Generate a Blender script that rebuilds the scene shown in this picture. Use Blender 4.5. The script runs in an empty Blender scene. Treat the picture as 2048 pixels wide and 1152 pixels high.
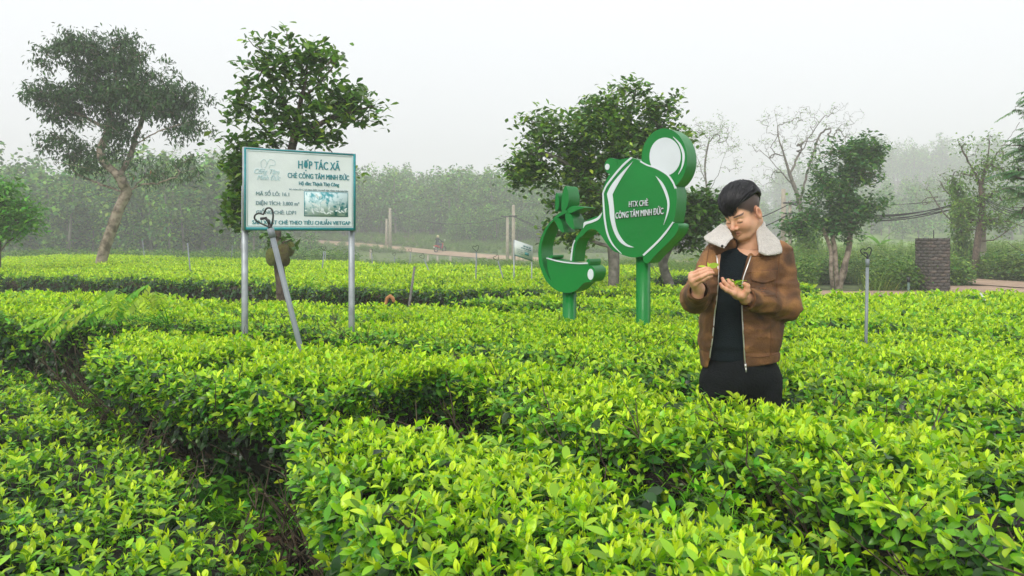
import bpy, math, random
import numpy as np
from mathutils import Vector, Matrix
from mathutils.geometry import tessellate_polygon
rng = np.random.default_rng(7)
random.seed(7)
S = bpy.context.scene
COL = S.collection
R = math.radians

# ------------------------------------------------------------------ camera
EYE = 1.42                       # camera height, metres
FPX = 1593.0                     # focal length in photo pixels (2048 wide)
HORIZON = 472.0
cam_d = bpy.data.cameras.new('camera'); cam = bpy.data.objects.new('camera', cam_d); COL.objects.link(cam)
cam.location = (0, 0, EYE); cam.rotation_euler = (R(90), 0, 0)
cam_d.sensor_width = 36.0; cam_d.lens = 36.0*FPX/2048; cam_d.shift_y = -(576-HORIZON)/2048
cam_d.clip_start = 0.05; cam_d.clip_end = 3000
cam_d.dof.use_dof = True; cam_d.dof.focus_distance = 4.6; cam_d.dof.aperture_fstop = 13
S.camera = cam

# ------------------------------------------------------------------ world, sun, exposure
SUN_EL, SUN_AZ = 40.0, 202.0     # azimuth clockwise from +Y: from behind the camera, a little to the left
w = bpy.data.worlds.new('World'); S.world = w; w.use_nodes = True
nt = w.node_tree; nt.nodes.clear()
N = nt.nodes.new; L = nt.links.new
out = N('ShaderNodeOutputWorld'); bg = N('ShaderNodeBackground'); sky = N('ShaderNodeTexSky')
sky.sky_type = 'NISHITA'; sky.sun_disc = False; sky.sun_elevation = R(SUN_EL); sky.sun_rotation = R(SUN_AZ)
sky.air_density = 1.0; sky.dust_density = 6.0; sky.ozone_density = 1.0
tc = N('ShaderNodeTexCoord'); sep = N('ShaderNodeSeparateXYZ'); L(tc.outputs['Generated'], sep.inputs[0])
mr = N('ShaderNodeMapRange'); L(sep.outputs['Z'], mr.inputs['Value'])
mr.inputs['From Min'].default_value = 0.0; mr.inputs['From Max'].default_value = 1.0
mr.inputs['To Min'].default_value = 8.8; mr.inputs['To Max'].default_value = 12.0     # an overcast sky is brighter overhead
cloud = N('ShaderNodeTexNoise'); cloud.inputs['Scale'].default_value = 1.6; cloud.inputs['Detail'].default_value = 2.0
L(tc.outputs['Generated'], cloud.inputs['Vector'])
cm = N('ShaderNodeMapRange'); L(cloud.outputs['Fac'], cm.inputs['Value'])
cm.inputs['To Min'].default_value = 0.95; cm.inputs['To Max'].default_value = 1.05
mul0 = N('ShaderNodeMath'); mul0.operation = 'MULTIPLY'; L(mr.outputs[0], mul0.inputs[0]); L(cm.outputs[0], mul0.inputs[1])
white = N('ShaderNodeVectorMath'); white.operation = 'SCALE'; white.inputs[0].default_value = (0.985, 1.0, 1.03)
L(mul0.outputs[0], white.inputs['Scale'])
mix = N('ShaderNodeMix'); mix.data_type = 'RGBA'; mix.inputs['Factor'].default_value = 0.88
L(sky.outputs[0], mix.inputs['A']); L(white.outputs[0], mix.inputs['B'])
L(mix.outputs['Result'], bg.inputs['Color']); bg.inputs['Strength'].default_value = 0.1
L(bg.outputs[0], out.inputs['Surface'])

sun_d = bpy.data.lights.new('sun', 'SUN'); sun = bpy.data.objects.new('sun', sun_d); COL.objects.link(sun)
sun_d.energy = 1.5; sun_d.angle = R(11); sun_d.color = (1.0, 0.96, 0.89)
sun.rotation_euler = (R(90-SUN_EL), 0, R(180-SUN_AZ+0)); sun.location = (0, -20, 40)
_sd = Vector((math.sin(R(SUN_AZ))*math.cos(R(SUN_EL)), math.cos(R(SUN_AZ))*math.cos(R(SUN_EL)), math.sin(R(SUN_EL))))
sun.rotation_euler = _sd.to_track_quat('Z', 'Y').to_euler()

S.view_settings.view_transform = 'Standard'; S.view_settings.look = 'None'
S.view_settings.exposure = 0.32; S.view_settings.gamma = 1.0; S.view_settings.use_curve_mapping = False
S.render.engine = 'CYCLES'
cy = S.cycles
cy.max_bounces = 7; cy.diffuse_bounces = 3; cy.glossy_bounces = 2; cy.transmission_bounces = 3
cy.transparent_max_bounces = 4; cy.volume_bounces = 4
cy.use_denoising = True; cy.denoiser = 'OPENIMAGEDENOISE'; cy.use_adaptive_sampling = False
cy.caustics_reflective = False; cy.caustics_refractive = False; cy.sample_clamp_indirect = 4.0
S.render.use_persistent_data = False

# ------------------------------------------------------------------ helpers
def unp(px, py, d):
    """photo pixel -> world point at depth d"""
    return np.array([(px-1024)/FPX*d, d, EYE-(py-HORIZON)/FPX*d])

def tag(o, label=None, cat=None, group=None, kind=None):
    if label: o['label'] = label
    if cat: o['category'] = cat
    if group: o['group'] = group
    if kind: o['kind'] = kind
    return o

def thing(name, loc, label, cat, group=None):
    o = bpy.data.objects.new(name, None); COL.objects.link(o); o.location = loc
    o.empty_display_size = 0.1
    o['_w'] = tuple(float(v) for v in loc)
    return tag(o, label, cat, group)

def wloc(o):
    v = np.zeros(3)
    while o is not None:
        v += np.array(o.location); o = o.parent
    return v

class MB:
    """collects vertices and faces in world coordinates; build() links them as one mesh object"""
    def __init__(s): s.V = []; s.F = []; s.n = 0; s.A = {}; s.M = []
    def add(s, V, F, m=0, **at):
        V = np.asarray(V, dtype=np.float64).reshape(-1, 3)
        if isinstance(F, np.ndarray) and F.ndim == 2: Fs = [F]
        else:
            by = {}
            for f in F: by.setdefault(len(f), []).append(f)
            Fs = [np.array(v) for v in by.values()]
        for f in Fs:
            if len(f): s.F.append(f+s.n); s.M.append(np.full(len(f), m, dtype=np.int32))
        for k, a in at.items():
            a = np.broadcast_to(np.asarray(a, dtype=np.float32), (len(V),))
            s.A.setdefault(k, []).append((s.n, a))
        s.V.append(V); s.n += len(V)
        return s
    def build(s, name, mats, parent=None, loc=None, smooth=False, kind=None, label=None):
        if not isinstance(mats, (list, tuple)): mats = [mats]
        V = np.concatenate(s.V) if s.V else np.zeros((0, 3))
        if parent is not None: base = wloc(parent) + (np.array(loc) if loc is not None else 0)
        elif loc is not None: base = np.array(loc, float)
        else: base = np.zeros(3)
        me = bpy.data.meshes.new(name)
        me.vertices.add(len(V)); me.vertices.foreach_set('co', (V-base).astype(np.float32).ravel())
        if s.F:
            tot = np.concatenate([np.full(len(f), f.shape[1], dtype=np.int32) for f in s.F])
            idx = np.concatenate([f.ravel() for f in s.F]).astype(np.int32)
            st = np.concatenate([[0], np.cumsum(tot)[:-1]]).astype(np.int32)
            me.loops.add(len(idx)); me.loops.foreach_set('vertex_index', idx)
            me.polygons.add(len(tot)); me.polygons.foreach_set('loop_start', st); me.polygons.foreach_set('loop_total', tot)
            me.polygons.foreach_set('material_index', np.concatenate(s.M))
            if smooth: me.polygons.foreach_set('use_smooth', np.ones(len(tot), dtype=bool))
        for k, lst in s.A.items():
            arr = np.zeros(len(V), dtype=np.float32)
            for n0, a in lst: arr[n0:n0+len(a)] = a
            at = me.attributes.new(k, 'FLOAT', 'POINT'); at.data.foreach_set('value', arr)
        me.update(calc_edges=True)
        for m in mats: me.materials.append(m)
        o = bpy.data.objects.new(name, me); COL.objects.link(o)
        o.location = base if parent is None else (loc if loc is not None else (0, 0, 0))
        if parent is not None: o.parent = parent
        if kind: o['kind'] = kind
        if label: o['label'] = label
        return o

def tube(P, rad, n=8, cap=True, tw=0.0, rs=1.0):
    P = np.asarray(P, float); k = len(P); rad = np.broadcast_to(np.asarray(rad, float), (k,))
    T = np.gradient(P, axis=0); T /= np.linalg.norm(T, axis=1, keepdims=True)+1e-9
    up = np.array([0, 0, 1.0]) if abs(T[0, 2]) < 0.9 else np.array([1.0, 0, 0])
    u = np.cross(T[0], up); u /= np.linalg.norm(u)
    V = []
    a = np.linspace(0, 2*math.pi, n, endpoint=False)
    for i in range(k):
        u = u-T[i]*np.dot(u, T[i]); u /= np.linalg.norm(u)+1e-9
        v = np.cross(T[i], u)
        V.append(P[i]+rad[i]*(np.outer(np.cos(a), u)+np.outer(np.sin(a), v)*rs))
    V = np.concatenate(V)
    i = np.arange(k-1)[:, None]*n; j = np.arange(n)[None]; j2 = (j+1) % n
    F = np.stack([i+j, i+j2, i+n+j2, i+n+j], -1).reshape(-1, 4)
    FF = [F]
    faces = [list(f) for f in F]
    if cap: faces += [list(range(n))[::-1], list(range((k-1)*n, k*n))]
    return V, faces

def box(x0, x1, y0, y1, z0, z1):
    V = np.array([[x, y, z] for z in (z0, z1) for y in (y0, y1) for x in (x0, x1)], float)
    F = [[0, 2, 3, 1], [4, 5, 7, 6], [0, 1, 5, 4], [2, 6, 7, 3], [0, 4, 6, 2], [1, 3, 7, 5]]
    return V, F

def resample(P, n):
    P = np.asarray(P, float); d = np.r_[0, np.cumsum(np.linalg.norm(np.diff(P, axis=0), axis=1))]
    t = np.linspace(0, d[-1], n)
    return np.stack([np.interp(t, d, P[:, i]) for i in range(P.shape[1])], 1)

def smooth_poly(P, n, it=2):
    """Catmull-Rom through the points, then equal spacing"""
    P = np.asarray(P, float)
    Q = np.vstack([2*P[0]-P[1], P, 2*P[-1]-P[-2]])
    o = []
    for i in range(1, len(Q)-2):
        t = np.linspace(0, 1, 12, endpoint=False)[:, None]
        p0, p1, p2, p3 = Q[i-1], Q[i], Q[i+1], Q[i+2]
        o.append(0.5*((2*p1)+(-p0+p2)*t+(2*p0-5*p1+4*p2-p3)*t**2+(-p0+3*p1-3*p2+p3)*t**3))
    o.append(P[-1:])
    return resample(np.concatenate(o), n)

# value noise for shapes
_perm = np.random.default_rng(3).random((64, 64, 64)).astype(np.float32)
def vnoise(P, f=1.0):
    P = np.asarray(P, float)*f
    i = np.floor(P).astype(int); t = P-i; t = t*t*(3-2*t)
    r = 0
    for dx in (0, 1):
        for dy in (0, 1):
            for dz in (0, 1):
                wgt = (t[..., 0] if dx else 1-t[..., 0])*(t[..., 1] if dy else 1-t[..., 1])*(t[..., 2] if dz else 1-t[..., 2])
                r = r+wgt*_perm[(i[..., 0]+dx) % 64, (i[..., 1]+dy) % 64, (i[..., 2]+dz) % 64]
    return r-0.5
def vn2(x, y, f=1.0, z=0.5):
    return vnoise(np.stack([x, y, np.zeros_like(x)+z], -1), f)

# ------------------------------------------------------------------ materials
def new_mat(name):
    m = bpy.data.materials.new(name); m.use_nodes = True; t = m.node_tree
    b = t.nodes.get('Principled BSDF'); return m, t, b

def plain(name, col, rough=0.6, metal=0.0, noise=0.0, nscale=20.0, bump=0.0, bscale=80.0, spec=0.5, col2=None, lo=0.35, hi=0.65, coat=0.0, detail=6.0, sheen=0.0):
    m, t, b = new_mat(name)
    b.inputs['Roughness'].default_value = rough; b.inputs['Metallic'].default_value = metal
    b.inputs['Specular IOR Level'].default_value = spec
    if coat: b.inputs['Coat Weight'].default_value = coat; b.inputs['Coat Roughness'].default_value = 0.15
    if sheen: b.inputs['Sheen Weight'].default_value = sheen
    tcn = t.nodes.new('ShaderNodeTexCoord')
    if col2 is None: col2 = tuple(c*(1-noise) for c in col)
    nz = t.nodes.new('ShaderNodeTexNoise'); nz.inputs['Scale'].default_value = nscale; nz.inputs['Detail'].default_value = detail
    t.links.new(tcn.outputs['Object'], nz.inputs['Vector'])
    cr = t.nodes.new('ShaderNodeValToRGB'); cr.color_ramp.elements[0].position = lo; cr.color_ramp.elements[1].position = hi
    cr.color_ramp.elements[0].color = (*col2, 1); cr.color_ramp.elements[1].color = (*col, 1)
    t.links.new(nz.outputs['Fac'], cr.inputs[0]); t.links.new(cr.outputs[0], b.inputs['Base Color'])
    if bump:
        n2 = t.nodes.new('ShaderNodeTexNoise'); n2.inputs['Scale'].default_value = bscale; n2.inputs['Detail'].default_value = 5
        t.links.new(tcn.outputs['Object'], n2.inputs['Vector'])
        bp = t.nodes.new('ShaderNodeBump'); bp.inputs['Strength'].default_value = bump; bp.inputs['Distance'].default_value = 0.02
        t.links.new(n2.outputs['Fac'], bp.inputs['Height']); t.links.new(bp.outputs[0], b.inputs['Normal'])
    return m

def leaf_mat(name, stops, trans=0.35, rough=0.45, hue_var=0.03, val_var=0.35, spec=0.4, tint=(1.15, 1.25, 0.6)):
    """stops: list of (position, colour) along the point attribute 'age'; each instance or leaf varies a little ('rnd' + object random)"""
    m, t, b = new_mat(name)
    nd, lk = t.nodes.new, t.links.new
    a = nd('ShaderNodeAttribute'); a.attribute_name = 'age'
    r = nd('ShaderNodeAttribute'); r.attribute_name = 'rnd'
    oi = nd('ShaderNodeObjectInfo')
    ad = nd('ShaderNodeMath'); ad.operation = 'ADD'; lk(r.outputs['Fac'], ad.inputs[0]); lk(oi.outputs['Random'], ad.inputs[1])
    fr = nd('ShaderNodeMath'); fr.operation = 'FRACT'; lk(ad.outputs[0], fr.inputs[0])
    cr = nd('ShaderNodeValToRGB'); e = cr.color_ramp.elements
    e[0].position, e[0].color = stops[0][0], (*stops[0][1], 1); e[1].position, e[1].color = stops[-1][0], (*stops[-1][1], 1)
    for p, c in stops[1:-1]:
        q = e.new(p); q.color = (*c, 1)
    jit = nd('ShaderNodeMapRange'); lk(fr.outputs[0], jit.inputs[0]); jit.inputs['To Min'].default_value = -0.13; jit.inputs['To Max'].default_value = 0.13
    aj = nd('ShaderNodeMath'); aj.operation = 'ADD'; lk(a.outputs['Fac'], aj.inputs[0]); lk(jit.outputs[0], aj.inputs[1]); lk(aj.outputs[0], cr.inputs[0])
    hs = nd('ShaderNodeHueSaturation'); lk(cr.outputs[0], hs.inputs['Color'])
    h = nd('ShaderNodeMapRange'); lk(fr.outputs[0], h.inputs[0]); h.inputs['To Min'].default_value = 0.5-hue_var; h.inputs['To Max'].default_value = 0.5+hue_var*0.6
    lk(h.outputs[0], hs.inputs['Hue'])
    m2 = nd('ShaderNodeMath'); m2.operation = 'MULTIPLY'; m2.inputs[1].default_value = 7.13; lk(fr.outputs[0], m2.inputs[0])
    f2 = nd('ShaderNodeMath'); f2.operation = 'FRACT'; lk(m2.outputs[0], f2.inputs[0])
    v = nd('ShaderNodeMapRange'); lk(f2.outputs[0], v.inputs[0]); v.inputs['To Min'].default_value = 1-val_var; v.inputs['To Max'].default_value = 1+val_var*0.6
    lk(v.outputs[0], hs.inputs['Value'])
    lk(hs.outputs[0], b.inputs['Base Color']); b.inputs['Roughness'].default_value = rough; b.inputs['Specular IOR Level'].default_value = spec
    tl = nd('ShaderNodeBsdfTranslucent'); mm = nd('ShaderNodeMix'); mm.data_type = 'RGBA'; mm.blend_type = 'MULTIPLY'; mm.inputs['Factor'].default_value = 1.0
    lk(hs.outputs[0], mm.inputs['A']); mm.inputs['B'].default_value = (*tint, 1); lk(mm.outputs['Result'], tl.inputs['Color'])
    ms = nd('ShaderNodeMixShader'); ms.inputs[0].default_value = trans
    lk(b.outputs[0], ms.inputs[1]); lk(tl.outputs[0], ms.inputs[2])
    lk(ms.outputs[0], t.nodes['Material Output'].inputs['Surface'])
    return m

# ------------------------------------------------------------------ leaves
def leaf_shape(Lg, W, fold=0.25, curl=0.2, seg=4, wide=0.45, base=0.0):
    """a leaf blade along +Y from the origin, its face up +Z, folded along the midrib and curled down"""
    t = np.linspace(0, 1, seg+1)
    wd = W*0.5*np.sin(math.pi*np.clip(t, 0, 1)**(math.log(0.5)/math.log(wide)))**0.8
    wd[0] = W*0.03; wd[-1] = 0.0
    y = Lg*t; z = -curl*Lg*t**2
    V = []
    for i in range(seg+1):
        V += [[-wd[i], y[i]*0.99, z[i]+fold*wd[i]], [0, y[i], z[i]], [wd[i], y[i]*0.99, z[i]+fold*wd[i]]]
    F = []
    for i in range(seg):
        a = 3*i
        F += [[a, a+1, a+4, a+3], [a+1, a+2, a+5, a+4]]
    V = np.array(V); F = np.array(F)
    return V, F

def rotm(yaw=0, pitch=0, roll=0):
    """leaf local -> world: roll about its axis, pitch up from the ground, yaw about Z"""
    cy_, sy = math.cos(yaw), math.sin(yaw); cp, sp = math.cos(pitch), math.sin(pitch); cr_, sr = math.cos(roll), math.sin(roll)
    Rz = np.array([[cy_, -sy, 0], [sy, cy_, 0], [0, 0, 1]]); Rx = np.array([[1, 0, 0], [0, cp, -sp], [0, sp, cp]]); Ry = np.array([[cr_, 0, sr], [0, 1, 0], [-sr, 0, cr_]])
    return Rz@Rx@Ry

def batch_rot(yaw, pitch, roll):
    n = len(yaw); z = np.zeros(n); o = np.ones(n)
    c, s = np.cos(yaw), np.sin(yaw); Rz = np.stack([c, -s, z, s, c, z, z, z, o], 1).reshape(n, 3, 3)
    c, s = np.cos(pitch), np.sin(pitch); Rx = np.stack([o, z, z, z, c, -s, z, s, c], 1).reshape(n, 3, 3)
    c, s = np.cos(roll), np.sin(roll); Ry = np.stack([c, z, s, z, o, z, -s, z, c], 1).reshape(n, 3, 3)
    return Rz@Rx@Ry

def put_leaves(mb, P, yaw, pitch, roll, size, tmpl, age, m=0):
    """many copies of one leaf template, joined"""
    V, F = tmpl; n = len(P); k = len(V)
    M = batch_rot(np.asarray(yaw), np.asarray(pitch), np.asarray(roll))
    W = np.einsum('nij,kj->nki', M, V)*np.asarray(size).reshape(-1, 1, 1)+np.asarray(P)[:, None, :]
    FF = (F[None]+(np.arange(n)*k)[:, None, None]).reshape(-1, F.shape[1])
    mb.add(W.reshape(-1, 3), FF, m, age=np.repeat(np.broadcast_to(age, (n,)), k), rnd=np.repeat(rng.random(n), k))

# ------------------------------------------------------------------ instancing (for what nobody could count)
_kits = {}
def kit(key, objs):
    c = bpy.data.collections.new(key)
    for o in objs: c.objects.link(o); COL.objects.unlink(o)
    _kits[key] = (c, len(objs)); return c

def scatter(name, P, rot, scl, key, parent=None, kind='stuff', label=None, cat=None, vi=None):
    c, nv = _kits[key]; n = len(P)
    base = wloc(parent) if parent is not None else np.zeros(3)
    me = bpy.data.meshes.new(name); me.vertices.add(n); me.vertices.foreach_set('co', (np.asarray(P)-base).astype(np.float32).ravel())
    a = me.attributes.new('rot', 'FLOAT_VECTOR', 'POINT'); a.data.foreach_set('vector', np.asarray(rot, np.float32).ravel())
    scl = np.asarray(scl, np.float32)
    if scl.ndim == 1: scl = np.repeat(scl[:, None], 3, 1)
    a = me.attributes.new('scl', 'FLOAT_VECTOR', 'POINT'); a.data.foreach_set('vector', scl.ravel())
    if vi is None: vi = rng.integers(0, nv, n)
    a = me.attributes.new('vi', 'INT', 'POINT'); a.data.foreach_set('value', np.asarray(vi, np.int32))
    me.update()
    o = bpy.data.objects.new(name, me); COL.objects.link(o)
    if parent is not None: o.parent = parent
    g = bpy.data.node_groups.get('gn_'+key)
    if g is None:
        g = bpy.data.node_groups.new('gn_'+key, 'GeometryNodeTree')
        g.interface.new_socket('Geometry', in_out='INPUT', socket_type='NodeSocketGeometry')
        g.interface.new_socket('Geometry', in_out='OUTPUT', socket_type='NodeSocketGeometry')
        n_, l_ = g.nodes.new, g.links.new
        gi, go = n_('NodeGroupInput'), n_('NodeGroupOutput'); ip = n_('GeometryNodeInstanceOnPoints')
        ci = n_('GeometryNodeCollectionInfo'); ci.inputs['Collection'].default_value = c
        ci.inputs['Separate Children'].default_value = True; ci.inputs['Reset Children'].default_value = True
        def na(nm, dt):
            q = n_('GeometryNodeInputNamedAttribute'); q.data_type = dt; q.inputs['Name'].default_value = nm; return q.outputs['Attribute']
        er = n_('FunctionNodeEulerToRotation'); l_(na('rot', 'FLOAT_VECTOR'), er.inputs[0])
        l_(gi.outputs[0], ip.inputs['Points']); l_(ci.outputs[0], ip.inputs['Instance']); ip.inputs['Pick Instance'].default_value = True
        l_(na('vi', 'INT'), ip.inputs['Instance Index']); l_(er.outputs[0], ip.inputs['Rotation']); l_(na('scl', 'FLOAT_VECTOR'), ip.inputs['Scale'])
        l_(ip.outputs[0], go.inputs[0])
    md = o.modifiers.new('scatter', 'NODES'); md.node_group = g
    tag(o, label, cat, None, kind)
    return o
# ------------------------------------------------------------------ materials of the place
M_soil = plain('soil', (0.085, 0.052, 0.03), 0.95, nscale=14, noise=0.65, bump=0.8, bscale=60)
M_bark = plain('tea_wood', (0.13, 0.10, 0.065), 0.9, nscale=40, noise=0.6, bump=0.6, bscale=120)
M_twig = plain('tea_twig', (0.105, 0.078, 0.048), 0.9, nscale=30, noise=0.5)
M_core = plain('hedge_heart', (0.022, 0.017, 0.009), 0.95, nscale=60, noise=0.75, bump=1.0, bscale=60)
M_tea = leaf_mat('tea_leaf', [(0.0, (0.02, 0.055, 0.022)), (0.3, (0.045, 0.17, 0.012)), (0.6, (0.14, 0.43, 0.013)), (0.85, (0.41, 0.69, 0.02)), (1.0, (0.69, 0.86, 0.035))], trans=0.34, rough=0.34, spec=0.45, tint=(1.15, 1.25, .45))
M_clover = leaf_mat('clover', [(0.0, (0.05, 0.22, 0.02)), (1.0, (0.18, 0.50, 0.03))], trans=0.3)
M_litter = leaf_mat('leaf_litter', [(0.0, (0.05, 0.03, 0.018)), (1.0, (0.17, 0.10, 0.06))], trans=0.0, rough=0.9)
M_weed = leaf_mat('weed_leaf', [(0.0, (0.04, 0.15, 0.02)), (0.5, (0.13, 0.30, 0.03)), (1.0, (0.36, 0.46, 0.07))], trans=0.3, rough=0.55)

def ground_material():
    m, t, b = new_mat('ground'); nd, lk = t.nodes.new, t.links.new
    g = nd('ShaderNodeNewGeometry'); sp = nd('ShaderNodeSeparateXYZ'); lk(g.outputs['Position'], sp.inputs[0])
    n1 = nd('ShaderNodeTexNoise'); n1.inputs['Scale'].default_value = 9.0; n1.inputs['Detail'].default_value = 8; lk(g.outputs['Position'], n1.inputs['Vector'])
    c1 = nd('ShaderNodeValToRGB'); c1.color_ramp.elements[0].color = (0.03, 0.019, 0.012, 1); c1.color_ramp.elements[1].color = (0.10, 0.062, 0.036, 1)
    c1.color_ramp.elements[0].position = .35; c1.color_ramp.elements[1].position = .7; lk(n1.outputs['Fac'], c1.inputs[0])
    n2 = nd('ShaderNodeTexNoise'); n2.inputs['Scale'].default_value = 1.3; n2.inputs['Detail'].default_value = 10; lk(g.outputs['Position'], n2.inputs['Vector'])
    c2 = nd('ShaderNodeValToRGB'); c2.color_ramp.elements[0].color = (0.045, 0.09, 0.02, 1); c2.color_ramp.elements[1].color = (0.15, 0.20, 0.055, 1)
    c2.color_ramp.elements[0].position = .3; c2.color_ramp.elements[1].position = .7; lk(n2.outputs['Fac'], c2.inputs[0])
    mr = nd('ShaderNodeMapRange'); lk(sp.outputs['Y'], mr.inputs[0]); mr.inputs['From Min'].default_value = 14; mr.inputs['From Max'].default_value = 24
    mx = nd('ShaderNodeMix'); mx.data_type = 'RGBA'; lk(mr.outputs[0], mx.inputs['Factor']); lk(c1.outputs[0], mx.inputs['A']); lk(c2.outputs[0], mx.inputs['B'])
    mf = nd('ShaderNodeMapRange'); lk(sp.outputs['Y'], mf.inputs[0]); mf.inputs['From Min'].default_value = 84; mf.inputs['From Max'].default_value = 92
    m3 = nd('ShaderNodeMix'); m3.data_type = 'RGBA'; lk(mf.outputs[0], m3.inputs['Factor']); lk(mx.outputs['Result'], m3.inputs['A']); m3.inputs['B'].default_value = (.07, .055, .035, 1)
    lk(m3.outputs['Result'], b.inputs['Base Color']); b.inputs['Roughness'].default_value = 0.95
    bp = nd('ShaderNodeBump'); bp.inputs['Strength'].default_value = .7; bp.inputs['Distance'].default_value = .04; lk(n1.outputs['Fac'], bp.inputs['Height']); lk(bp.outputs[0], b.inputs['Normal'])
    return m
M_ground = ground_material()

def sstep(a, b, x):
    t = np.clip((x-a)/(b-a), 0, 1); return t*t*(3-2*t)

def ground_z(x, y):
    x = np.asarray(x, float); y = np.asarray(y, float)
    r = np.where(y > 0, x/np.maximum(y, 1)*FPX+1024, 1024)        # bearing, for the run of the hills
    m = sstep(1380, 1120, r)
    z = -(0.25+1.05*m)*sstep(30, 68, y)
    z = z+m*0.1*(np.clip(y-70, 0, 26)+.0)                            # the slope that carries the road
    # wooded hill behind the middle of the field
    z = z+sstep(98, 135, y)*2.6*sstep(1150, 800, r)
    # tea hill on the right and the far ridge
    z = z+sstep(85, 170, y)*5.5*sstep(1450, 1750, r)
    z = z+sstep(180, 260, y)*(11.0*sstep(1350, 1800, r)+8.0*sstep(700, 430, r)+3.0)
    z = z+0.25*vn2(x, y, 0.07)*sstep(25, 50, y)
    return z

def build_ground():
    mb = MB()
    ys = np.r_[np.linspace(-30, 0, 8), np.linspace(1, 30, 60), np.linspace(31, 130, 60), np.linspace(134, 330, 40), np.array([340.0])]
    u = np.linspace(-1, 1, 141)
    Y, U = np.meshgrid(ys, u, indexing='ij')
    X = U*(np.maximum(Y, 0)*0.86+40)
    Z = ground_z(X, Y)+0.03*vn2(X, Y, 1.7)*(Y < 40)+0.012*vn2(X, Y, 9)*(Y < 30)
    V = np.stack([X, Y, Z], -1).reshape(-1, 3); nx = len(u)
    i = np.arange(len(ys)-1)[:, None]*nx; j = np.arange(nx-1)[None]
    F = np.stack([i+j, i+j+1, i+nx+j+1, i+nx+j], -1).reshape(-1, 4)
    mb.add(V, F); o = mb.build('ground', M_ground, smooth=True); tag(o, None, None, None, 'structure')
build_ground()

# ------------------------------------------------------------------ tea shoots
def tea_shoot(kind, seed, lod=0):
    r = np.random.default_rng(seed); mb = MB(); seg = 5 if lod == 0 else 2
    def leaf(z, yaw, pitch, Lg, W, age, curl=.2, fold=.3):
        V, F = leaf_shape(Lg, W, fold, curl, seg, wide=r.uniform(.42, .55))
        M = rotm(yaw, pitch, r.uniform(-.35, .35)); mb.add(V@M.T+np.array([*(stem_at(z)), z]), F, 0, age=age, rnd=r.random())
    bx, by = r.normal(0, .12, 2)
    stem_at = lambda z: (bx*z*4*z*3, by*z*4*z*3)
    H = r.uniform(.055, .09)
    def stem(z0, z1, rad):
        P = [[*stem_at(z), z] for z in np.linspace(z0, z1, 3)]
        V, F = tube(P, [rad, rad*.8, rad*.5], 4, cap=False); mb.add(V, F, 0, age=.62, rnd=.3)
    a0 = r.uniform(0, 6.28)
    if kind == 'bud':            # two leaves and a bud, standing proud
        stem(-.03, H, .0016)
        leaf(H, a0, 1.35, r.uniform(.022, .034), .007, 1.0, -.05, .8)
        leaf(H*.92, a0+2.0, r.uniform(.9, 1.2), r.uniform(.034, .048), r.uniform(.013, .018), .98, .1, .5)
        leaf(H*.75, a0+4.2, r.uniform(.6, .95), r.uniform(.042, .056), r.uniform(.018, .024), .86, .15, .35)
        leaf(H*.5, a0+6.0, r.uniform(.3, .7), r.uniform(.045, .062), r.uniform(.021, .028), .72, .2)
        leaf(H*.15, a0+8.2, r.uniform(.0, .5), r.uniform(.045, .065), r.uniform(.022, .030), .52, .25)
    elif kind == 'spread':       # open leaves of middle age
        stem(-.03, H*.8, .0018)
        n = r.integers(4, 6)
        for q in range(n):
            f = q/(n-1)
            leaf(H*(.1+.65*f), a0+q*2.4, r.uniform(.05, .5)+.5*f, r.uniform(.042, .064), r.uniform(.020, .031), .5+.42*f, r.uniform(.1, .35))
        leaf(H*.8, a0+1, 1.2, .03, .010, 1.0, 0, .6)
    elif kind == 'big':          # one large full leaf with a couple of smaller ones
        stem(-.03, H*.9, .002)
        leaf(H*.85, a0, r.uniform(.4, 1.1), r.uniform(.062, .078), r.uniform(.032, .040), .74, .12, .2)
        leaf(H*.7, a0+2.6, r.uniform(.3, .9), r.uniform(.05, .066), r.uniform(.026, .034), .66, .15, .2)
        leaf(H*.9, a0+4.4, 1.1, .038, .015, .95, .05, .5)
        leaf(H*.2, a0+4.0, r.uniform(0, .4), .06, .030, .42, .25)
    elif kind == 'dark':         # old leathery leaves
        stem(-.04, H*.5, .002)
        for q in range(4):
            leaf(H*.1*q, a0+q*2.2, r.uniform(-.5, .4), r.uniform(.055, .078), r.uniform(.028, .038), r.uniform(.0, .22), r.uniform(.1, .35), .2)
    else:                        # sprigs on a hedge's flank: mid green, sparse
        stem(-.05, H, .0018)
        for q in range(4):
            leaf(H*(.2+.22*q), a0+q*2.3, r.uniform(.1, .6)+.12*q, r.uniform(.036, .056), r.uniform(.016, .026), r.uniform(.3, .75)+.05*q, .2)
    o = mb.build('tea_shoot', M_tea, smooth=(lod == 0)); return o

SHOOTS = ['bud']*5+['spread']*4+['big']*2+['dark']*2+['flank']*3
kit('shoots', [tea_shoot(k, 100+i) for i, k in enumerate(SHOOTS)])
kit('shoots_far', [tea_shoot(k, 200+i, 1) for i, k in enumerate(SHOOTS)])
IDX = {k: [i for i, q in enumerate(SHOOTS) if q == k] for k in set(SHOOTS)}
def pick(n, probs):
    ks = list(probs); p = np.array([probs[k] for k in ks], float); p /= p.sum()
    c = rng.choice(len(ks), n, p=p)
    lens = np.array([len(IDX[k]) for k in ks]); first = np.array([IDX[k][0] for k in ks])
    return first[c]+(rng.random(n)*lens[c]).astype(int)

def in_view(P, m=1.2):
    x, y = P[:, 0], P[:, 1]
    d = np.maximum(y, .01)
    return (np.abs(x) < d*0.643+m) & (y > 0.75) & ((P[:, 2]-EYE)*FPX/d > -(1152-HORIZON)-420)

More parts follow.
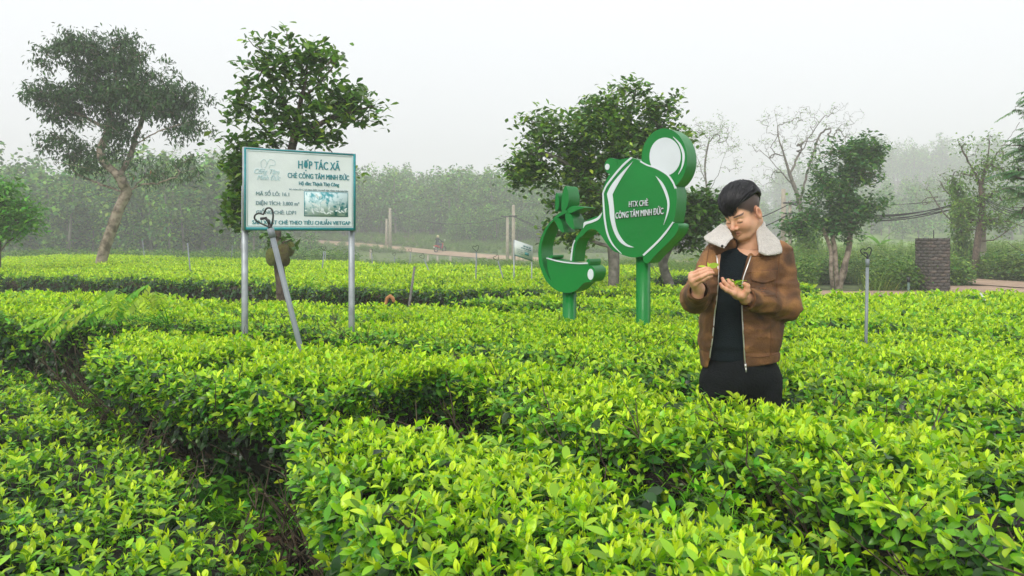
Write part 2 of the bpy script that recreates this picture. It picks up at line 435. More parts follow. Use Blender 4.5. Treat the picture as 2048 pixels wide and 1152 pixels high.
M_core2 = plain('hedge_heart_far', (0.085, 0.062, 0.035), 0.95, nscale=25, noise=0.75, bump=1.0, bscale=60)
def hedge(front, back, label, h=0.71, group='rows of tea bushes', gap=0.07, near=True, stems=False, close=(1, 1), dens=1.0, lean=0.22, solo=0, seed=0, mix=None, bareness=.33):
    """one clipped row of tea: heart, twigs and leaves"""
    r = np.random.default_rng(seed+50)
    Lf = np.linalg.norm(np.diff(np.array(front), axis=0), axis=1).sum()
    ns = int(max(12, Lf/(.10 if near else .3)))
    A = smooth_poly(front, ns); B = smooth_poly(back, ns)
    wid = np.linalg.norm(B-A, axis=1, keepdims=True); dirn = (B-A)/np.maximum(wid, 1e-6)
    A = A+dirn*gap; B = B-dirn*gap; W = np.maximum(wid[:, 0]-2*gap, .05)
    c0 = np.array([*((A+B)/2).mean(0), 0.0])
    def at(s, v, out=0.0):
        """s along 0..1, v across 0..1 -> xy, local width"""
        f = s*(ns-1); i = np.clip(f.astype(int), 0, ns-2); t = (f-i)[:, None]
        a = A[i]*(1-t)+A[i+1]*t; b = B[i]*(1-t)+B[i+1]*t
        return a+(b-a)*v[:, None], np.linalg.norm(b-a, axis=1)
    def top(x, y): return h+0.05*vn2(x, y, .9, seed+.3)+0.05*vn2(x, y, 3.1, seed+.7)
    # heart: profile across the row, flanks lean inward towards the ground
    prof = np.array([[lean, 0.0], [lean*.8, .22], [lean*.35, .5], [.03, .78], [.0, .88], [.07, .96], [.3, 1.0], [.5, 1.0]])
    prof = np.vstack([prof, np.c_[1-prof[::-1, 0], prof[::-1, 1]]]); prof[:8, 0] *= 1; k = len(prof)
    mb = MB(); V = []
    for i in range(ns):
        p = prof.copy(); sc = min(1.0, 1.0/ max(W[i], .01)); 
        dist = np.where(prof[:, 0] < .5, prof[:, 0], prof[:, 0]-1)*min(W[i], 1.0)
        ins = np.interp(prof[:, 1], [0, .8, .95], [.085, .05, 0])*np.where(prof[:, 0] < .5, 1, -1); dist = dist+ins
        vv = np.where(prof[:, 0] < .5, np.minimum(dist/W[i], .48), np.maximum(1+dist/W[i], .52)); vv[7] = vv[8] = .5
        xy = A[i]+(B[i]-A[i])*vv[:, None]
        z = (top(xy[:, 0], xy[:, 1])-.075)*prof[:, 1]
        V.append(np.c_[xy, z])
    V = np.concatenate(V); V += np.stack([vnoise(V+q*3, 9)+.6*vnoise(V+q*5, 23) for q in range(3)], 1)*.085
    i = np.arange(ns-1)[:, None]*k; j = np.arange(k-1)[None]
    F = np.stack([i+j, i+j+1, i+k+j+1, i+k+j], -1).reshape(-1, 4)
    faces = [list(f) for f in F]+[list(range(k)), list(range((ns-1)*k, ns*k))[::-1]]
    mb.add(V, faces)
    root = thing('tea_hedge', c0, label, 'hedge', group)
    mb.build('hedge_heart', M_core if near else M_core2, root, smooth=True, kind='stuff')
    # shoots on the top
    area = float((W*np.linalg.norm(np.gradient((A+B)/2, axis=0), axis=1)).sum())
    wp = W/W.sum()
    def samp(n):
        ii = r.choice(ns, n, p=wp); s = np.clip((ii+r.random(n)-.5)/(ns-1), 0, 1); return s
    sets = []
    D = 1450*dens
    n = int(area*D)
    s = samp(n); v = r.random(n); xy, wl = at(s, v); y = xy[:, 1]
    e = np.minimum(v, 1-v)*wl                                       # distance to the row's edge
    d = np.maximum(np.hypot(xy[:, 0], y), 1)
    lodscale = np.clip(d/6.5, 1, 1.9)
    keep = r.random(n) < 1/lodscale**2*1.15
    z = top(xy[:, 0], xy[:, 1])-(.20 if near else .10)*np.exp(-(e/.10)**1.2)
    z += r.normal(0, .016, n)-.02-.055*(lodscale-1)
    bare = vn2(xy[:, 0], xy[:, 1], 2.6, seed+5) + .35*vn2(xy[:, 0], xy[:, 1], 9, 4)
    keep &= ~((bare > bareness) & (r.random(n) < .75))
    z = z-np.clip(bare-.15, 0, .3)*.25
    P = np.c_[xy, z]; keep &= in_view(P)
    P, e, d, ls, bare = P[keep], e[keep], d[keep], lodscale[keep], bare[keep]; n = len(P)
    tilt = r.normal(0, .22, (n, 2)); yaw = r.uniform(0, 6.28, n)
    rot = np.c_[tilt, yaw]; scl = (.44+.46*r.random(n)**1.3)*ls**.85
    vi = pick(n, mix or {'bud': .46, 'spread': .36, 'big': .10, 'dark': .08})
    sets.append((P, rot, scl, vi))
    # dark and middling leaves just under the top
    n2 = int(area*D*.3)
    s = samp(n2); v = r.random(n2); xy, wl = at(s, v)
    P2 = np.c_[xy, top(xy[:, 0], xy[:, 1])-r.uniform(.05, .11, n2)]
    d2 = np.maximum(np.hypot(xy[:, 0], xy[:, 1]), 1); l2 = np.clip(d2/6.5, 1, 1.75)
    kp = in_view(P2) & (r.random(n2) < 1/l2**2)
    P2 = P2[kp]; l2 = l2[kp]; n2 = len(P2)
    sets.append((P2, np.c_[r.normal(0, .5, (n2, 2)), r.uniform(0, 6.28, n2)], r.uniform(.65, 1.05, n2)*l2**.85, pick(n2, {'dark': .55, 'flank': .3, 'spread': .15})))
    # flanks
    for side, dn in ((0, 1.0), (1, .45)):
        Ls = np.linalg.norm(np.diff(A if side == 0 else B, axis=0), axis=1).sum()
        n3 = int(Ls*h*(900 if near else 600)*dens*dn)
        s = r.random(n3); q = r.random(n3)**.75                     # q height fraction
        out = np.interp(q, [0, .3, .6, .8, .9, 1], [lean, lean*.75, lean*.35, .04, .02, .07])-r.random(n3)*.05
        f = s*(ns-1); i = np.clip(f.astype(int), 0, ns-2); t = (f-i)[:, None]
        a = A[i]*(1-t)+A[i+1]*t; b = B[i]*(1-t)+B[i+1]*t; dv = (b-a)/np.maximum(np.linalg.norm(b-a, axis=1, keepdims=True), 1e-6)
        xy = a+dv*out[:, None] if side == 0 else b-dv*out[:, None]
        P3 = np.c_[xy, q*(top(xy[:, 0], xy[:, 1])-.03)+.02]
        d3 = np.maximum(np.hypot(xy[:, 0], xy[:, 1]), 1); l3 = np.clip(d3/6.5, 1, 1.75)
        kp = in_view(P3) & (r.random(n3) < 1/l3**2) & (r.random(n3) < .5+.5*q)
        P3, dv, l3, q = P3[kp], dv[kp], l3[kp], q[kp]; n3 = len(P3)
        if not n3: continue
        ov = -dv if side == 0 else dv
        yawo = np.arctan2(ov[:, 1], ov[:, 0])                        # lean outwards
        tl = r.uniform(.5, 1.3, n3)*(1-.4*q)
        # euler XYZ: rotate about Y by tl then Z by yawo puts +Z towards ov
        rot = np.c_[r.normal(0, .35, n3), tl, yawo+r.normal(0, .5, n3)]
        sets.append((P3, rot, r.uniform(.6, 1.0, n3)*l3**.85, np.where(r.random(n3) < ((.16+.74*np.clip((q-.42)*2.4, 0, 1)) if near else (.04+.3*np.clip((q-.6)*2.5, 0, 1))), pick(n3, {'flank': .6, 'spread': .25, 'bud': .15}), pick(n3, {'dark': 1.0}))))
    # ends of the row
    for endi, on in ((0, close[0]), (ns-1, close[1])):
        if not on: continue
        n4 = int(W[endi]*h*600*dens); v = r.random(n4); q = r.random(n4)**.75
        dr = (A[endi]+B[endi])/2-(A[min(endi+2, ns-1)]+B[min(endi+2, ns-1)])/2 if endi == 0 else (A[endi]+B[endi])/2-(A[endi-2]+B[endi-2])/2
        dr /= np.linalg.norm(dr)+1e-9
        xy = A[endi]+(B[endi]-A[endi])*v[:, None]+dr*(.04-.25*(1-q))[:, None]
        P4 = np.c_[xy, q*(top(xy[:, 0], xy[:, 1])-.03)]
        kp = in_view(P4); P4 = P4[kp]; q = q[kp]; n4 = len(P4)
        if n4: sets.append((P4, np.c_[r.normal(0, .35, n4), r.uniform(.4, 1.1, n4), np.full(n4, math.atan2(dr[1], dr[0]))+r.normal(0, .6, n4)], r.uniform(.7, 1.1, n4), pick(n4, {'dark': .45, 'flank': .4, 'spread': .15})))
    P = np.concatenate([q[0] for q in sets]); rot = np.concatenate([q[1] for q in sets]); scl = np.concatenate([q[2] for q in sets]); vi = np.concatenate([q[3] for q in sets])
    if solo:      # the shoots that show largest are objects of their own
        top_n = len(sets[0][0])
        dd = np.hypot(P[:top_n, 0], P[:top_n, 1]); pxx = 1024+P[:top_n, 0]/np.maximum(P[:top_n, 1], .1)*FPX; pyy = HORIZON-(P[:top_n, 2]-EYE)/np.maximum(P[:top_n, 1], .1)*FPX
        vis = (pxx > -30) & (pxx < 2078) & (pyy < 1180)
        order = np.argsort(np.where(vis, dd, 99))[:solo]
        order = order[vis[order]]
        c = _kits['shoots'][0]; src = sorted(c.objects, key=lambda o: o.name)
        for k_ in order:
            o = bpy.data.objects.new('tea_shoot', src[vi[k_]].data); COL.objects.link(o); o.parent = root
            o.location = P[k_]-c0; o.rotation_euler = rot[k_]; o.scale = (scl[k_],)*3
        m = np.ones(len(P), bool); m[order] = False
        P, rot, scl, vi = P[m], rot[m], scl[m], vi[m]
    if len(P): scatter('foliage', P, rot, scl, 'shoots' if near else 'shoots_far', root, vi=vi)
    # twigs: bare wood seen in the flanks and the gaps of the top
    tw = MB()
    nt_ = int(Ls*(60 if near else 14)*dens)
    cen = resample((A+B)/2, max(2, int(Ls/.38)))
    for ci_, cpt in enumerate(cen):
        if not in_view(np.array([[*cpt, .4]]), .8)[0]: continue
        ii = int(ci_/(max(len(cen)-1, 1))*(ns-1)); wloc_ = W[ii]
        dv = (B[ii]-A[ii])/max(np.linalg.norm(B[ii]-A[ii]), 1e-6); al = np.array([-dv[1], dv[0]])
        nb = (30 if stems else 18) if near else 12
        base = np.array([*cpt, 0.0])+np.array([*(al*r.normal(0, .05)), 0])
        if stems:   # gnarled stem
            Pp = np.array([base+[0, 0, -.05], base+[*r.normal(0, .02, 2), .1], base+[*r.normal(0, .03, 2), .22]])
            V_, F_ = tube(Pp, [.05, .035, .028], 7); MB().add(V_, F_).build('stem', M_bark, root, smooth=True)
        for q in range(nb):
            sgn = -1 if r.random() < .68 else 1
            tz = r.uniform(.25, .98); tgt = np.array([*(cpt+dv*sgn*(max(wloc_/2-lean*np.interp(tz, [0, .3, .6, .8, 1], [1, .72, .33, .03, .0])+.0, .02))*r.uniform(.8, 1.06)+al*r.normal(0, .24)), h*tz])
            mid = base*.5+tgt*.5+np.array([*(dv*sgn*.04), -.06+.05*r.random()])
            k0 = base+np.array([*(al*r.normal(0, .06)+dv*sgn*.04), r.uniform(.05, .22)])
            pts = smooth_poly([k0, mid+r.normal(0, .03, 3), tgt], 6)+np.r_[[[0, 0, 0]], r.normal(0, .012, (5, 3))]
            rr = r.uniform(.004, .010)*(1.25 if stems else 1)
            V_, F_ = tube(pts, np.linspace(rr, .0022, 6), 4, cap=False); tw.add(V_, F_)
            for _ in range(8 if near else 1):
                ip_ = r.integers(2, 6); p0 = pts[ip_]; p1 = p0+np.array([*(dv*sgn*r.uniform(.0, .10)+al*r.normal(0, .07)), r.uniform(.02, .15)])
                V_, F_ = tube([p0, (p0+p1)/2+r.normal(0, .01, 3), p1], [.0035, .0025, .0015], 3, cap=False); tw.add(V_, F_)
    if tw.n: tw.build('twigs', M_twig, root, kind='stuff')
    return root

G1f = [(-2.55, 4.9), (-2.35, 4.45), (-1.75, 3.95), (-.9, 3.42), (-.51, 3.8), (-.23, 3.75), (-.05, 3.5), (.12, 2.95), (.44, 2.78), (.78, 2.52), (.9, 2.12), (1.05, 1.85), (1.5, 1.3), (2.2, .7)]
H0b = [(-.77, 2.98), (-.5, 3.05), (-.27, 3.0), (-.02, 2.92), (.12, 2.68), (.42, 2.42), (.6, 2.2), (.71, 1.9), (.78, 1.62), (.9, 1.35), (1.1, .9), (1.3, .5)]
G2 = [(-2.45, 5.55), (-1.9, 5.38), (-1.36, 5.02), (-.85, 4.8), (-.2, 4.42), (.8, 3.66), (1.0, 3.5), (2.0, 2.62), (3.2, 1.6), (4, .9)]
G2b = [(-7, 6.9), (-4.3, 6.7), (-3.1, 6.72), (-2.4, 6.48), (-1.6, 6.12), (-1.14, 5.7), (-.6, 5.22), (-.1, 4.74), (.9, 3.86), (2.1, 2.84), (3.4, 1.8), (4.6, .95)]
G3 = [(-7.5, 8.0), (-5.5, 7.95), (-4.2, 7.8), (-2.6, 7.2), (-1.2, 6.55), (-.1, 5.85), (1.05, 4.85), (2.15, 3.85), (3.6, 2.75), (5.5, 1.3)]
G4 = [(-8, 9.3), (-6, 9.2), (-4.3, 8.8), (-2.4, 8.2), (-1.0, 7.8), (-.2, 7.3), (.9, 6.3), (1.9, 5.5), (2.8, 4.75), (4.3, 3.6), (6.5, 2.0)]
G5 = [(-9, 11.0), (-7.3, 10.4), (-4.15, 9.4), (-2.2, 8.7), (-.9, 8.4), (.1, 8.0), (1.2, 7.4), (2.1, 6.6), (3.3, 5.6), (5, 4.4), (7.5, 2.6)]
hedge([(-.79, 2.9), (-.64, 2.5), (-.4, 2.0), (-.15, 1.6), (.2, 1.0), (.5, .5)], H0b,
      'large tea bush right of the bare soil path, filling the bottom centre', gap=.02, close=(1, 1), solo=300, seed=1, h=.71, bareness=.24, mix={'bud': .42, 'spread': .34, 'big': .17, 'dark': .07})
hedge([(-5.2, 5.0), (-3.6, 3.7), (-2.5, 2.6), (-1.9, 1.7), (-1.5, .9)], [(-4.5, 6.5), (-3.1, 5.35), (-2.12, 4.35), (-1.36, 3.4), (-.88, 2.75), (-.55, 2.15), (-.34, 1.4)],
      'low straggly tea bush in the bottom left corner, left of the bare soil path', h=.46, gap=.03, dens=.45, close=(1, 1), solo=300, seed=2, stems=True, mix={'bud': .24, 'spread': .30, 'big': .14, 'dark': .14, 'flank': .18}, bareness=.16)
hedge(G1f, G2, 'tea row whose left end overhangs the bare soil, in front of the white signboard', gap=.03, close=(1, 0), solo=300, stems=True, seed=3, lean=.42, h=.735, bareness=.26)
hedge(G2b, G3, 'tea row passing behind the man in brown and holding the sapling at its left', gap=.04, close=(0, 0), seed=4, stems=True, bareness=.26)
hedge([(p[0], p[1]+.02) for p in G3], G4, 'tea row running from the left edge past the two teapot sign posts', gap=.04, close=(0, 0), seed=5)
hedge([(x, y+.07) for x, y in G4], G5, 'long tea row lining the near side of the dark path', gap=.05, close=(0, 0), seed=6, h=.67)
hedge([(-.6, 8.5), (.2, 8.15), (1.25, 7.45), (2.1, 6.65), (3.3, 5.65), (5, 4.45), (7.5, 2.65)], [(-.3, 8.8), (.6, 9.0), (1.6, 8.5), (2.6, 7.7), (3.9, 6.7), (5.6, 5.5), (8.5, 3.6)],
      'tea row starting at the dark path, right of the tilted grey stake', gap=.05, close=(1, 0), seed=7)
hedge([(1.0, 9.0), (1.65, 8.55), (2.65, 7.75), (3.9, 6.75), (5.6, 5.55), (8.5, 3.65)], [(1.5, 9.3), (2.3, 9.2), (3.4, 8.5), (4.6, 7.6), (6.4, 6.4), (9.5, 4.6)],
      'tea row on the right, third from the field edge at the brick pillar', gap=.05, close=(1, 0), seed=8)
hedge([(2.35, 9.25), (3.4, 8.55), (4.6, 7.65), (6.4, 6.45), (9.5, 4.65)], [(3, 9.6), (4.3, 9.3), (5.6, 8.3), (7.4, 7.2), (10.5, 5.6)],
      'tea row on the right, second from the field edge at the brick pillar', gap=.05, close=(1, 0), seed=9)
hedge([(4.35, 9.35), (5.6, 8.35), (7.4, 7.25), (10.5, 5.65)], [(4.8, 9.7), (5.9, 9.7), (7.3, 8.8), (9, 7.8), (11.5, 6.6)],
      'short last tea row at the right edge nearest the dirt yard', gap=.05, close=(1, 0), seed=10)
# rows beyond the path
FB = np.array([(-15, 17.6), (-9.8, 15.2), (-5.2, 13.3), (-2.3, 11.5), (.5, 10.7), (2.4, 10.6), (4.3, 11.2)])
words = ['nearest', 'second', 'third', 'fourth', 'fifth', 'sixth', 'seventh', 'eighth', 'ninth', 'tenth']
for k_ in range(10):
    sh = 1.32*k_*(1+.0*k_); A_ = FB+np.array([0, sh])+np.c_[-.25*k_*np.ones(7), .12*np.sin(FB[:, 0]*.8+k_)]
    B_ = FB+np.array([0, sh+1.30])+np.c_[-.25*k_*np.ones(7), .12*np.sin(FB[:, 0]*.8+k_+1)]
    xr = [4.4, 3.6, 3.6, 3.6, 3.4, 3.2, .6, -2.2, -5.0, -9.0][k_]
    A_ = A_[A_[:, 0] < xr]; B_ = B_[:len(A_)]
    hedge(A_, B_, f'{words[k_]} of the tea rows across the middle distance beyond the dark path', h=.67, gap=.13 if k_ % 2 == 0 else .07, near=False, close=(0, 1), seed=20+k_, lean=.12, dens=.9, group='tea rows beyond the dark path')
# ------------------------------------------------------------------ trees
M_trunk_pale = plain('bark_pale', (0.36, 0.30, 0.23), 0.95, nscale=7, col2=(0.11, 0.085, 0.06), bump=0.9, bscale=25, lo=.38, hi=.6)
M_trunk = plain('bark_brown', (0.17, 0.13, 0.095), 0.95, nscale=12, col2=(0.06, 0.045, 0.035), bump=0.9, bscale=30)
M_trunk_grey = plain('bark_grey', (0.24, 0.22, 0.19), 0.95, nscale=12, noise=0.5, bump=0.8, bscale=30)
M_jack = leaf_mat('jackfruit_leaf', [(0.0, (0.045, 0.11, 0.03)), (0.5, (0.11, 0.26, 0.045)), (0.85, (0.25, 0.44, 0.06)), (1.0, (0.48, 0.62, 0.07))], trans=0.36, rough=0.3, spec=0.6)
M_mango = leaf_mat('dull_leaf', [(0.0, (0.02, 0.065, 0.022)), (0.7, (0.06, 0.155, 0.04)), (0.93, (0.12, 0.25, 0.05)), (1.0, (0.26, 0.12, 0.05))], trans=0.25, rough=0.5)
M_fresh = leaf_mat('fresh_leaf', [(0.0, (0.05, 0.20, 0.02)), (1.0, (0.18, 0.50, 0.04))], trans=0.35, rough=0.4)
M_mid = leaf_mat('mid_leaf', [(0.0, (0.03, 0.12, 0.035)), (0.7, (0.09, 0.27, 0.05)), (1.0, (0.28, 0.45, 0.07))], trans=0.28, rough=0.45)
M_vine = leaf_mat('vine_leaf', [(0.0, (0.07, 0.20, 0.04)), (1.0, (0.26, 0.46, 0.07))], trans=0.3, rough=0.5)
M_feather = leaf_mat('feather_leaf', [(0.0, (0.06, 0.20, 0.08)), (1.0, (0.17, 0.38, 0.11))], trans=0.3, rough=0.5)

class Tree:
    def __init__(s, seed=0): s.P = []; s.par = []; s.r = np.random.default_rng(seed); s.tips = []; s.fix = {}
    def line(s, pts, parent=-1, step=.12, wob=0.0):
        pts = smooth_poly(pts, max(2, int(np.linalg.norm(np.diff(np.array(pts), axis=0), axis=1).sum()/step)+1))
        ids = []
        for i, p in enumerate(pts):
            if parent >= 0 and i == 0: continue
            s.P.append(p+(s.r.normal(0, wob, 3) if wob else 0)); s.par.append(parent); parent = len(s.P)-1; ids.append(parent)
        return ids
    def near(s, p):
        P = np.array(s.P); return int(np.argmin(((P-np.asarray(p))**2).sum(1)))
    def limb(s, pts, step=.12, wob=0.01):
        """a limb that starts at the existing node nearest to its first point"""
        n = s.near(pts[0]); pts = [s.P[n]]+list(pts[1:]); return s.line(pts, n, step, wob)
    def grow(s, T, step=.15, up=.15, wob=.02, zmin=None, bend=.25):
        """join every target to the closest wood already there, nearest first"""
        T = list(np.asarray(T, float)); s.tips += []
        Tn = np.array(T); P = np.array(s.P)
        elig = np.ones(len(P), bool) if zmin is None else P[:, 2] > zmin
        dist = np.full(len(Tn), 1e9); who = np.zeros(len(Tn), int)
        PP = list(s.P)
        def upd(idx0):
            Q = np.array(s.P[idx0:]);
            if not len(Q): return
            ok = np.ones(len(Q), bool) if zmin is None else Q[:, 2] > zmin
            if not ok.any(): return
            # prefer wood that lies below the target
            D = Tn[:, None]-Q[None]; d = np.sqrt((D**2).sum(2))*(1+.5*np.clip(-D[:, :, 2]/(np.abs(D).sum(2)+1e-6), 0, 1)); d[:, ~ok] = 1e9
            j = d.argmin(1); m = d[np.arange(len(Tn)), j]; b = m < dist
            dist[b] = m[b]; who[b] = j[b]+idx0
        upd(0); done = np.zeros(len(Tn), bool)
        for _ in range(len(Tn)):
            k = int(np.where(done, 1e9, dist).argmin()); done[k] = True
            p0 = s.P[who[k]]; p1 = Tn[k]; d = np.linalg.norm(p1-p0); n = max(1, int(round(d/step))); par = who[k]; i0 = len(s.P)
            side = s.r.normal(0, 1, 3)*bend*d*.25+np.array([0, 0, -up*d])
            for q in range(1, n+1):
                t = q/n; p = p0+(p1-p0)*t+side*math.sin(math.pi*t)*(1 if n > 1 else 0)+s.r.normal(0, wob, 3)
                s.P.append(p); s.par.append(par); par = len(s.P)-1
            s.tips.append(par); upd(i0)
    def radii(s, r_tip=.004, r_base=.1, expo=2.4):
        n = len(s.P); c = np.zeros(n); ch = np.zeros(n, int)
        for i in s.par:
            if i >= 0: ch[i] += 1
        for i in range(n-1, -1, -1):
            if ch[i] == 0: c[i] += 1
            if s.par[i] >= 0: c[s.par[i]] += c[i]
        r = c**(1/expo); r = r_tip+(r-1)/max(r.max()-1, 1e-6)*(r_base-r_tip)
        return r
    def wood(s, rad, thick=.03):
        """chains of nodes turned into tubes"""
        n = len(s.P); kids = [[] for _ in range(n)]
        for i, p in enumerate(s.par):
            if p >= 0: kids[p].append(i)
        mb = MB(); stack = [(i, -1) for i, p in enumerate(s.par) if p < 0]
        while stack:
            i, p = stack.pop(); chain = ([p] if p >= 0 else [])+[i]; rr = ([min(rad[p], rad[i]*1.15)] if p >= 0 else [])+[rad[i]]
            while kids[i]:
                k = sorted(kids[i], key=lambda q: -rad[q]); stack += [(q, i) for q in k[1:]]; i = k[0]; chain.append(i); rr.append(rad[i])
            if len(chain) < 2: continue
            P = np.array([s.P[c] for c in chain]); rr = np.array(rr)
            V, F = tube(P, rr, 9 if rr.max() > thick else (5 if rr.max() > .012 else 3), cap=False)
            if rr.max() > thick: V = V+np.stack([vn2(V[:, 0]+q, V[:, 2], 14, q*.37+.1) for q in range(3)], 1)*.012*rr.max()/.06
            mb.add(V, F)
        return mb

def clustered(blobs, n, m, sig, r, shell=.4):
    """n points gathered round m centres, so that the crown has clumps and gaps"""
    C = blob_points(blobs, m, r, shell); k = r.integers(0, m, n); return C[k]+r.normal(0, sig, (n, 3))*[1, 1, .75]
def blob_points(blobs, n, r, shell=.35):
    """points inside ellipsoids (centre, radii, weight), thicker towards their skins"""
    wts = np.array([b[2] if len(b) > 2 else b[1][0]*b[1][1]*b[1][2] for b in blobs]); wts = wts/wts.sum(); out = []
    for b, c in zip(blobs, r.multinomial(n, wts)):
        d = r.normal(size=(c, 3)); d /= np.linalg.norm(d, axis=1, keepdims=True); q = r.random(c)**shell
        out.append(np.array(b[0])+d*q[:, None]*np.array(b[1]))
    return np.concatenate(out)

def pb(px, py, d, rx, ry, rd=None, wt=None):
    """ellipsoid given in photo pixels at depth d"""
    c = unp(px, py, d); k = d/FPX; b = (c, (rx*k, rd if rd is not None else (rx+ry)/2*k*.9, ry*k))
    return b if wt is None else (*b, wt)

def leaf_cloud(mb, tips, r, per, size, tmpl, spread, age=(0, 1), droop=(-.9, .5), whorl=False, m=0, hi=None):
    tips = np.asarray(tips); n = len(tips)*per
    base = np.repeat(tips, per, 0)
    P = base+r.normal(0, spread, (n, 3))*([1, 1, .8] if not whorl else [.35, .35, .5])
    a = r.uniform(age[0], age[1], n)
    if hi is not None: a = np.clip(a+hi*(r.random(n) < .3), 0, 1)
    yaw = r.uniform(0, 6.283, n)
    if whorl: yaw = np.repeat(r.uniform(0, 6.28, len(tips)), per)+np.tile(np.arange(per)*2.4, len(tips))
    put_leaves(mb, P, yaw, r.uniform(droop[0], droop[1], n), r.normal(0, .45, n), r.uniform(size[0], size[1], n), tmpl, a, m)

MANGO = leaf_shape(1.0, .36, .2, .3, 2, wide=.5)
OVAL = leaf_shape(1.0, .52, .18, .15, 3, wide=.6)
LANCE = leaf_shape(1.0, .26, .2, .3, 2, wide=.45)
SMALL = leaf_shape(1.0, .45, .2, .1, 2, wide=.5)

def finish_tree(t, name, base, label, bark, leafmat, leaves_fn, r_tip, r_base, group=None, expo=2.4, crown='crown'):
    root = thing(name, base, label, 'tree', group)
    rad = t.radii(r_tip, r_base, expo); t.wood(rad).build('trunk', bark, root, smooth=True)
    if leaves_fn:
        mb = MB(); leaves_fn(mb)
        mb.build(crown, leafmat, root, kind='stuff')
    return root

# -- big leaning tree on the left, beyond the tea rows
d = 21.0
t = Tree(11); U = lambda x, y, dd=0: unp(x, y, d+dd)
base = unp(197, 585, d); base[2] = 0
ids = t.line([base, U(203, 520), U(225, 455), U(240, 415), U(254, 385)], step=.15)
t.limb([U(254, 385), U(240, 355, -.2), U(215, 330, -.1), U(200, 300), U(215, 265, .2), U(190, 225, .3), U(160, 190, .5)])
t.limb([U(215, 265, .2), U(222, 225, .2), U(228, 180), U(235, 130), U(225, 95)])
t.limb([U(212, 262, .2), U(180, 240), U(140, 222, -.3), U(90, 200, -.4)])
t.limb([U(240, 350, -.2), U(262, 310, .2), U(272, 270, .4), U(290, 225, .2), U(300, 180)])
t.limb([U(266, 295, .3), U(300, 270, -.2), U(340, 255, -.4), U(385, 240, -.4)])
t.limb([U(254, 385), U(280, 370), U(320, 365, -.4), U(355, 350, -.6), U(390, 335, -.6)])
t.limb([U(262, 372), U(300, 345, .5), U(330, 325, .6), U(350, 300, .6)])
t.limb([U(235, 355, -.2), U(205, 350, -.5), U(170, 335, -.8), U(110, 325, -.8)])
t.limb([U(250, 385), U(210, 372, .3), U(180, 360, .5), U(155, 350, .4)])
BL = [pb(205, 110, d, 100, 48), pb(270, 150, d, 70, 50), pb(130, 120, d, 50, 38), pb(105, 205, d, 55, 50), pb(190, 190, d, 80, 50), pb(285, 210, d, 90, 45), pb(365, 225, d, 52, 48),
      pb(120, 290, d, 50, 36), pb(175, 318, d, 78, 24), pb(345, 190, d, 45, 28), pb(225, 255, d, 40, 30, wt=.2)]
rr_ = t.r; T1 = clustered(BL, 820, 170, .22, rr_, .45)
T2 = blob_points([pb(345, 340, d, 60, 26, .7), pb(380, 335, d, 28, 24, .6), pb(300, 350, d, 45, 22, .6)], 60, rr_)
t.grow(T1, .2, up=.12, wob=.02, zmin=2.3); n1 = len(t.tips); t.grow(T2, .2, zmin=1.9, bend=.5)
tips = np.array([t.P[i] for i in t.tips])
def lf(mb):
    leaf_cloud(mb, tips[:n1], rr_, 26, (.10, .17), MANGO, .11, (0, .8), (-1.2, .3))
    leaf_cloud(mb, tips[n1:], rr_, 12, (.11, .19), LANCE, .12, (.1, .95), (-1.2, .2))
finish_tree(t, 'leaning_tree', base, 'large spreading tree with a leaning pale patchy trunk, far left beyond the tea', M_trunk_pale, M_mango, lf, .006, .14, expo=1.8)

# -- jackfruit tree behind the white signboard
d = 9.7
t = Tree(12); U = lambda x, y, dd=0: unp(x, y, d+dd)
base = unp(562, 705, d); base[2] = 0
t.line([base, U(563, 590), U(558, 530), U(552, 470), U(560, 400), U(575, 330), U(590, 270), U(600, 210), U(612, 150), U(616, 95)], step=.1)
t.limb([U(552, 470), U(520, 410, -.2), U(495, 340, -.2), U(480, 290, -.1)])
t.limb([U(575, 330), U(545, 280, .1), U(510, 240, .1), U(475, 215)])
t.limb([U(590, 280), U(640, 250, -.1), U(690, 225, -.1), U(745, 215, -.1)])
t.limb([U(595, 240), U(560, 190, -.1), U(535, 140, 0)])
t.limb([U(605, 190), U(645, 160, .1), U(675, 120, .1)])
t.limb([U(600, 270), U(650, 290, .1), U(690, 330, .1), U(715, 345, .1)])
BL = [pb(616, 82, d, 34, 34), pb(575, 125, d, 62, 52), pb(650, 125, d, 48, 40), pb(525, 180, d, 50, 48), pb(600, 195, d, 75, 60), pb(680, 215, d, 60, 40, wt=.05), pb(748, 215, d, 26, 38), pb(470, 215, d, 32, 34), pb(560, 260, d, 75, 40),
      pb(630, 275, d, 45, 25, wt=.03), pb(490, 290, d, 24, 26, wt=.02), pb(478, 335, d, 20, 40, wt=.03), pb(484, 400, d, 16, 36, wt=.025), pb(478, 440, d, 12, 16, wt=.01), pb(712, 340, d, 9, 16, wt=.006), pb(510, 110, d, 24, 20)]
rj = t.r; t.grow(clustered(BL, 360, 120, .09, rj, .55), .1, up=.1, wob=.008, zmin=1.5)
tips = np.array([t.P[i] for i in t.tips])
low = blob_points([pb(552, 478, d, 34, 15, .15), pb(575, 485, d, 18, 12, .1)], 16, rj)
def lf(mb):
    leaf_cloud(mb, tips, rj, 13, (.08, .135), OVAL, .065, (0, .75), (-.6, 1.1), hi=.22)
    leaf_cloud(mb, low, rj, 6, (.08, .13), OVAL, .05, (.1, .6), (-1.0, .8))
root = finish_tree(t, 'jackfruit_tree', base, 'jackfruit tree with big oval leaves, growing behind the white signboard', M_trunk, M_jack, lf, .005, .065)

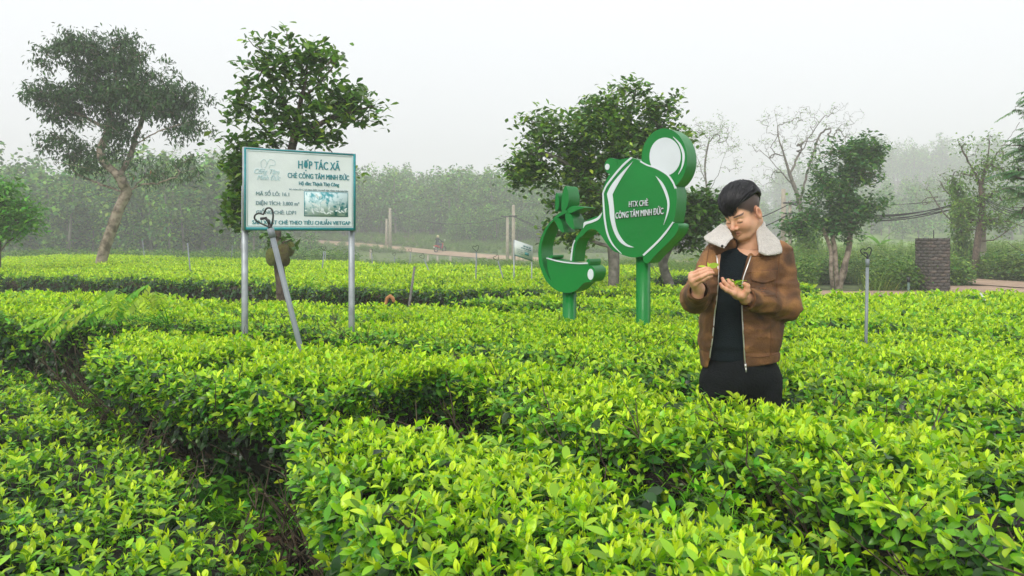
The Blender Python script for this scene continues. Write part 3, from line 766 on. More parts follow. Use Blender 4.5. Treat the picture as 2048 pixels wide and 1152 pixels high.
# jackfruits hanging on its trunk
M_fruit = plain('jackfruit_rind', (0.15, 0.15, 0.035), 0.8, nscale=30, col2=(0.10, 0.065, 0.025), bump=1.0, bscale=260, lo=.3, hi=.7)
M_fruit2 = plain('jackfruit_rind_green', (0.21, 0.24, 0.05), 0.8, nscale=30, col2=(0.13, 0.13, 0.03), bump=1.0, bscale=260, lo=.3, hi=.7)
def jackfruit(px, py, w_, h_, dd, label, mt=None):
    c = unp(px, py, d+dd); k = (d+dd)/FPX; n1, n2 = 20, 28
    th = np.linspace(0, math.pi, n1)[:, None]; ph = np.linspace(0, 2*math.pi, n2, endpoint=False)[None]
    rx = w_/2*k*np.sin(th)**.85*(1+.12*np.cos(th)); x = rx*np.cos(ph); y = rx*np.sin(ph); z = h_/2*k*np.cos(th)+0*ph
    V = np.stack([x, y, z], -1).reshape(-1, 3); V *= (1+.05*vnoise(V, 160)[:, None]+.08*vnoise(V+3, 14)[:, None]); V += c
    i = np.arange(n1-1)[:, None]*n2; j = np.arange(n2)[None]; j2 = (j+1) % n2
    F = np.stack([i+j, i+j2, i+n2+j2, i+n2+j], -1).reshape(-1, 4)
    top = c+[0, 0, h_/2*k]
    o = thing('jackfruit', c+np.array([0, 0, -h_/2*k]), label, 'fruit', 'jackfruits on the trunk behind the signboard')
    MB().add(V, F).build('rind', mt or M_fruit, o, smooth=True)
    V, F = tube([top-[0, 0, .01], top+[.01, .02, .03], unp(557, 490, d)], [.006, .006, .008], 6); MB().add(V, F).build('stalk', M_trunk, o)
jackfruit(543, 514, 23, 36, -.16, 'leftmost dull green jackfruit half hidden by the leaning pipe', M_fruit2)
jackfruit(566, 508, 26, 42, -.13, 'largest reddish jackfruit in the middle of the cluster on the trunk')
jackfruit(581, 498, 17, 30, -.02, 'small jackfruit at the upper right of the cluster on the trunk', M_fruit2)
jackfruit(570, 522, 20, 22, -.05, 'small jackfruit at the bottom right of the cluster on the trunk')

# -- dense jackfruit tree behind the teapot sign
d = 11.8
t = Tree(13); U = lambda x, y, dd=0: unp(x, y, d+dd)
base = unp(1226, 665, d); base[2] = 0
t.line([base, U(1227, 580), U(1228, 520), U(1226, 490), U(1222, 430), U(1225, 360), U(1240, 290), U(1262, 220), U(1275, 165)], step=.1)
t.limb([U(1226, 500), U(1200, 488), U(1175, 478), U(1150, 440, -.2), U(1110, 400, -.3)])
t.limb([U(1225, 420), U(1180, 370), U(1120, 320, -.2), U(1070, 300, -.2)])
t.limb([U(1228, 380), U(1280, 330, .3), U(1320, 260, .3), U(1345, 240, .3)])
t.limb([U(1240, 300), U(1200, 250, .2), U(1170, 215, .2)])
BL = [pb(1275, 168, d, 34, 36), pb(1230, 215, d, 70, 45), pb(1310, 215, d, 50, 48), pb(1165, 260, d, 70, 50), pb(1090, 260, d, 45, 34), pb(1070, 315, d, 48, 34), pb(1150, 340, d, 75, 50), pb(1240, 300, d, 90, 70),
      pb(1320, 290, d, 60, 60), pb(1220, 400, d, 90, 50), pb(1110, 420, d, 55, 30), pb(1140, 465, d, 35, 22, wt=.05), pb(1290, 430, d, 50, 45), pb(1050, 345, d, 28, 16, wt=.03)]
rj = t.r; t.grow(clustered(BL, 700, 190, .11, rj, .5), .12, up=.1, wob=.01, zmin=1.0); tips3 = np.array([t.P[i] for i in t.tips])
def lf(mb): leaf_cloud(mb, tips3, rj, 22, (.07, .125), OVAL, .085, (0, .8), (-.6, 1.0), hi=.25)
finish_tree(t, 'jackfruit_tree', base, 'dense round jackfruit tree standing behind the green teapot sign', M_trunk_grey, M_jack, lf, .005, .085)

# -- leaning tree just right of it, its crown dark and low
d = 12.6
t = Tree(14); U = lambda x, y, dd=0: unp(x, y, d+dd)
base = unp(1350, 640, d); base[2] = 0
t.line([base, U(1343, 580), U(1332, 550), U(1326, 525), U(1335, 500), U(1350, 470), U(1370, 430), U(1385, 400)], step=.1)
t.limb([U(1336, 562), U(1315, 545), U(1296, 525), U(1285, 500, .2), U(1290, 470, .2)])
t.limb([U(1350, 470), U(1390, 460, -.1), U(1420, 440, 0)])
BL = [pb(1390, 440, d, 50, 48), pb(1420, 420, d, 34, 34), pb(1350, 445, d, 40, 40), pb(1400, 400, d, 34, 26), pb(1330, 480, d, 36, 22), pb(1375, 488, d, 34, 12)]
rj = t.r; t.grow(blob_points(BL, 230, rj, .6), .12, up=.05, wob=.01, zmin=1.2); tips4 = np.array([t.P[i] for i in t.tips])
def lf(mb): leaf_cloud(mb, tips4, rj, 17, (.08, .13), OVAL, .09, (0, .6), (-.8, .8), hi=.15)
finish_tree(t, 'leaning_jackfruit_tree', base, 'low dark jackfruit tree with a forked leaning trunk, left of the man', M_trunk_grey, M_jack, lf, .005, .075)

# -- bright green young tree at the left edge
d = 17.0
t = Tree(15); U = lambda x, y, dd=0: unp(x, y, d+dd)
base = unp(-6, 590, d); base[2] = 0
t.line([base, U(-4, 520), U(-2, 470), U(8, 420), U(10, 380)], step=.12)
t.limb([U(-4, 510), U(15, 485), U(40, 465)]); t.limb([U(0, 460), U(35, 430), U(60, 415)])
BL = [pb(10, 385, d, 30, 24), pb(-20, 410, d, 40, 50), pb(40, 420, d, 36, 26), pb(25, 455, d, 42, 24), pb(60, 445, d, 22, 14), pb(-15, 460, d, 30, 26)]
rj = t.r; t.grow(blob_points(BL, 150, rj, .5), .15, zmin=1.2); tips5 = np.array([t.P[i] for i in t.tips])
def lf(mb): leaf_cloud(mb, tips5, rj, 22, (.10, .17), SMALL, .13, (.1, 1), (-.8, .5))
finish_tree(t, 'young_tree', base, 'bright green young tree cut by the left edge of the picture', M_trunk, M_fresh, lf, .006, .06)

# -- several-stemmed tree on the right, before the weeds
d = 21.5
t = Tree(16); U = lambda x, y, dd=0: unp(x, y, d+dd)
base = unp(1675, 577, d); base[2] = 0
t.line([base+[-.13, 0, 0], U(1662, 540, -.1), U(1662, 505, -.1), U(1655, 480, -.1), U(1640, 450), U(1620, 430)], step=.12)
t.line([base, U(1672, 540), U(1670, 500), U(1665, 470), U(1668, 430), U(1650, 380), U(1640, 350)], step=.12)
t.line([base+[.08, .05, 0], U(1686, 540), U(1697, 500), U(1700, 450), U(1695, 400), U(1700, 350), U(1705, 310)], step=.12)
t.line([base+[.12, .1, 0], U(1692, 545, .1), U(1695, 520, .1), U(1700, 480, .1), U(1712, 450, .1), U(1725, 430, .1)], step=.12)
t.limb([U(1665, 470), U(1680, 420, .2), U(1672, 370, .2)])
BL = [pb(1690, 310, d, 50, 28), pb(1735, 300, d, 14, 16, wt=.15), pb(1700, 350, d, 60, 34), pb(1640, 360, d, 38, 32), pb(1655, 400, d, 50, 35), pb(1710, 410, d, 48, 30), pb(1748, 408, d, 22, 18), pb(1625, 430, d, 36, 30), pb(1680, 445, d, 44, 16, wt=.2), pb(1605, 450, d, 20, 14, wt=.1)]
rj = t.r; t.grow(clustered(BL, 420, 90, .17, rj, .5), .18, zmin=1.75, wob=.015); tips6 = np.array([t.P[i] for i in t.tips])
def lf(mb): leaf_cloud(mb, tips6, rj, 22, (.11, .19), SMALL, .12, (0, .9), (-.8, .6))
finish_tree(t, 'multi_stemmed_tree', base, 'dense tree with several bare stems rising from one foot, right of the man', M_trunk_pale, M_mid, lf, .007, .075)

# -- bare trees
def bare_tree(name, d, base_px, trunk, blobs, n, seed, label, rb, vine=None, leafy=0, rt=.0055):
    t = Tree(seed); U = lambda p: unp(p[0], p[1], d+(p[2] if len(p) > 2 else 0))
    base = unp(base_px[0], base_px[1], d); base[2] = float(ground_z(base[0], base[1]))
    t.line([base]+[U(p) for p in trunk[0]], step=.15)
    for lm in trunk[1:]: t.limb([U(p) for p in lm], step=.2, wob=.02)
    r = t.r; t.grow(blob_points([pb(*b[:2], d, *b[2:]) for b in blobs], int(n*2.1), r, .4), .22, up=.10, wob=.012, zmin=2.2, bend=.22)
    root = thing(name, base, label, 'tree'); rad = t.radii(rt*.75, rb*.45, 1.6); t.wood(rad).build('trunk', M_trunk_grey, root, smooth=True)
    tp = np.array([t.P[i] for i in t.tips]); mb = MB()
    if leafy: leaf_cloud(mb, tp[r.random(len(tp)) < leafy], r, 7, (.08, .16), LANCE, .09, (.3, 1), (-.3, .9))
    if mb.n: mb.build('young_leaves', M_vine, root, kind='stuff')
    if vine is not None:
        mv = MB(); k = vine[2]; q = r.random(k); pts = np.array([base]+[U(p) for p in trunk[0]]); pts = smooth_poly(pts, 40)
        ii = (vine[0]+(vine[1]-vine[0])*q)*39; c = pts[ii.astype(int)]
        P = c+r.normal(0, 1, (k, 3))*np.array([vine[3], vine[3], .12])
        leaf_cloud(mv, P, r, 1, (.10, .2), SMALL, .02, (0, 1), (-1.2, .2)); mv.build('climbing_vine', M_vine, root, kind='stuff')
    return root
bare_tree('bare_tree', 29, (1622, 545), [[(1618, 500), (1606, 450), (1598, 400), (1580, 350), (1565, 300)], [(1598, 400), (1620, 330), (1640, 270, .5), (1690, 240, .5)], [(1590, 370), (1550, 330, -.3), (1520, 300, -.4)], [(1580, 350), (1610, 290, .4), (1650, 230, .4)], [(1570, 320), (1555, 260, .2), (1550, 220, .3)]],
          [(1560, 240, 45, 28), (1620, 230, 60, 26), (1690, 225, 42, 24), (1530, 290, 40, 30), (1590, 290, 60, 50), (1660, 280, 55, 40), (1545, 350, 50, 26), (1700, 250, 35, 25)], 330, 21,
          'tall leafless tree with a vine-clad foot, behind the man and the several-stemmed tree', .20, vine=(0, .42, 2600, .22), leafy=.10)
bare_tree('bare_tree', 34, (1418, 520), [[(1418, 480), (1416, 420), (1414, 380), (1410, 330), (1420, 270)], [(1414, 390), (1440, 340, .4), (1455, 290, .4)], [(1412, 370), (1395, 320, -.3), (1385, 280, -.4)]],
          [(1400, 270, 34, 36), (1440, 260, 38, 34), (1460, 300, 26, 34), (1395, 330, 26, 34), (1470, 330, 20, 20)], 150, 22, 'thin leafless tree with pale tips between the teapot sign and the man', .11, leafy=.45)
bare_tree('bare_vine_tree', 27, (1928, 548), [[(1926, 500), (1922, 460), (1920, 420), (1915, 380), (1905, 360)], [(1925, 480), (1900, 440, .2), (1880, 415, .2), (1860, 385, .3)], [(1918, 400), (1890, 380), (1875, 350)], [(1920, 420), (1950, 390), (1945, 350)]],
          [(1860, 390, 30, 22), (1885, 360, 34, 24), (1915, 350, 28, 22), (1850, 370, 18, 16)], 60, 23, 'crooked leafless tree wrapped in vine, nearest the brick pillar on its right', .13, vine=(.05, 1.0, 2600, .16), leafy=.25)

d = 26.0
t = Tree(24); U = lambda x, y, dd=0: unp(x, y, d+dd)
base = unp(1948, 560, d); base[2] = 0
t.line([base, U(1952, 510), U(1958, 460), U(1965, 410), U(1962, 370), U(1975, 320), U(1980, 270)], step=.2)
t.limb([U(1962, 370), U(1940, 330), U(1925, 300), U(1915, 280)]); t.limb([U(1970, 340), U(2000, 300), U(2030, 260), U(2038, 245)])
t.limb([U(1965, 400), U(2000, 380), U(2040, 370)]); t.limb([U(1956, 480), U(1990, 478), U(2025, 455), U(2060, 440)])
BL = [pb(1985, 275, d, 20, 18), pb(1975, 310, d, 32, 24), pb(1960, 350, d, 45, 28), pb(2000, 340, d, 45, 34), pb(1965, 395, d, 42, 26), pb(2020, 390, d, 36, 34), pb(1930, 290, d, 10, 12, wt=.06), pb(1985, 440, d, 40, 24, wt=.4), pb(1935, 430, d, 24, 40, wt=.3)]
rj = t.r; t.grow(blob_points(BL, 260, rj, .6), .2, zmin=1.0, wob=.02); tips7 = np.array([t.P[i] for i in t.tips])
def lf(mb): leaf_cloud(mb, tips7, rj, 13, (.09, .16), SMALL, .16, (0, 1), (-1, .5))
finish_tree(t, 'vine_hung_tree', base, 'thin-leaved tree growing round the concrete power pole on the right', M_trunk, M_vine, lf, .009, .11)

# -- feathery tree reaching in from the right edge
d = 15.0
t = Tree(25); U = lambda x, y, dd=0: unp(x, y, d+dd)
base = unp(2150, 620, d); base[2] = 0
t.line([base, U(2145, 520), U(2130, 420), U(2110, 330), U(2100, 250), U(2095, 180)], step=.15)
t.limb([U(2100, 250), U(2070, 215), U(2030, 212)]); t.limb([U(2110, 340), U(2070, 300), U(2020, 290), U(2000, 292)]); t.limb([U(2115, 360), U(2070, 360), U(2015, 350)]); t.limb([U(2125, 400), U(2080, 410), U(2020, 415)])
t.limb([U(2140, 500), U(2090, 480), U(2050, 455), U(2010, 440)]); t.limb([U(2140, 505), U(2080, 510), U(2040, 500), U(2015, 485)])
BL = [pb(2050, 215, d, 34, 12), pb(2090, 200, d, 30, 40), pb(2040, 295, d, 40, 16), pb(2080, 300, d, 40, 50), pb(2035, 345, d, 38, 20), pb(2040, 385, d, 34, 18), pb(2045, 425, d, 34, 14, wt=.02), pb(2090, 380, d, 40, 50)]
rj = t.r; t.grow(blob_points(BL, 150, rj, .6), .15, zmin=1.0, wob=.01); tips8 = np.array([t.P[i] for i in t.tips])
def frond(mb, p, yaw, pit, Lg, n, sz, tmpl, age, r):
    """pinnate leaf: a stalk with paired leaflets"""
    dirv = rotm(yaw, pit, 0)@np.array([0, 1, 0]); sd = np.cross(dirv, [0, 0, 1]); sd /= np.linalg.norm(sd)+1e-9
    ts = np.linspace(.12, 1, n)
    for sg in (-1, 1):
        P = p+dirv*(ts*Lg)[:, None]+np.array([0, 0, -1])*(ts**2*Lg*.25)[:, None]
        put_leaves(mb, P, np.full(n, yaw+sg*-1.15)+r.normal(0, .08, n), np.full(n, pit*.4-.2)+r.normal(0, .1, n), np.full(n, 0.0), sz*(.6+.5*np.sin(ts*math.pi*.85)), tmpl, age, 0)
    V, F = tube([p, p+dirv*Lg*.5+[0, 0, -.06*Lg], p+dirv*Lg+[0, 0, -.25*Lg]], [.003*Lg/.3, .002*Lg/.3, .001], 3, cap=False); mb.add(V, F, 0, age=.4, rnd=.5)
def lf(mb):
    for p in tips8:
        for _ in range(5): frond(mb, p, rj.uniform(0, 6.28), rj.uniform(-.4, .5), rj.uniform(.2, .34), 9, .085, LANCE, rj.uniform(0, 1), rj)
finish_tree(t, 'feathery_tree', base, 'feathery-leaved tree reaching in from the right edge of the picture', M_trunk, M_feather, lf, .006, .12)

# -- sapling with yellowish leaflets poking out of the tea on the left
rs = np.random.default_rng(5)
base = np.array([-2.9, 6.75, .0])
root = thing('sapling', base, 'fern-like sapling with yellow-green leaflets sprouting from the tea row on the left', 'plant')
mbw = MB(); mbl = MB(); top0 = unp(215, 590, 6.5)
for k_, (px, py) in enumerate([(300, 575), (270, 590), (245, 610), (215, 615), (190, 620), (165, 640), (130, 650), (235, 585), (285, 600), (150, 612), (110, 640), (310, 590)]):
    p1 = unp(px, py-8, 6.35+rs.uniform(-.2, .2)); p0 = base+[0, 0, .62]; mid = (p0+p1)/2+[0, 0, .07]
    V, F = tube(smooth_poly([base+[0, 0, .3], p0, mid, p1], 8), np.linspace(.004, .0015, 8), 4, cap=False); mbw.add(V, F)
    yaw = math.atan2(-(p1-p0)[0], (p1-p0)[1])
    for q in range(2): frond(mbl, p1, yaw+rs.normal(0, .6), rs.uniform(-.7, .0), rs.uniform(.15, .22), 7, .085, MANGO, rs.uniform(.3, 1), rs)
M_sap = leaf_mat('sapling_leaf', [(0, (0.08, 0.34, 0.02)), (.6, (0.22, 0.52, 0.03)), (1, (0.55, 0.66, 0.03))], trans=.4, rough=.4)
mbw.build('stem', M_sap, root); mbl.build('leaflets', M_sap, root, kind='stuff')

# ------------------------------------------------------------------ woods on the hills: one mass, from a few crowns
def far_tree(seed, kind):
    r = np.random.default_rng(seed); mb = MB(); Hh = 1.0
    nb = {'round': 7, 'tall': 8, 'airy': 6}[kind]
    blobs = []
    for i in range(nb):
        f = i/(nb-1)
        wdt = {'round': .30, 'tall': .20, 'airy': .26}[kind]*(1-.55*abs(f-.35)/.65)
        blobs.append((np.array([r.normal(0, wdt*.55), r.normal(0, wdt*.55), .28+.62*f]), (wdt*.75, wdt*.75, .13)))
    P = blob_points(blobs, {'round': 1100, 'tall': 1100, 'airy': 750}[kind], r, .4)
    n = len(P)
    put_leaves(mb, P, r.uniform(0, 6.28, n), r.uniform(-1.0, .8, n), r.normal(0, .6, n), r.uniform(.028, .055, n), leaf_shape(1, .75, .15, .2, 2, wide=.5), r.random(n))
    V, F = tube([[0, 0, -.05], [r.normal(0, .01), r.normal(0, .01), .3], [r.normal(0, .03), r.normal(0, .03), .85]], [.018, .014, .004], 5, cap=False); mb.add(V, F, 1, age=0)
    return mb.build('far_tree', [M_far, M_trunk_grey])
M_far = leaf_mat('far_leaf', [(0.0, (0.03, 0.14, 0.03)), (0.6, (0.10, 0.30, 0.04)), (1.0, (0.30, 0.52, 0.07))], trans=0.35, rough=0.6, hue_var=.05, val_var=.7)
kit('wood', [far_tree(300+i, k) for i, k in enumerate(['round', 'tall', 'airy', 'tall', 'round', 'airy'])])
HPX = [-300, 0, 60, 200, 330, 450, 520, 640, 760, 850, 900, 1000, 1080, 1200, 2600]; HFA = [.8, .78, .95, .85, .8, .85, .9, .95, 1.1, 1.12, .95, .85, .7, .6, 1]
if True: HFA[-2] = .7
def wood(name, n, px0, px1, d0, d1, h0, h1, seed, label=None, cat=None, keep=None):
    r = np.random.default_rng(seed); px = r.uniform(px0, px1, n); d = r.uniform(d0, d1, n); x = (px-1024)/FPX*d
    z = ground_z(x, d); h = h0+(h1-h0)*r.random(n)**1.6
    if keep is not None:
        k = keep(px, d, r); x, d, z, h = x[k], d[k], z[k], h[k]; n = len(x)
    P = np.c_[x, d, z-.1]
    scatter(name, P, np.c_[r.normal(0, .05, (n, 2)), r.uniform(0, 6.28, n)], np.c_[h*r.uniform(.8, 1.25, n), h*r.uniform(.8, 1.25, n), h], 'wood', label=label, cat=cat)
wood('woodland_left', 330, -330, 520, 60, 88, 5.5, 10.5, 41, 'hazy dark wood on the left beyond the tea field', 'woodland')
wood('woodland_middle', 760, 480, 1240, 97, 140, 3.6, 9.6, 42, 'hazy green wooded hill behind the dirt road', 'woodland')
wood('woodland_saplings', 70, 300, 640, 62, 74, 1.6, 3.4, 43, 'young light green trees along the foot of the wood', 'woodland')
wood('woodland_centre', 110, 900, 1130, 88, 96, 2.2, 4.6, 47, 'lower trees in front of the wood, right of the motorbike', 'woodland')
wood('woodland_right', 620, 1180, 2300, 150, 200, 5, 9, 44, 'faint wooded slope in the haze on the right', 'woodland', keep=lambda px, d, r: r.random(len(px)) < np.interp(px, [1180, 1500, 1700, 1760, 1900, 2300], [.35, .5, .25, .8, 1, 1]))
wood('woodland_ridge', 700, 300, 2500, 235, 300, 7, 16, 45, 'farthest ridge of trees almost lost in the haze', 'woodland')
wood('woodland_near_right', 26, 1740, 2100, 95, 125, 6, 8.5, 46, 'clump of hazy trees behind the brick pillar', 'woodland')

# ------------------------------------------------------------------ weeds, grass, litter
def weed_clump(seed, kind):
    r = np.random.default_rng(seed); mb = MB()
    if kind == 'grass':
        n = 60; put_leaves(mb, np.c_[r.normal(0, .12, (n, 2)), np.zeros(n)], r.uniform(0, 6.28, n), r.uniform(.8, 1.5, n), r.normal(0, .3, n), r.uniform(.15, .42, n), leaf_shape(1, .05, .2, .35, 3), r.uniform(.3, 1, n))
    elif kind == 'bush':
        P = blob_points([(np.array([0, 0, .25]), (.34, .34, .26)), (np.array([.15, .1, .42]), (.2, .2, .18))], 330, r, .45); n = len(P)
        put_leaves(mb, P, r.uniform(0, 6.28, n), r.uniform(-.6, .8, n), r.normal(0, .5, n), r.uniform(.05, .10, n), leaf_shape(1, .55, .2, .15, 2), r.uniform(0, .8, n))
        for _ in range(9):
            q = P[r.integers(n)]; V, F = tube([[0, 0, -.02], q*.5+[0, 0, .02], q], [.006, .004, .002], 3, cap=False); mb.add(V, F, 0, age=0.1)
    else:
        for s_ in range(9):
            a = r.uniform(0, 6.28); hh = r.uniform(.3, .65); b = np.array([r.normal(0, .12), r.normal(0, .12), 0]); e = b+[r.normal(0, .1), r.normal(0, .1), hh]
            V, F = tube([b, e], [.004, .002], 3, cap=False); mb.add(V, F, 0, age=.5)
            n = 16; t_ = r.random(n); P = b+(e-b)*t_[:, None]; put_leaves(mb, P, r.uniform(0, 6.28, n), r.uniform(-.2, .6, n), r.normal(0, .4, n), r.uniform(.05, .11, n)*(1.2-.6*t_), leaf_shape(1, .4, .2, .2, 2), r.uniform(.3, 1, n))
    return mb.build('weed_clump', M_weed)
kit('weeds', [weed_clump(400+i, k) for i, k in enumerate(['grass', 'grass', 'bush', 'bush', 'stalk', 'stalk'])])
def weeds(name, n, px0, px1, d0, d1, s0, s1, seed, probs, label=None, keep=None, cat='undergrowth'):
    r = np.random.default_rng(seed); px = r.uniform(px0, px1, n); d = 1/r.uniform(1/d1, 1/d0, n); x = (px-1024)/FPX*d
    vi = r.choice(6, n, p=np.array(probs)/sum(probs)); s = r.uniform(s0, s1, n)
    k = np.ones(n, bool) if keep is None else keep(x, d, px)
    x, d, s, vi = x[k], d[k], s[k], vi[k]; n = len(x)
    scatter(name, np.c_[x, d, ground_z(x, d)], np.c_[r.normal(0, .08, (n, 2)), r.uniform(0, 6.28, n)], s, 'weeds', vi=vi, label=label, cat=cat)
def off_road(x, y): return np.abs(road_off(x, y)) > 1.25
# ------------------------------------------------------------------ dirt road and yard
M_dirt = plain('dirt', (0.46, 0.32, 0.22), 0.95, nscale=1.2, col2=(0.32, 0.22, 0.15), bump=.6, bscale=9, lo=.3, hi=.7)
RP = np.array([((px-1024)/FPX*dd, dd) for px, dd in [(420, 99), (560, 93), (700, 87.5), (872, 80.5), (1000, 77), (1100, 74), (1250, 64), (1330, 52), (1400, 43), (1600, 31.5), (1800, 27), (1980, 23.6), (2200, 20.5), (2500, 19)]])
RC = smooth_poly(RP, 220)
def road_off(x, y):
    P = np.c_[np.ravel(x), np.ravel(y)]; o = np.empty(len(P))
    for i in range(0, len(P), 4000): o[i:i+4000] = np.sqrt(((P[i:i+4000, None]-RC[None])**2).sum(2)).min(1)
    return o.reshape(np.shape(x))
Tn = np.gradient(RC, axis=0); Tn /= np.linalg.norm(Tn, axis=1, keepdims=True); Nn = np.stack([-Tn[:, 1], Tn[:, 0]], 1)
V = []
WR = np.interp(RC[:, 1], [20, 45, 75], [1.2, 1.2, 1.35])
for j, off in enumerate(np.linspace(-1, 1, 7)):
    off = off*WR
    p = RC+Nn*(off+.25*vn2(RC[:, 0], RC[:, 1], .3, j))[:, None]; V.append(np.c_[p, ground_z(p[:, 0], p[:, 1])+.06])
V = np.stack(V, 1).reshape(-1, 3); i = np.arange(len(RC)-1)[:, None]*7; j = np.arange(6)[None]
F = np.stack([i+j, i+j+1, i+7+j+1, i+7+j], -1).reshape(-1, 4)
tag(MB().add(V, F).build('dirt_road', M_dirt, smooth=True), kind='structure')
# yard: bare earth between the tea and the weeds on the right
px = np.linspace(1440, 2400, 40); V = []
for q, f in enumerate(np.linspace(0, 1, 8)):
    d0 = np.interp(px, [1440, 1650, 1850, 2100, 2400], [18.6, 17.5, 15.8, 15.5, 15]); d1 = np.interp(px, [1440, 1650, 1750, 1860, 2000, 2100, 2400], [19.6, 20.3, 20.0, 22.2, 22.2, 22, 21])
    dd = d0+(d1-d0)*f+.35*vn2(px/40, px*0+q, 1, .2); x = (px-1024)/FPX*dd; V.append(np.c_[x, dd, ground_z(x, dd)+.035+.02*vn2(x, dd, 2)])
V = np.stack(V, 1).reshape(-1, 3); i = np.arange(len(px)-1)[:, None]*8; j = np.arange(7)[None]
F = np.stack([i+j, i+j+1, i+8+j+1, i+8+j], -1).reshape(-1, 4)
tag(MB().add(V, F).build('dirt_yard', M_dirt, smooth=True), kind='structure')

# weeds
def kp_mid(x, y, px): return (road_off(x, y) > np.interp(y, [20, 45, 70], [1.5, 1.6, 1.9])) & ~((px > 1440) & (y < np.interp(px, [1440, 1850, 1870, 2100], [20.2, 20.2, 22.4, 22.3]))) & ~((px > 1610) & (px < 1745) & (y < 23.2)) & ~((px < 1150) & (y < np.interp(px, [0, 700, 1150], [30, 22, 21.5])))
weeds('undergrowth', 8000, -250, 1500, 20.5, 78, .5, .9, 51, [4, 4, 1, 1, 3, 3], 'rough grass and weeds between the tea field and the dirt road', kp_mid)
weeds('undergrowth', 2600, 450, 1300, 80, 100, .6, 1.3, 52, [2, 2, 3, 3, 2, 2], 'weedy bank along the far side of the dirt road', kp_mid)
weeds('undergrowth', 4800, 1430, 2350, 19.5, 46, .45, 1.5, 53, [2, 2, 5, 5, 3, 3], 'rank green weeds behind the brick pillar and several-stemmed tree', kp_mid)
weeds('undergrowth', 2600, 1430, 2350, 27, 46, 1.3, 2.1, 56, [6, 6, 0, 0, 3, 3], 'tall pale grass on the bank behind the weeds', kp_mid)
weeds('undergrowth', 900, 1860, 2150, 22.4, 30, 1.0, 1.7, 54, [0, 0, 6, 6, 1, 1], 'thick bushes round the foot of the concrete power pole', kp_mid)
weeds('undergrowth', 1100, -200, 700, 40, 64, 1.0, 2.0, 55, [1, 1, 5, 5, 1, 1], 'bushes along the foot of the dark left wood', kp_mid)
# soil path weeds, clover and litter in the foreground
def clover(seed):
    r = np.random.default_rng(seed); mb = MB()
    for q in range(9):
        c = np.array([*r.normal(0, .03, 2), r.uniform(.015, .04)])
        put_leaves(mb, np.repeat(c[None], 3, 0), r.uniform(0, 6.28)+np.arange(3)*2.094, np.full(3, r.uniform(-.2, .3)), np.zeros(3), np.full(3, r.uniform(.012, .018)), leaf_shape(1, 1.0, .25, .1, 2, wide=.62), r.random())
        V, F = tube([[c[0]*.6, c[1]*.6, -.01], c], [.0008, .0006], 3, cap=False); mb.add(V, F, 0, age=.6)
    return mb.build('clover', M_clover)
def litter(seed):
    r = np.random.default_rng(seed); mb = MB(); n = 10
    put_leaves(mb, np.c_[r.normal(0, .05, (n, 2)), r.uniform(.002, .02, n)], r.uniform(0, 6.28, n), r.normal(0, .25, n), r.normal(0, .5, n), r.uniform(.03, .06, n), leaf_shape(1, .42, .3, .3, 3), r.random(n))
    for _ in range(3):
        a = r.normal(0, .06, 3); a[2] = .01; b = a+[*r.normal(0, .05, 2), .008]; V, F = tube([a, b], [.0018, .0012], 3, cap=False); mb.add(V, F, 0, age=.8)
    return mb.build('litter', M_litter)
def seedling(seed):
    r = np.random.default_rng(seed); mb = MB()
    for s_ in range(3):
        b = np.array([*r.normal(0, .03, 2), 0]); e = b+[*r.normal(0, .03, 2), r.uniform(.06, .16)]
        V, F = tube([b, e], [.0018, .001], 3, cap=False); mb.add(V, F, 0, age=.7)
        n = 7; t_ = r.uniform(.25, 1, n); put_leaves(mb, b+(e-b)*t_[:, None], r.uniform(0, 6.28, n), r.uniform(-.1, .6, n), r.normal(0, .3, n), r.uniform(.03, .06, n), leaf_shape(1, .42, .2, .25, 3), r.uniform(.2, 1, n))
    return mb.build('seedling', M_clover, smooth=True)
kit('clover', [clover(500+i) for i in range(4)]); kit('litter', [litter(510+i) for i in range(4)]); kit('seedlings', [seedling(520+i) for i in range(4)])
r = np.random.default_rng(9)
def strewn(name, key, n, xr, yr, s, label, cat, dens, tall=None):
    x = r.uniform(*xr, n); y = r.uniform(*yr, n); k = dens(x, y) > r.random(n); x, y = x[k], y[k]; m = len(x)
    scatter(name, np.c_[x, y, ground_z(x, y)+.01], np.c_[r.normal(0, .12, (m, 2)), r.uniform(0, 6.28, m)], r.uniform(*s, m), key, label=label, cat=cat)
strewn('leaf_litter', 'litter', 9000, (-4.5, 2), (1.2, 9), (.8, 1.5), 'dry brown leaves littering the bare soil between the tea bushes', 'leaf litter', lambda x, y: np.ones_like(x)*.9)
strewn('clover_patch', 'clover', 9000, (-2.4, .5), (1.5, 4.2), (1.0, 1.7), 'clover growing on the bare soil in the foreground', 'clover', lambda x, y: np.clip(.25+2.5*vn2(x, y, 2.2, .8)+.25*(y < 3.4), 0, 1))
strewn('ground_weeds', 'seedlings', 3800, (-4.6, -.6), (3.2, 7.2), (.9, 1.8), 'leafy weeds carpeting the soil path between the left tea bushes', 'weeds', lambda x, y: np.clip(.45+2*vn2(x, y, 1.7, .3), 0, 1)*np.clip((y-2.9+.3*x*-1)/1.2, 0, 1))
strewn('path_weeds', 'seedlings', 2600, (-12, 4), (8.8, 15.5), (1.2, 2.2), 'weeds along the dark path across the middle of the field', 'weeds', lambda x, y: np.clip(.3+2*vn2(x, y, 1.1, .3), 0, 1))

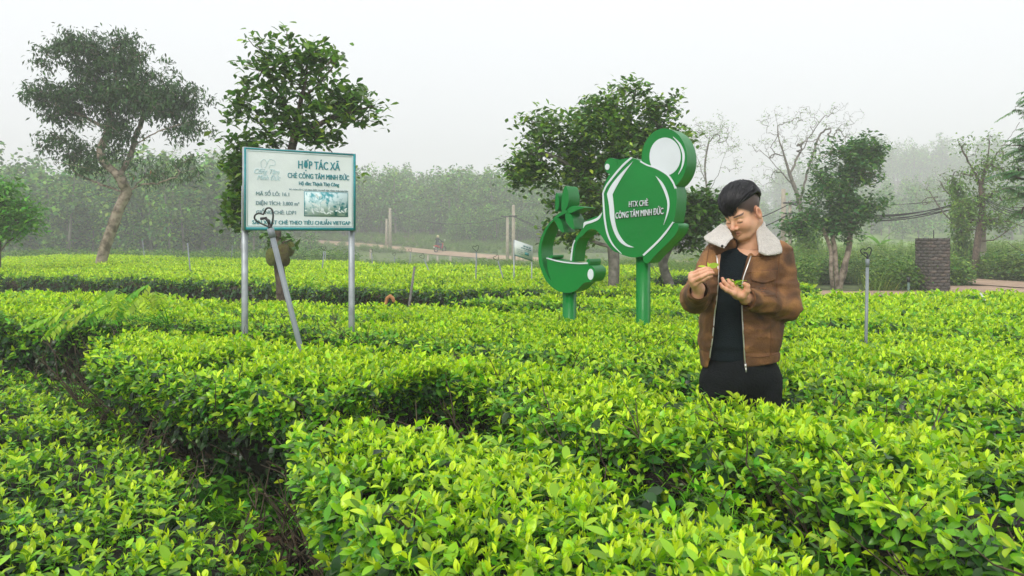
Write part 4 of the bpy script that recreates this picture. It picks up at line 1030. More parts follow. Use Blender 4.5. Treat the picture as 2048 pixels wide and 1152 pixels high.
# ------------------------------------------------------------------ terraced tea hill far right
mb = MB(); r = np.random.default_rng(10)
for k_ in range(17):
    dd = 84+k_*5.2; px = np.linspace(1560, 2050, 60); y = dd+2.5*np.sin(px/120+k_*.15); x = (px-1024)/FPX*y; z = ground_z(x, y)
    prof = [(-1.3, -.1), (-1.2, .6), (-.6, .95), (.6, .95), (1.2, .6), (1.3, -.1)]
    V = np.stack([np.c_[x, y+a, z+b*(1+.25*vn2(x, y+a, .8))] for a, b in prof], 1).reshape(-1, 3)
    i = np.arange(59)[:, None]*6; j = np.arange(5)[None]; mb.add(V, np.stack([i+j, i+j+1, i+6+j+1, i+6+j], -1).reshape(-1, 4))
M_terr = plain('terrace_tea', (0.22, 0.36, 0.07), .9, nscale=.9, col2=(0.08, 0.13, 0.03), bump=1, bscale=3)
tag(mb.build('terraced_tea', M_terr, smooth=True), 'terraced rows of tea on the hazy slope right of the several-stemmed tree', 'tea terraces', None, 'stuff')

# ------------------------------------------------------------------ poles, posts, wires
M_conc = plain('concrete', (0.42, 0.37, 0.29), .9, nscale=6, noise=.35, bump=.4, bscale=30)
M_wire = plain('cable', (0.02, 0.02, 0.022), .6)
M_white = plain('white_paint', (0.78, 0.78, 0.76), .5, noise=.06, nscale=5)
M_teal = plain('teal_print', (0.02, 0.30, 0.33), .55, noise=.25, nscale=30)
def gz(p): p = np.array(p, float); p[2] = float(ground_z(p[0], p[1])); return p
def pole(px, top, d, w_, label, arm=None, name='power_pole', group='concrete power poles', base_y=None, mat=None):
    b = gz(unp(px, 500, d)); t_ = unp(px, top, d); o = thing(name, b, label, 'pole', group)
    V, F = tube([b-[0, 0, .1], b*.5+t_*.5, t_], [w_/2*1.2, w_/2, w_/2*.8], 10); MB().add(V, F).build('shaft', mat or M_conc, o, smooth=True)
    if arm:
        for y0, hw in arm:
            q = unp(px, y0, d); MB().add(*box(q[0]-hw, q[0]+hw, q[1]-.04-w_/2, q[1]+.0-w_/2, q[2]-.04, q[2]+.04)).build('crossarm', M_wire, o)
    return o
pole(773, 438, 86, .28, 'slim far power pole, left one of the close pair left of the motorbike')
pole(780, 416, 82, .34, 'taller far power pole, right one of the close pair left of the motorbike')
pole(1015, 432, 62, .26, 'far power pole carrying wires, left of the pair by the small signboard', arm=[(433, .5)])
pole(1027, 410, 58, .28, 'taller bare power pole right behind the small signboard', arm=[(432, .3)])
pole(1567, 378, 40, .26, 'tall straight power pole just right of the man\'s head')
pole(1580, 402, 37, .17, 'shorter leaning power pole with a crossarm, right of the man\'s head', arm=[(406, .35), (427, .35)])
p = pole(1966, 380, 26.5, .19, 'round concrete power pole among vines, with a pasted white and teal notice', arm=[(394, .28)])
c = unp(1965, 515, 26.5)
V, F = tube([c-[0, 0, .13], c+[0, 0, .13]], [.125, .125], 16, cap=False); MB().add(V, F).build('notice', M_white, p, smooth=True)
V, F = tube([c-[0, 0, .06], c+[0, 0, .02]], [.128, .128], 16, cap=False); MB().add(V, F).build('notice_band', M_teal, p, smooth=True)
def wire(pts, label, r_=.012, n=14, bundle=1, name='cable'):
    a, b, sag = pts; mb = MB(); q = np.random.default_rng(int(abs(a[0]*10)))
    for k_ in range(bundle):
        o = q.normal(0, .05, 3)*(bundle > 1); t_ = np.linspace(0, 1, n)[:, None]; P = a+o+(b-a+q.normal(0, .04, 3)*(bundle > 1))*t_-np.array([0, 0, 1])*(4*sag*(1+.12*k_))*t_*(1-t_)
        V, F = tube(P, np.full(n, r_), 4, cap=False); mb.add(V, F)
    o = mb.build(name, M_wire, loc=a, smooth=True); return tag(o, label, 'cable', 'overhead cables')
wire((unp(1015, 434, 62), unp(780, 420, 82), .95), 'faint sagging cable before the middle wood, left of the small signboard', .03)
wire((unp(1027, 432, 58), unp(1180, 480, 46), .2), 'faint cables running down behind the cup of the teapot sign', .022, bundle=3)
wire((unp(1580, 406, 37), unp(1400, 460, 45), .3), 'upper cables running left from the leaning pole behind the man\'s head', .018, bundle=2)
wire((unp(1580, 427, 37), unp(1400, 480, 45), .3), 'lower cables running left from the leaning pole behind the man\'s neck', .016, bundle=3)
wire((unp(1580, 406, 37), unp(1966, 396, 26.3), .55), 'thick bundle of cables between the leaning pole and the vine-hung pole', .017, bundle=6)
wire((unp(1580, 400, 37), unp(1966, 390, 26.3), .28), 'thin upper cables between the leaning pole and the vine-hung pole', .008, bundle=2)
wire((unp(1966, 395, 26.3), unp(2120, 425, 19), .2), 'cables running right from the vine-hung pole out of the picture', .012, bundle=5)

words_p = ['leftmost stubby concrete fence post, near the weeds under the far poles', 'concrete fence post just left of the motorbike', 'concrete fence post directly below the motorbike', 'concrete fence post just right of the motorbike', 'concrete fence post midway between the motorbike and the small signboard', 'concrete fence post half hidden in weeds under the small signboard']
for (px, y0, y1), lb in zip([(741, 498, 508), (856, 510, 527), (875, 511, 529), (901, 512, 527), (950, 517, 528), (1048, 519, 530)], words_p):
    d = 66; b = gz(unp(px, y1, d)); t_ = unp(px, y0, d); hw = .08
    o = thing('fence_post', b, lb, 'post', 'stubby fence posts along the road'); MB().add(*box(b[0]-hw, b[0]+hw, b[1]-hw, b[1]+hw, b[2]-.05, t_[2])).build('shaft', M_conc, o)
    MB().add(*box(b[0]-hw-.01, b[0]+hw+.01, b[1]-hw-.01, b[1]+hw+.01, t_[2], t_[2]+.03)).build('cap', M_conc, o)
d = 24; b = gz(unp(1638, 556, d)); o = thing('marker_post', b, 'short white post in the weeds left of the several-stemmed tree', 'post')
V, F = tube([b, unp(1639, 539, d)], [.04, .04], 8); MB().add(V, F).build('shaft', M_white, o)

# ------------------------------------------------------------------ brick pillar, every brick its own
M_brick = plain('brick', (0.105, 0.095, 0.085), .95, nscale=9, col2=(0.04, 0.038, 0.035), bump=.8, bscale=50)
M_brick2 = plain('brick_light', (0.16, 0.13, 0.11), .95, nscale=9, col2=(0.07, 0.06, 0.052), bump=.8, bscale=50)
M_mortar = plain('mortar', (0.30, 0.28, 0.25), .95, nscale=7, col2=(0.05, 0.045, 0.04), bump=.5, bscale=60, lo=.45, hi=.75)
d = 20.2; b = gz(unp(1865, 584, d)); wd = 48/FPX*d; ht = unp(1865, 476, d)[2]-b[2]
pil = thing('brick_pillar', b, 'square dark weathered brick gate pillar with a rod sticking up', 'pillar'); yaw = .18
Rp = rotm(yaw); hb = wd/2*.93
V, F = box(-hb+.012, hb-.012, -hb+.012, hb-.012, -.05, ht-.015); MB().add(V@Rp.T+b, F).build('mortar', M_mortar, pil)
rb = np.random.default_rng(3); nc = 17; ch = ht/nc; nb_ = 3; bl = 2*hb/nb_
meshes = []
for k_ in range(6):
    V, F = box(-bl/2+.007, bl/2-.007, -.05, .05, -ch/2+.006, ch/2-.006); V += rb.normal(0, .003, V.shape)
    o = MB().add(V, F).build('brick', M_brick if k_ % 3 else M_brick2); md = o.data; bpy.data.objects.remove(o); meshes.append(md)
for c_ in range(nc):
    for side in range(4):
        ang = side*math.pi/2; off = (c_+side) % 2
        xs = [(-1+(q+.5)*2/nb_)*hb for q in range(nb_)] if off == 0 else [(-1+(q+.0)*2/nb_)*hb for q in range(1, nb_)]+[-hb+bl*.25, hb-bl*.25][0:0]
        if off: xs = [-bl/2, bl/2]+[-hb+.25*bl, hb-.25*bl]
        for q, x_ in enumerate(xs):
            o = bpy.data.objects.new('brick', meshes[rb.integers(6)]); COL.objects.link(o); o.parent = pil
            loc = rotm(yaw+ang)@np.array([x_, -hb+.05+rb.uniform(-.004, .006), (c_+.5)*ch]); o.location = loc; o.rotation_euler = (0, 0, yaw+ang)
            if off and q >= 2: o.scale = (.46, 1, 1)
V, F = tube([b+[.03, 0, ht-.05], b+[.03, 0, ht+.2]], [.012, .012], 6); MB().add(V, F).build('rod', M_wire, pil)

# blue tarpaulin at the right edge
M_tarp = plain('blue_sheet', (0.03, 0.08, 0.26), .45, noise=.4, nscale=4, bump=.6, bscale=8); M_trimr = plain('dark_red_trim', (0.12, 0.02, 0.02), .5)
d = 25.0; c = gz(unp(2072, 540, d)); o = thing('tarpaulin', c, 'blue tarpaulin shelter with a dark edge, in the bushes at the right edge', 'tarpaulin')
u = np.linspace(0, math.pi, 22); v = np.linspace(0, 1, 8); V = []
for vv in v:
    rx = .62*(1-.08*vv); V.append(np.c_[c[0]-rx*np.cos(u), np.full(22, c[1]-.5+vv*1.6), c[2]+.30+.62*np.sin(u)**.8*(1-.15*vv)+.02*np.sin(u*9+vv*6)])
V = np.array(V).reshape(-1, 3); i = np.arange(7)[:, None]*22; j = np.arange(21)[None]
F = [list(q) for q in np.stack([i+j, i+j+1, i+22+j+1, i+22+j], -1).reshape(-1, 4)]+[list(range(22))[::-1]]
MB().add(V, F).build('sheet', M_tarp, o, smooth=False)
V_, F_ = tube(V[:22]-[0, .01, 0], np.full(22, .022), 6); MB().add(V_, F_).build('edge_band', M_trimr, o, smooth=True)
for sx in (-.58, .58):
    V_, F_ = tube([c+[sx, -.5, -.05], c+[sx, -.5, .36]], [.02, .02], 6); MB().add(V_, F_).build('leg', M_trimr, o)

# banana plants
def banana(px, py0, d, sc, label, n, seed):
    r = np.random.default_rng(seed); b = gz(unp(px, py0, d)); o = thing('banana_plant', b, label, 'plant', 'banana plants in the weeds')
    V, F = tube([b, b+[0, 0, .9*sc]], [.07*sc, .05*sc], 8); MB().add(V, F).build('stem', M_fresh, o, smooth=True)
    for k_ in range(n):
        q = MB(); V, F = leaf_shape(.95*sc, .26*sc, .25, .5, 8, wide=.5); M_ = rotm(k_*2.4+seed, [1.2, .7, .5, .9][k_ % 4], 0); q.add(V@M_.T+b+[0, 0, .85*sc], F, 0, age=.8, rnd=.5); q.build('leaf', M_fresh, o, smooth=True)
banana(1760, 512, 36, 1.15, 'banana plant with pale drooping leaves between the several-stemmed tree and the pillar', 5, 1)
banana(1749, 516, 36, .6, 'smaller young banana plant close left of the other one', 4, 2)

# ------------------------------------------------------------------ sprinklers
M_pvc = plain('grey_pvc', (0.23, 0.265, 0.285), .45, noise=.22, nscale=9, bump=.1, bscale=50)
M_head = plain('black_plastic', (0.02, 0.022, 0.022), .4)
HEART = np.array([(465, 1000), (430, 972), (372, 925), (343, 885), (350, 852), (385, 838), (415, 848), (434, 860), (452, 840), (480, 812), (512, 815), (531, 843), (528, 885), (512, 935), (488, 985), (465, 1000)], float)-[468, 1000]
def sprinkler(base, top, rad, label, hw=.034, far=False, group='sprinkler pipes standing in the tea'):
    base, top = np.array(base, float), np.array(top, float); o = thing('sprinkler', base, label, 'sprinkler', group)
    ax = (top-base)/np.linalg.norm(top-base)
    V, F = tube([base-ax*.05, base*.5+top*.5, top], [rad, rad, rad], 12 if not far else 6); MB().add(V, F).build('pipe', M_pvc, o, smooth=True)
    if not far:
        V, F = tube([top-ax*.05, top+ax*.004], [rad*1.22]*2, 14); MB().add(V, F).build('collar', M_pvc, o, smooth=True)
    u = np.array([1.0, 0, 0]); u -= ax*(u@ax); u /= np.linalg.norm(u); s_ = hw/95.0
    hp = top+np.outer(HEART[:, 0]*s_, u)-np.outer(HEART[:, 1]*s_, ax)+ax*.01
    hp = smooth_poly(hp, 40) if not far else hp
    V, F = tube(hp, np.full(len(hp), hw*.095), 6 if not far else 3); mb = MB().add(V, F)
    if not far:
        V, F = tube([top-ax*.005, top+ax*.03], [rad*.8, rad*.55], 10); mb.add(V, F); mb.build('heart_frame', M_head, o, smooth=True)
        V, F = tube([top+ax*hw*.3, top+ax*hw*.9, top+ax*hw*1.25-u*hw*.3], [hw*.14, hw*.17, hw*.12], 8); n_ = MB().add(V, F)
        V, F = tube([top+ax*hw*1.2-u*hw*.1, top+ax*hw*1.28-u*hw*.75], [hw*.13, hw*.15], 8); n_.add(V, F); n_.build('nozzle', M_head, o, smooth=True)
    else: mb.build('heart_frame', M_head, o)
    return o
tp = unp(541, 458, 4.62); bt = unp(606, 716, 4.62); ax = (bt-tp)/np.linalg.norm(bt-tp); base = bt+ax*((bt[2]-0)/-ax[2])
sprinkler(base, tp, .0165, 'leaning grey sprinkler pipe with a black heart-shaped head before the white signboard', .056)
tp = unp(1735, 519, 5.35); bt = unp(1731, 680, 5.35); sprinkler([bt[0]-.01, 5.35, 0], tp, .0105, 'upright grey sprinkler pipe with a heart-shaped head, right of the man', .036)
for px, y0, px1, y1, d, lb in [(285, 481, 290, 517, 27, 'thin far sprinkler pipe just right of the leaning tree trunk'), (375, 486, 382, 540, 16.5, 'slanting sprinkler pipe with a dark head right of the leaning tree'), (465, 490, 462, 516, 25, 'thin far sprinkler pipe close left of the white signboard'),
      (648, 502, 643, 540, 17, 'sprinkler pipe leaning left, seen between the legs of the white signboard'), (651, 502, 650, 530, 22, 'upright sprinkler pipe beside a leaning one between the signboard legs'), (743, 506, 746, 529, 22, 'faint sprinkler pipe right of the white signboard leg'), (789, 513, 790, 530, 22, 'short faint sprinkler pipe below the pair of far power poles'),
      (821, 505, 819, 527, 22, 'pale sprinkler pipe left of the motorbike'), (848, 518, 863, 543, 16, 'sprinkler pipe leaning right, below the motorbike'), (953, 504, 951, 560, 13, 'upright sprinkler pipe with a dark head left of the small signboard'), (996, 522, 1009, 552, 14, 'sprinkler pipe slanting right, just left of the small signboard')]:
    t_ = unp(px, y0, d); b_ = unp(px1, y1, d); ax = (b_-t_)/np.linalg.norm(b_-t_); b_ = b_+ax*(b_[2]-.3)/-ax[2] if b_[2] > .3 else b_; b_[2] = max(b_[2]-.3, 0)
    sprinkler(b_, t_, .013, lb, .05, far=True)
d = 13.5; t_ = unp(1817, 557, d); b_ = unp(1817, 600, d); b_[2] = 0; o = thing('stake', b_, 'thin dark green stake standing before the brick pillar', 'stake'); M_gstake = plain('green_pipe', (0.10, 0.17, 0.13), .5)
V, F = tube([b_, t_], [.02, .02], 8); MB().add(V, F).build('shaft', M_gstake, o); V, F = tube([t_-[0, 0, .06], t_+[0, 0, .02]], [.028, .028], 8); MB().add(V, F).build('cap', M_head, o)
d = 9.0; t_ = unp(829, 535, d); b_ = unp(820, 600, d); ax = (b_-t_)/np.linalg.norm(b_-t_); b_ = b_+ax*b_[2]/-ax[2]; o = thing('stake', b_, 'weathered grey stake tilted to the right in the dark path', 'stake'); M_stake = plain('weathered_wood', (0.22, 0.21, 0.19), .9, noise=.4, nscale=20, bump=.5)
V, F = tube([b_, t_], [.017, .014], 6); MB().add(V, F).build('shaft', M_stake, o); V, F = tube([t_, t_+(t_-b_)/np.linalg.norm(t_-b_)*.015], [.014, .008], 6); MB().add(V, F).build('tip', M_stake, o)
t_ = unp(1961, 587, 9.3); b_ = unp(1976, 599, 8.6); o = thing('white_pipe', b_, 'short white pipe lying across the tea edge before the dirt yard', 'pipe'); V, F = tube([b_-[0, 0, .05], t_], [.012, .012], 8); MB().add(V, F).build('shaft', M_white, o, smooth=True)

# ------------------------------------------------------------------ lettering
_tcache = {}
def text_mesh(s, off=0.0, shear=0.0):
    cu = bpy.data.curves.new('lettering', 'FONT'); cu.body = s; cu.offset = off; cu.shear = shear; cu.resolution_u = 3; cu.fill_mode = 'BOTH'
    o = bpy.data.objects.new('lettering', cu); COL.objects.link(o); dg = bpy.context.evaluated_depsgraph_get(); dg.update()
    me = bpy.data.meshes.new_from_object(o.evaluated_get(dg)); V = np.array([v.co[:] for v in me.vertices]); F = [list(p.vertices) for p in me.polygons]
    bpy.data.objects.remove(o); bpy.data.curves.remove(cu); bpy.data.meshes.remove(me); return V, F
CAP = .682
def put_text(name, s, parent, mat, frame, u0, u1, vb, cap, off=0.0, depth=.0015, lift=.001, shear=0.0, serif=False):
    """frame(u, v, w) -> world; u right, v up in metres; text fitted between u0 and u1, baseline vb, capital height cap"""
    V, F = text_mesh(s, min(off, 0), shear); bold = max(off, 0)
    if bold:            # heavier strokes: the letters overlaid three times, side by side
        n0 = len(V); V = np.vstack([V+[dx*bold, 0, 0] for dx in (-1.3, 0, 1.3)]); F = [[i+q*n0 for i in f] for q in range(3) for f in F]; lift_k = np.repeat([0, .0002, .0004], n0)
    else: lift_k = np.zeros(len(V))
    x0, x1 = V[:, 0].min(), V[:, 0].max()
    U_ = u0+(V[:, 0]-x0)/(x1-x0)*(u1-u0); W_ = vb+V[:, 1]/CAP*cap; n = len(V)
    front = frame(U_, W_, lift+depth+lift_k); mb = MB()
    mb.add(front, F)
    # edges of the letters
    cnt = {}
    for f in F:
        for a, b in zip(f, f[1:]+f[:1]):
            k = (min(a, b), max(a, b)); cnt[k] = cnt.get(k, 0)+1
    be = [(a, b) for f in F for a, b in zip(f, f[1:]+f[:1]) if cnt[(min(a, b), max(a, b))] == 1]
    if be:
        back = frame(U_, W_, np.full(n, 0.0)); mb.add(np.vstack([front, back]), [[b, a, a+n, b+n] for a, b in be])
    return mb.build(name, mat, parent)

# ------------------------------------------------------------------ the white signboard
M_banner = plain('banner', (0.80, 0.87, 0.86), .45, nscale=4, col2=(0.70, 0.77, 0.76), bump=.25, bscale=6, lo=.3, hi=.6)
M_galv = plain('galvanised', (0.42, 0.46, 0.48), .45, metal=.35, noise=.3, nscale=14, bump=.1)
M_tealtext = plain('teal_ink', (0.03, 0.28, 0.33), .6, noise=.25, nscale=40)
M_pale = plain('pale_teal_ink', (0.50, 0.70, 0.73), .6); M_cyan = plain('cyan_ink', (0.10, 0.42, 0.46), .6, noise=.5, nscale=60)
M_greyink = plain('grey_ink', (0.18, 0.31, 0.34), .6)
TL, TR, BLc = unp(487, 295, 5.4), unp(709.5, 314, 5.86), unp(488, 460, 5.4)
sgn = thing('signboard', np.array([*((TL+TR)/2)[:2], 0]), 'white cooperative signboard with teal lettering on two grey steel legs', 'sign')
Wb = np.linalg.norm((TR-TL)[:2]); ux = np.array([*(TR-TL)[:2], 0])/Wb; Hb = TL[2]-BLc[2]; nrm = np.array([ux[1], -ux[0], 0])
def fb(u, v, w=0.0):
    u, v, w = np.broadcast_arrays(np.asarray(u, float), np.asarray(v, float), np.asarray(w, float))
    return TL+u[..., None]*ux+v[..., None]*np.array([0, 0, 1.0])+w[..., None]*nrm
def slab(name, u0, u1, v0, v1, w0, w1, mat, parent=sgn, f=None):
    f = f or fb; c = np.array([(u, v, w_) for w_ in (w0, w1) for v in (v0, v1) for u in (u0, u1)]); F = [[0, 2, 3, 1], [4, 5, 7, 6], [0, 1, 5, 4], [2, 6, 7, 3], [0, 4, 6, 2], [1, 3, 7, 5]]
    return MB().add(f(c[:, 0], c[:, 1], c[:, 2]), F).build(name, mat, parent)
# sheet, a little slack
gu, gv = np.meshgrid(np.linspace(0, Wb, 40), np.linspace(0, -Hb, 28)); wv = .0015*np.sin(gu*9+gv*5)*np.sin(-gv/Hb*math.pi)
V = fb(gu.ravel(), gv.ravel(), .012+wv.ravel()*.6); i = np.arange(27)[:, None]*40; j = np.arange(39)[None]
MB().add(V, np.stack([i+j, i+40+j, i+40+j+1, i+j+1], -1).reshape(-1, 4)).build('sheet', M_banner, sgn, smooth=True)
slab('frame', -.004, Wb+.004, -Hb-.004, .004, -.016, .0105, M_galv)
for nm, a in (('border', (0, .012, -Hb, 0)), ('border', (Wb-.017, Wb, -Hb, 0)), ('border', (.012, Wb-.017, -.010, 0)), ('border', (.012, Wb-.017, -Hb, -Hb+.020))):
    slab(nm, *a, .0135, .0160, M_teal)
for a in ((.020, .0225, -Hb+.028, -.018), (Wb-.028, Wb-.0255, -Hb+.028, -.018), (.0225, Wb-.028, -.0205, -.018), (.0225, Wb-.028, -Hb+.028, -Hb+.0305)):
    slab('border_line', *a, .0135, .0158, M_pale)
for s_, u0, u1, vb, cap, mt, off in [('HỢP TÁC XÃ', .465, .85, .222, .098, M_tealtext, .016), ('CHÈ CÔNG TÂM MINH ĐỨC', .372, .938, .345, .062, M_tealtext, .014), ('Hộ dân: Thạch Thọ Công', .472, .842, .43, .045, M_tealtext, .011),
      ('ĐC: XÓM LẤY 5, XÃ MINH ĐỨC, TX PHỔ YÊN, TỈNH THÁI NGUYÊN.', .385, .93, .498, .017, M_greyink, 0), ('MÃ SỐ LÔ: 16.1', .10, .385, .575, .044, M_greyink, .010), ('DIỆN TÍCH: 3.800 m²', .10, .475, .69, .044, M_greyink, .010), ('GIỐNG CHÈ: LDP1', .10, .445, .802, .044, M_greyink, .010),
      ('SẢN XUẤT CHÈ THEO TIÊU CHUẨN VIETGAP', .068, .95, .928, .047, M_tealtext, .014)]:
    put_text('lettering', s_, sgn, mt, fb, u0*Wb, u1*Wb, -vb*Hb, cap*Hb, off, depth=.001, lift=.0140)
# script emblem, faded
for s_, u0, u1, vb, cap in [('Công Tâm', .085, .30, .31, .06), ('Minh Đức', .11, .31, .385, .06)]:
    put_text('emblem_script', s_, sgn, M_pale, fb, u0*Wb, u1*Wb, -vb*Hb, cap*Hb, 0, depth=.001, lift=.014, shear=.35)
for P in ([(.15, .24), (.14, .17), (.17, .13), (.19, .18), (.175, .235)], [(.19, .19), (.215, .13), (.26, .15), (.255, .2), (.22, .2), (.21, .24)], [(.12, .27), (.17, .25), (.16, .28), (.12, .28)], [(.22, .28), (.27, .275)]):
    P = smooth_poly([(a*Wb, -b*Hb, .0148) for a, b in P], 24); V, F = tube(fb(P[:, 0], P[:, 1], P[:, 2]), .0011, 4); MB().add(V, F).build('emblem_stroke', M_pale, sgn)
# printed picture: a tea sprout over leaves, in cyan
def pic_mat():
    m, t, b = new_mat('printed_picture'); nd, lk = t.nodes.new, t.links.new; tcn = nd('ShaderNodeTexCoord'); sp = nd('ShaderNodeSeparateXYZ'); lk(tcn.outputs['Object'], sp.inputs[0])
    nz = nd('ShaderNodeTexNoise'); nz.inputs['Scale'].default_value = 34; nz.inputs['Detail'].default_value = 4; lk(tcn.outputs['Object'], nz.inputs['Vector'])
    n2 = nd('ShaderNodeTexNoise'); n2.inputs['Scale'].default_value = 7; lk(tcn.outputs['Object'], n2.inputs['Vector'])
    ad = nd('ShaderNodeMath'); lk(nz.outputs['Fac'], ad.inputs[0]); lk(n2.outputs['Fac'], ad.inputs[1]); ad.operation = 'ADD'
    cr = nd('ShaderNodeValToRGB'); cr.color_ramp.elements[0].position = .82; cr.color_ramp.elements[1].position = 1.15; cr.color_ramp.elements[0].color = (.05, .30, .34, 1); cr.color_ramp.elements[1].color = (.62, .78, .78, 1)
    lk(ad.outputs[0], cr.inputs[0]); lk(cr.outputs[0], b.inputs['Base Color']); b.inputs['Roughness'].default_value = .5; return m
pu0, pu1, pv0, pv1 = .523*Wb, .922*Wb, -.815*Hb, -.515*Hb
slab('picture_frame', pu0-.004, pu1+.004, pv0-.004, pv1+.004, .0135, .0150, M_tealtext); slab('picture', pu0, pu1, pv0, pv1, .0145, .0160, pic_mat())
M_picl = plain('print_pale', (.72, .82, .80), .5)
rq = np.random.default_rng(2)
for cx, cy_, a, L_, W_ in [(.655, .60, 2.2, .05, .014), (.668, .60, 1.35, .035, .008), (.665, .665, .55, .055, .022), (.655, .70, 2.7, .07, .018)]+[(rq.uniform(.535, .90), rq.uniform(.74, .80), rq.uniform(0, 3.1), rq.uniform(.02, .045), rq.uniform(.008, .014)) for _ in range(22)]:
    V, F = leaf_shape(L_, W_, 0, 0, 5, wide=.5); c_, s_ = math.cos(a-math.pi/2), math.sin(a-math.pi/2); x = V[:, 0]*c_-V[:, 1]*s_+cx*Wb; y = V[:, 0]*s_+V[:, 1]*c_-cy_*Hb
    x = np.clip(x, pu0, pu1); y = np.clip(y, pv0, pv1); MB().add(fb(x, y, .0165), F).build('picture_leaf', M_picl, sgn)
slab('picture_stem', .653*Wb, .657*Wb, pv0, -.64*Hb, .0160, .0168, M_picl)
for px, d in ((492.5, 5.415), (707, 5.85)):
    b_ = unp(px, 650, d); b_[2] = 0; zt = unp(px, 459 if px < 600 else 467, d)[2]; h_ = .0175
    V, F = box(-h_, h_, -h_, h_, -.05, zt+.30); M_ = rotm(math.atan2(ux[1], ux[0])); MB().add(V@M_.T+b_+nrm*-.035, F).build('leg', M_galv, sgn)

# small signboard beyond the path, same layout
d = 13.1; a0, a1 = unp(1029, 480, d), unp(1064.5, 492, 13.3); Hs = 30/FPX*d
sg2 = thing('signboard', np.array([*((a0+a1)/2)[:2], 0]), 'small distant white signboard on two thin legs, left of the green cup', 'sign')
u2 = (a1-a0); W2 = np.linalg.norm(u2); u2 = u2/W2; n2_ = np.cross(u2, [0, 0, 1]); n2_ /= np.linalg.norm(n2_)
def fs(u, v, w=0.0):
    u, v, w = np.broadcast_arrays(np.asarray(u, float), np.asarray(v, float), np.asarray(w, float)); return a0+u[..., None]*u2+v[..., None]*np.array([0, 0, 1.0])+w[..., None]*n2_
slab('sheet', 0, W2, -Hs, 0, .0, .012, M_banner, sg2, fs); slab('frame', -.006, W2+.006, -Hs-.008, .004, -.012, .0, M_galv, sg2, fs); slab('border', .0, W2, -Hs, -Hs+.008, .012, .0135, M_teal, sg2, fs)
for s_, u0, u1, vb, cap, off in [('HỢP TÁC XÃ', .46, .88, .26, .10, .02), ('CHÈ CÔNG TÂM MINH ĐỨC', .34, .93, .40, .07, .015), ('Hộ dân', .5, .85, .5, .05, 0), ('MÃ SỐ LÔ', .1, .42, .58, .05, 0), ('DIỆN TÍCH', .1, .46, .70, .05, 0), ('GIỐNG CHÈ', .1, .44, .82, .05, 0)]:
    put_text('lettering', s_, sg2, M_tealtext if off else M_greyink, fs, u0*W2, u1*W2, -vb*Hs, cap*Hs, off, depth=.001, lift=.0135)
slab('picture', .55*W2, .78*W2, -.78*Hs, -.58*Hs, .012, .014, M_cyan, sg2, fs)
for u_ in (.0, 1.0):
    q = fs(u_*W2, -Hs*.5, -.015); V, F = tube([[q[0], q[1], 0], [q[0], q[1], q[2]+Hs*.5]], [.011, .011], 8); MB().add(V, F).build('leg', M_galv, sg2, smooth=True)

# ------------------------------------------------------------------ teapot-and-cup sign
M_green = plain('green_paint', (0.0, 0.215, 0.030), .36, nscale=3, col2=(0.0, 0.175, 0.024), bump=.12, bscale=14, spec=.35, lo=.3, hi=.7)
M_white2 = plain('white_panel', (0.70, 0.75, 0.80), .45, nscale=5, noise=.08)
YAW = R(36); ft = np.array([math.cos(YAW), -math.sin(YAW), 0]); fn = np.array([-math.sin(YAW), -math.cos(YAW), 0])   # along the face, out of the face
F0 = np.array([.974, 5.9, 0.0]); TH = .17
def onface(px, py, w=0.0):
    """photo pixel -> point of the sign's face plane"""
    r_ = unp(px, py, 1.0)-np.array([0, 0, EYE]); o_ = np.array([0, 0, EYE]); t_ = ((F0+fn*w-o_)@fn)/(r_@fn); return o_+r_*t_
c5 = lambda L_: [(1180+x/3.842, 240+y/3.842) for x, y in L_]
c4 = lambda L_: [(1060+x/4.61, 350+y/4.61) for x, y in L_]
def dedupe(P):
    o = [P[0]]
    for p in P[1:]:
        if np.linalg.norm(np.array(p)-o[-1]) > .25: o.append(p)
    if np.linalg.norm(np.array(o[0])-o[-1]) < .25: o.pop()
    return np.array(o)
def closed(L_, k=6):
    P = np.array(L_, float); n = len(P); out = []
    for i in range(n):
        p0, p1, p2, p3 = P[i-1], P[i], P[(i+1) % n], P[(i+2) % n]
        if np.linalg.norm(p2-p1) < 1e-6: continue
        for t_ in np.linspace(0, 1, k, endpoint=False):
            out.append(.5*((2*p1)+(-p0+p2)*t_+(2*p0-5*p1+4*p2-p3)*t_**2+(-p0+3*p1-3*p2+p3)*t_**3))
    return dedupe(out)
tea = thing('teapot_sign', np.array([.72, 6.08, 0]), 'large green teapot and cup sign with white trim on two green posts', 'sign')
def prism(name, P, w0, w1, mat, parent=tea, bev=.004):
    """P: pixel outline on the face; from offset w1 (front) back to w0"""
    n = len(P); fr = np.array([onface(x, y) for x, y in P])
    tri = tessellate_polygon([[Vector((float((p-F0)@ft), float(p[2]), 0)) for p in fr]])
    area = sum(P[i][0]*P[(i+1) % n][1]-P[(i+1) % n][0]*P[i][1] for i in range(n))
    V = np.vstack([fr+fn*w1, fr+fn*w0]); F = []
    def orient(t_):
        a, b, c = fr[t_[0]], fr[t_[1]], fr[t_[2]]; return list(t_) if np.cross(b-a, c-a)@fn > 0 else list(t_)[::-1]
    for t_ in tri:
        q = orient(t_); F += [q, [i+n for i in q[::-1]]]
    for i in range(n):
        j = (i+1) % n; F.append([i, j, j+n, i+n] if area < 0 else [j, i, i+n, j+n])
    o = MB().add(V, F).build(name, mat, parent, smooth=True); o.data.set_sharp_from_angle(angle=R(32))
    if bev:
        md = o.modifiers.new('edge', 'BEVEL'); md.width = bev; md.segments = 2; md.limit_method = 'ANGLE'; md.angle_limit = R(50)
    return o
